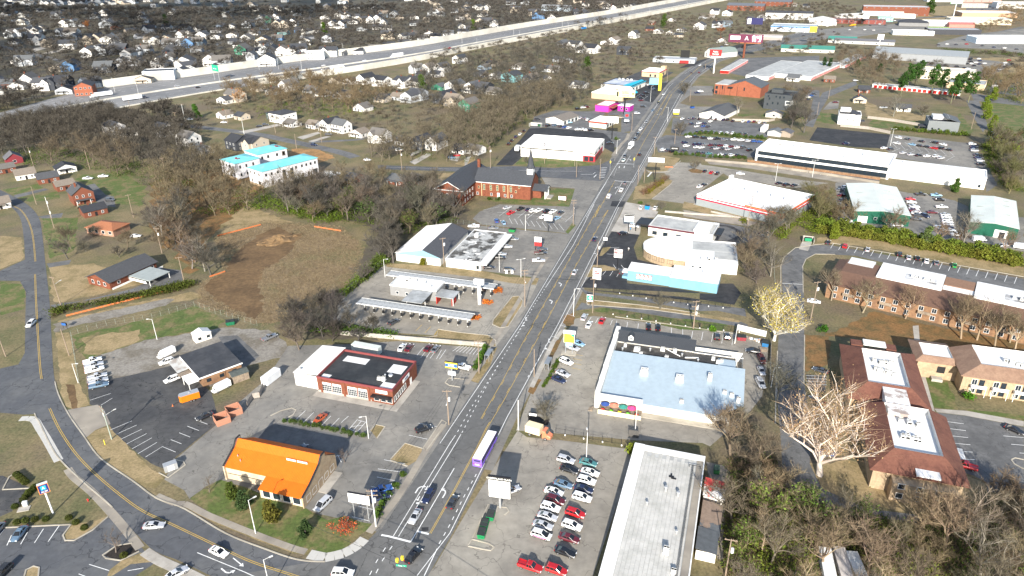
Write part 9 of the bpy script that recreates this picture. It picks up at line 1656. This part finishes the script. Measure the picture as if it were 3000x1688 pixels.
for i,p in enumerate(W('338,623 362,659 372,666 386,686 367,628 373,624 361,587 373,603 388,620 377,590')):plant(PINE[i%2],p,'tall green pine in the group by the cream hall',group='tall pines by the cream hall',s=RU(.95,1.25),c=(1.1,1.25,.9))
for i,p in enumerate(W('328,766 332,760 355,748 364,719')):plant(PINE[i%2],p,'dark evergreen among bare trees by the storage yard',group='dark evergreens by the storage yard',s=.6,c=(.7,.8,.8))
for i,p in enumerate(W('355,530 373,561 337,493 401,596')):plant(EVER[i%2],p,'pale green tree beside the lane at the right',group='pale green lane trees',s=1.1,c=(2.2,1.9,1))
for i,p in enumerate(W('-121.2,132.4 -117.5,127.2 -115.8,127.7 -113.7,128 -111.2,128.1 -105.9,128.4 -103.4,126.9 -100.5,125.2 -87.1,116.6')):plant(BALL,p,'clipped round bush beside the grocery bays','bush','clipped round bushes at the grocery',.95)
for P in(W('-128.1,144.1 -123.8,141'),W('-120.6,134.8 -121,138.6'),W('-120.6,136.7 -120.5,139.5')):
 for q in rsmp([P[0],P[1]],1.3):plant(BALL,q,'clipped hedge bush beside the dark grocery lot','bush','clipped hedge at the dark grocery lot',1.0)
for i,p in enumerate(W('-28.4,142.3 -29.5,137.9 -30.9,135.1 -31.3,133.7 -32,131.9 -32.4,130.1 -32.5,127.9')):plant(BUSH[i%2],p,'round green shrub along the roadside behind the white billboard','bush','roadside shrubs by the white billboard',.7,(1.1,1.2,.8))
for i,p in enumerate(W('-5.8,247.7 -8.9,238.2 -13,226.2')):plant(RBUSH,p,('rust coloured bush bed behind the pylon','rust coloured bush bed beside the pylon','rust coloured bush bed at the front canopy end')[i],'bush',None,1.5)
def hedge(label,P,step,k,s,c=None,group=None):
 for q in rsmp(P,step):plant(RC_(k),(q[0]+RU(-.3,.3),q[1]+RU(-.3,.3)),label,'hedge plant',group or label.split(',')[0],RU(s*.8,s*1.2),c)
hedge('hedge plant in the long yellow hedge above the motel bays',W('142.2,305.2 151.1,301.6 166,294.7 178.8,285.1 191.7,277.4 210,264.5'),2.6,YBUSH,1.0);hedge('hedge plant in the back row of the yellow motel hedge',W('146.1,313.6 159.2,306.3 177.7,294.4 190.1,284.8 214.4,271.1'),3,YBUSH,1.1,(.75,.9,.9))
hedge('green shrub in the parking hedge by the coupe',W('-64.9,165.9 -54.3,162.7')+W('-48.1,160.7 -42.9,158.9 -40.6,158.5'),1.5,BUSH,.55);hedge('hedge plant beside the bus shelter',W('-9.2,205.1 -10.9,196 -12.4,191.3'),1.5,BUSH,.8,(1,1.2,.7));hedge('shrub in the hedge between pub bays and pavement',W('14.9,196.8 12.1,189.3 9.2,181.2'),1.6,BUSH,.5,(1,1,.6))
hedge('hedge plant in the ivy hedge of the dealer lots',W('122,489 138,496 156,485 173,479'),4,BUSH,1.3);hedge('hedge plant at the front of the lower dealer lot',W('105,441 114,440 122,435 148,430'),3.5,BUSH,1.1);hedge('hedge plant behind the office car park',W('272,499 287,492 314,479'),4,BUSH,1.5,(1.2,1.1,.7));hedge('bare brown shrub on the parts shop verge',W('71,363 76,371 83,381 90,392'),3,SCRUB,1.0,(1.3,.9,.7));hedge('brown ivy shrub on the parts shop verge',W('73,366 86,385'),4,BUSH,1.1,(2.2,1.3,.6))
for lab,p,s,c in(('green bush at the corner of the balcony apartments',(134.1,172.8),1.3,(1,1.6,.6)),('bright green bush in the pub verge',(69.5,214.9),1,(1.2,1.6,.5)),('green bush under the motel trees',(107.5,214),1.2,(.6,1,.5)),('green bush in front of the white pub sign',(-41.2,158.5),.6,None),('olive bush by the parts shop corner pole',(111.7,320.1),1.3,(1.8,1.2,.6)),('dark shrub beside the motel wall',(127,241.2),1.1,(.5,.6,.5)),('dark shrub below the motel balcony',(139.7,233.1),1,(.5,.6,.5)),('dark green shrub on the motel lawn',(158.1,216.5),1,(.5,.7,.5)),('dark green shrub on the right motel lawn',(164.1,209.8),1,(.5,.7,.5)),('green shrub by the church wall',(-11,358),.9,(.6,.7,.5)),('green shrub along the church basement',(-7,358),.9,(.6,.7,.5)),('green bush beside the white cabin car',(67,349),.9,None),('green bush under the tyre shop pole',(73,481),1.2,None)):plant(RC_(BUSH),p,lab,'bush',None,s,c)
def brush(name,label,P,n,kind,mat,h=1.4,size=.22,wd=.05,group=None,c=None,free=False):
 x0,y0,x1,y1=bbox(P);pts=[];tries=0
 while len(pts)<n and tries<n*8:
  tries+=1;x,y=RU(x0,x1),RU(y0,y1)
  if inpoly(x,y,P)and(free or not blocked(x,y)):pts.append((x,y))
 if not pts:return
 rng=np.random.default_rng(len(name)+n);P2=np.zeros((len(pts),3));P2[:,:2]=pts
 if kind=='twig':k=7;B=np.repeat(P2,k,0)+rng.normal(size=(len(P2)*k,3))*(.25,.25,0);D=rng.normal(size=(len(B),3))*(.45,.45,.1);D[:,2]=rng.uniform(.5,1,len(B));D*=h*rng.uniform(.5,1,(len(B),1));V,F=blades(B,D,wd,rng)
 else:k=16;B=np.repeat(P2,k,0);B[:,2]+=rng.uniform(.15,1,len(B))**1*h;B[:,:2]+=rng.normal(size=(len(B),2))*.75*h**.5;V,F=leaves(B,size,rng,.7)
 o=stuff(name,npmesh(name,V,F,mat),label,'brush',group);o.color=(*(c or(1,1,1)),1)
I_=W('56.3,147.5 68.7,148.3 65.6,135.3 74.1,131.9 92,125.4 124,132.9 110.1,106.4 43.9,105.4 50.1,126.6')
brush('undergrowth','green undergrowth of the bottom right thicket',I_,1100,'leaf',LEAF,1.6,.24,c=(1.1,1.05,.8));brush('undergrowth','yellow green undergrowth at the foot of the bottom right thicket',W('50.4,126.5 66.7,124.2 84.1,121.8 94.8,113.8 88.1,106.7 74.8,114.5 55.4,109 45.3,109.2'),420,'leaf',HLEAF,2.2,.28,c=(.9,1,1));brush('brush_twigs','brown twiggy brush in the bottom right thicket',I_,5200,'twig',TWIG,3.0,c=(2.0,1.7,1.3))
FP=W('-139.2,307.9 -123,332 -117.4,329.9 -82.2,322.3')+W('-73.8,309.1 -65.5,294.4 -64.1,274 -65.5,255.9')+W('-67.7,240.9 -76,235.6 -82.3,226.5 -89.3,222.7 -118.4,238.9 -126.2,258.9 -120.7,270.3 -133.7,299.6')
DP=Excl(W('-119.1,310.5 -112.6,322.4 -100.5,308.3 -97.6,295.4 -99.3,280.6 -104.9,271.2 -101,256.9 -93.3,237.2 -93.3,227.8 -107.3,238.6 -119.7,250.3 -124,258.8 -119.1,268.9 -122.4,281.3 -121,297.7'));EXC.append(DP);brush('dry_grass','tall dry grass tufts of the brown field',FP,6500,'twig',leafmat('dry_stalks',(.255,.195,.12),.4),.8,wd=.07);brush('dry_scrub','dark scrub among the dry grass of the field',FP,2200,'twig',TWIG,1.2,c=(1.3,1.1,.85));EXC.remove(DP)
for lab,P,n,c in(('green scrub at the top of the dry field',W('-136,350 -119,343 -94.1,325.4 -83.2,326.9 -86,340 -107,349 -133,367'),260,(1.4,1.3,.65)),('green scrub under the thicket by the church',W('-119,336 -108,364 -63,349 -36,348 -26.2,324.8 -51,307.4 -74.4,323.8'),420,(1,.9,.6)),('brush along the left roadside bank',W('-172.3,236 -159,240 -131.6,259 -125.7,257.6 -133.4,250.6 -154.5,241 -167.8,235.9 -168.1,229.7'),330,(1,.8,.6)),('green brush in the left wood',W('-343,472 -317,481 -222,429 -167,387 -189,374 -250,422 -303,432'),500,(.9,.9,.7)),('green brush round the turquoise roofed houses',W('-162,341 -155,366 -154,386 -115,378 -121,352 -145,337'),160,(1.3,1.2,.6)),('green brush below the freeway wall',W('-215,606 -152,654 -104,584 -147,544 -193,546'),300,(1.6,1.5,.7)),('ivy on the bank behind the tyre workshop',W('-72.2,221.6 -40.3,215.8 -40.9,213.3 -68.9,216.5'),160,(1,1.1,.7)),('brush between the parts shop and the shed',W('125.4,327 149,348 167,351 151.9,306.6 139.1,302 134.3,314 121.9,294.6 119.1,307.7'),420,(1.7,1.4,.7)),('brush along the right lane by the office',W('306,455 321,468 284,396 273,361 264,361 282,407'),420,(1.3,1.1,.7)),('green brush in the middle wood above the church',W('-99,451 -56,490 6,626 52,680 15,548 -26,429'),420,(1.1,1,.7)),('scrub on the far right slope',W('459,709 509,721 413,574 410,637'),380,(1.4,1.1,.7)),('hedge brush along the warehouse lot',W('526,910 596,855 581,831 527,875'),300,(.8,.8,.6)),('brush behind the drive-in fence',W('-66.1,247.6 -56.9,286.5 -49.2,269.5 -58,237.3'),200,(1.3,1.2,.8))):
 brush('brush',lab,P,n,'leaf',LEAF,2.0,.3,c=c)
brush('brush_twigs','brown brush along the left roadside bank',W('-172.3,236 -159,240 -131.6,259 -125.7,257.6 -133.4,250.6 -154.5,241 -167.8,235.9 -168.1,229.7'),700,'twig',TWIG,1.8,c=(1,.85,.7));brush('leaf_rubble','pale stones and litter in the trailer yard',W('57.6,109 60.4,111.2 65.5,113.1 64.1,108.9'),40,'leaf',CONC,.15,.22)
mo=[];n=22
for i in range(9):
 r=7.5*(1-i/8)**.8;mo.append([(r*(1.4+.22*sin(j*2.3+i)+RU(-.1,.1))*cos(2*pi*j/n),r*(.85+.2*cos(j*1.7+i*.6)+RU(-.1,.1))*sin(2*pi*j/n),2.4*(i/8)**1.3+(RU(0,.35)if i else 0))for j in range(n)])
o=add('dirt_mound',MB().loft(mo,0,False,True),M('mound_earth',(.2,.125,.06),(.13,.085,.045),scale=.9,var=.3,s2=.3,bump=.8,bscale=2),None,(*(-107,305.2),0),35);tag(o,'heap of brown earth at the top of the bare dirt','mound')
dh=MB();DH=Excl(W('-1889,2742 -32,2146 -26,1274 -152,1022 -285,824 -385,720 -439,654 -471,638'))
for i in range(330):
 x,y=RU(DH.b[0],DH.b[2]),RU(DH.b[1],min(DH.b[3],2400))
 if not DH.hit(x,y)or blocked(x,y):continue
 w_,d_,h=RU(5,8),RU(6,10),RC_((3.5,6,6.5));a=radians(RC_((0,8,-35)));wc=RC_((0,0,0,1,2,3));f=lambda u,v,z:(x+u*cos(a)-v*sin(a),y+u*sin(a)+v*cos(a),z)
 for q in([f(-w_,-d_,0),f(w_,-d_,0),f(w_,-d_,h),f(0,-d_,h+3.4),f(-w_,-d_,h)],[f(w_,-d_,0),f(w_,d_,0),f(w_,d_,h),f(w_,-d_,h)],[f(-w_,d_,0),f(-w_,-d_,0),f(-w_,-d_,h),f(-w_,d_,h)]):dh.face(q,wc)
 dh.face([f(-w_-.4,-d_-.5,h-.2),f(0,-d_-.5,h+3.5),f(0,d_+.5,h+3.5),f(-w_-.4,d_+.5,h-.2)],4);dh.face([f(0,-d_-.5,h+3.5),f(w_+.4,-d_-.5,h-.2),f(w_+.4,d_+.5,h-.2),f(0,d_+.5,h+3.5)],4)
 for u in(-w_*.5,w_*.45):dh.face([f(u-.6,-d_-.03,h*.5),f(u+.6,-d_-.03,h*.5),f(u+.6,-d_-.03,h*.5+1.4),f(u-.6,-d_-.03,h*.5+1.4)],5)
 EXC.append(Excl([f(-w_-1,-d_-6,0)[:2],f(w_+1,-d_-6,0)[:2],f(w_+1,d_+1,0)[:2],f(-w_-1,d_+1,0)[:2]]))
stuff('distant_houses',dh.mesh('distant_houses',[WHITEW,col('far_grey',(.35,.36,.38)),col('far_tan',(.36,.31,.25)),col('far_slate',(.14,.17,.21)),col('far_roof',(.07,.073,.08)),DARK]),'small gabled houses among trees in the far upper left','houses')
def wood(name,label,P,n,h=(9,14),c=(1,1,1),nb=85,wd=.22,seed=1):
 rng=np.random.default_rng(seed);pts=[];x0,y0,x1,y1=bbox(P);tries=0
 while len(pts)<n and tries<n*10:
  tries+=1;x,y=rng.uniform(x0,x1),rng.uniform(y0,y1)
  if inpoly(x,y,P)and not blocked(x,y):pts.append((x,y))
 if not pts:return
 VV=[];protos=[]
 for q in range(5):
  d=rng.normal(size=(nb,3));d/=np.linalg.norm(d,axis=1,keepdims=True);d[:,2]=np.abs(d[:,2])*.9-.1;b=d*rng.uniform(.1,.55,(nb,1))*(.4,.4,.5)+(0,0,.52);v,_=blades(b,d*(.24,.24,.28)*rng.uniform(.6,1.2,(nb,1)),wd/11,rng);st=np.array([[-.016,0,0],[.016,0,0],[0,0,.7],[0,-.016,0],[0,.016,0],[0,0,.7]]);protos.append(np.concatenate([v,st]))
 for x,y in pts:a=rng.uniform(0,6.28);s=rng.uniform(*h);v=protos[rng.integers(5)]*s;VV.append(np.stack([v[:,0]*cos(a)-v[:,1]*sin(a)+x,v[:,0]*sin(a)+v[:,1]*cos(a)+y,v[:,2]],1))
 V=np.concatenate(VV);o=stuff(name,npmesh(name,V,np.arange(len(V)).reshape(-1,3),TWIG),label,'woodland');o.color=(*c,1)
UL=W('-2494,3159 -1181,1774 -648,1593 -238,1633 448,2051 475,1750 139,1192 -44,1033 -182,893 -268,770 -364,677 -358,569 -399,531 -444,498')
wood('distant_wood','bare winter trees among the houses beyond the freeway',UL,6500,(12,19),(.62,.63,.7),48,.42,3);wood('distant_wood','bare trees along the top of the picture',[(-1700,1500),(-900,1450),(-300,1500),(300,1700),(1500,1500),(2200,2300),(800,3400),(-2600,3200)],3500,(14,21),(.6,.62,.72),40,.5,4)  # dark bluish tint stands in for distance haze and shade on these trees
wood('distant_wood','bare trees between freeway and highway',W('-108,870 39,1047 304,1376 370,1226 290,869 214,843 154,790 101,657 72,659 23,725 -47,648'),750,c=(.9,.88,.9),wd=.3,seed=5);wood('distant_wood','bare trees around the far shopping street',W('432,1441 686,1598 584,1200 408,929 418,797 589,843 504,714 374,747 324,834 267,871'),420,c=(.8,.78,.8),wd=.3,seed=6)
wood('distant_wood','bare trees on the upper right slope',W('949,1475 1032,1522 776,1130 659,1039 677,1097 782,1201'),150,c=(1.4,1.2,.95),seed=7);wood('distant_wood','dark trees beside the freeway bridge at the left',W('-452,620 -428,672 -300,566 -291,610 -223,522 -217,476 -283,513 -336,504 -399,531'),420,c=(.6,.6,.64),wd=.3,seed=8);wood('distant_wood','bare garden trees between freeway and street',W('-270,609 -249,711 -111,723 -12,695 71,825 86,721 48,508 -53,513 -106,493 -170,519 -231,576'),420,(7,12),(1,.95,.88),wd=.26,seed=9)
CM=bpy.data.materials.new('shade_puff_veil');CM.use_nodes=True;nt=CM.node_tree;nt.nodes.remove(nt.nodes['Principled BSDF']);tr_=nt.nodes.new('ShaderNodeBsdfTransparent');df=nt.nodes.new('ShaderNodeBsdfTranslucent');mx=nt.nodes.new('ShaderNodeMixShader');mx.inputs[0].default_value=.42
nt.links.new(tr_.outputs[0],mx.inputs[1]);nt.links.new(df.outputs[0],mx.inputs[2]);nt.links.new(mx.outputs[0],nt.nodes['Material Output'].inputs[0])
mb=MB();n=0
while n<520:
 x,y=RU(-2300,-150),RU(620,2600);e=(-x-330)/420+(y-1100)/2200
 if T.random()>e*1.2:continue
 n+=1;z=620+RU(0,90);q=RU(28,75);k=(z)/math.tan(radians(SUN_EL));cx,cy=x-k*sin(radians(SUN_AZ)),y-k*cos(radians(SUN_AZ))
 mb.loft([[(cx+q*f*cos(2*pi*i/9),cy+q*f*sin(2*pi*i/9),z+dz)for i in range(9)]for f,dz in((.3,-6),(1,0),(.4,14))],0,True,True)
o=stuff('shade_puffs',mb.mesh('shade_puffs',CM),'unseen puffs added high above the left to shade the upper left','shade_puffs')  # half-transparent puffs added out of view to shade the upper left ground
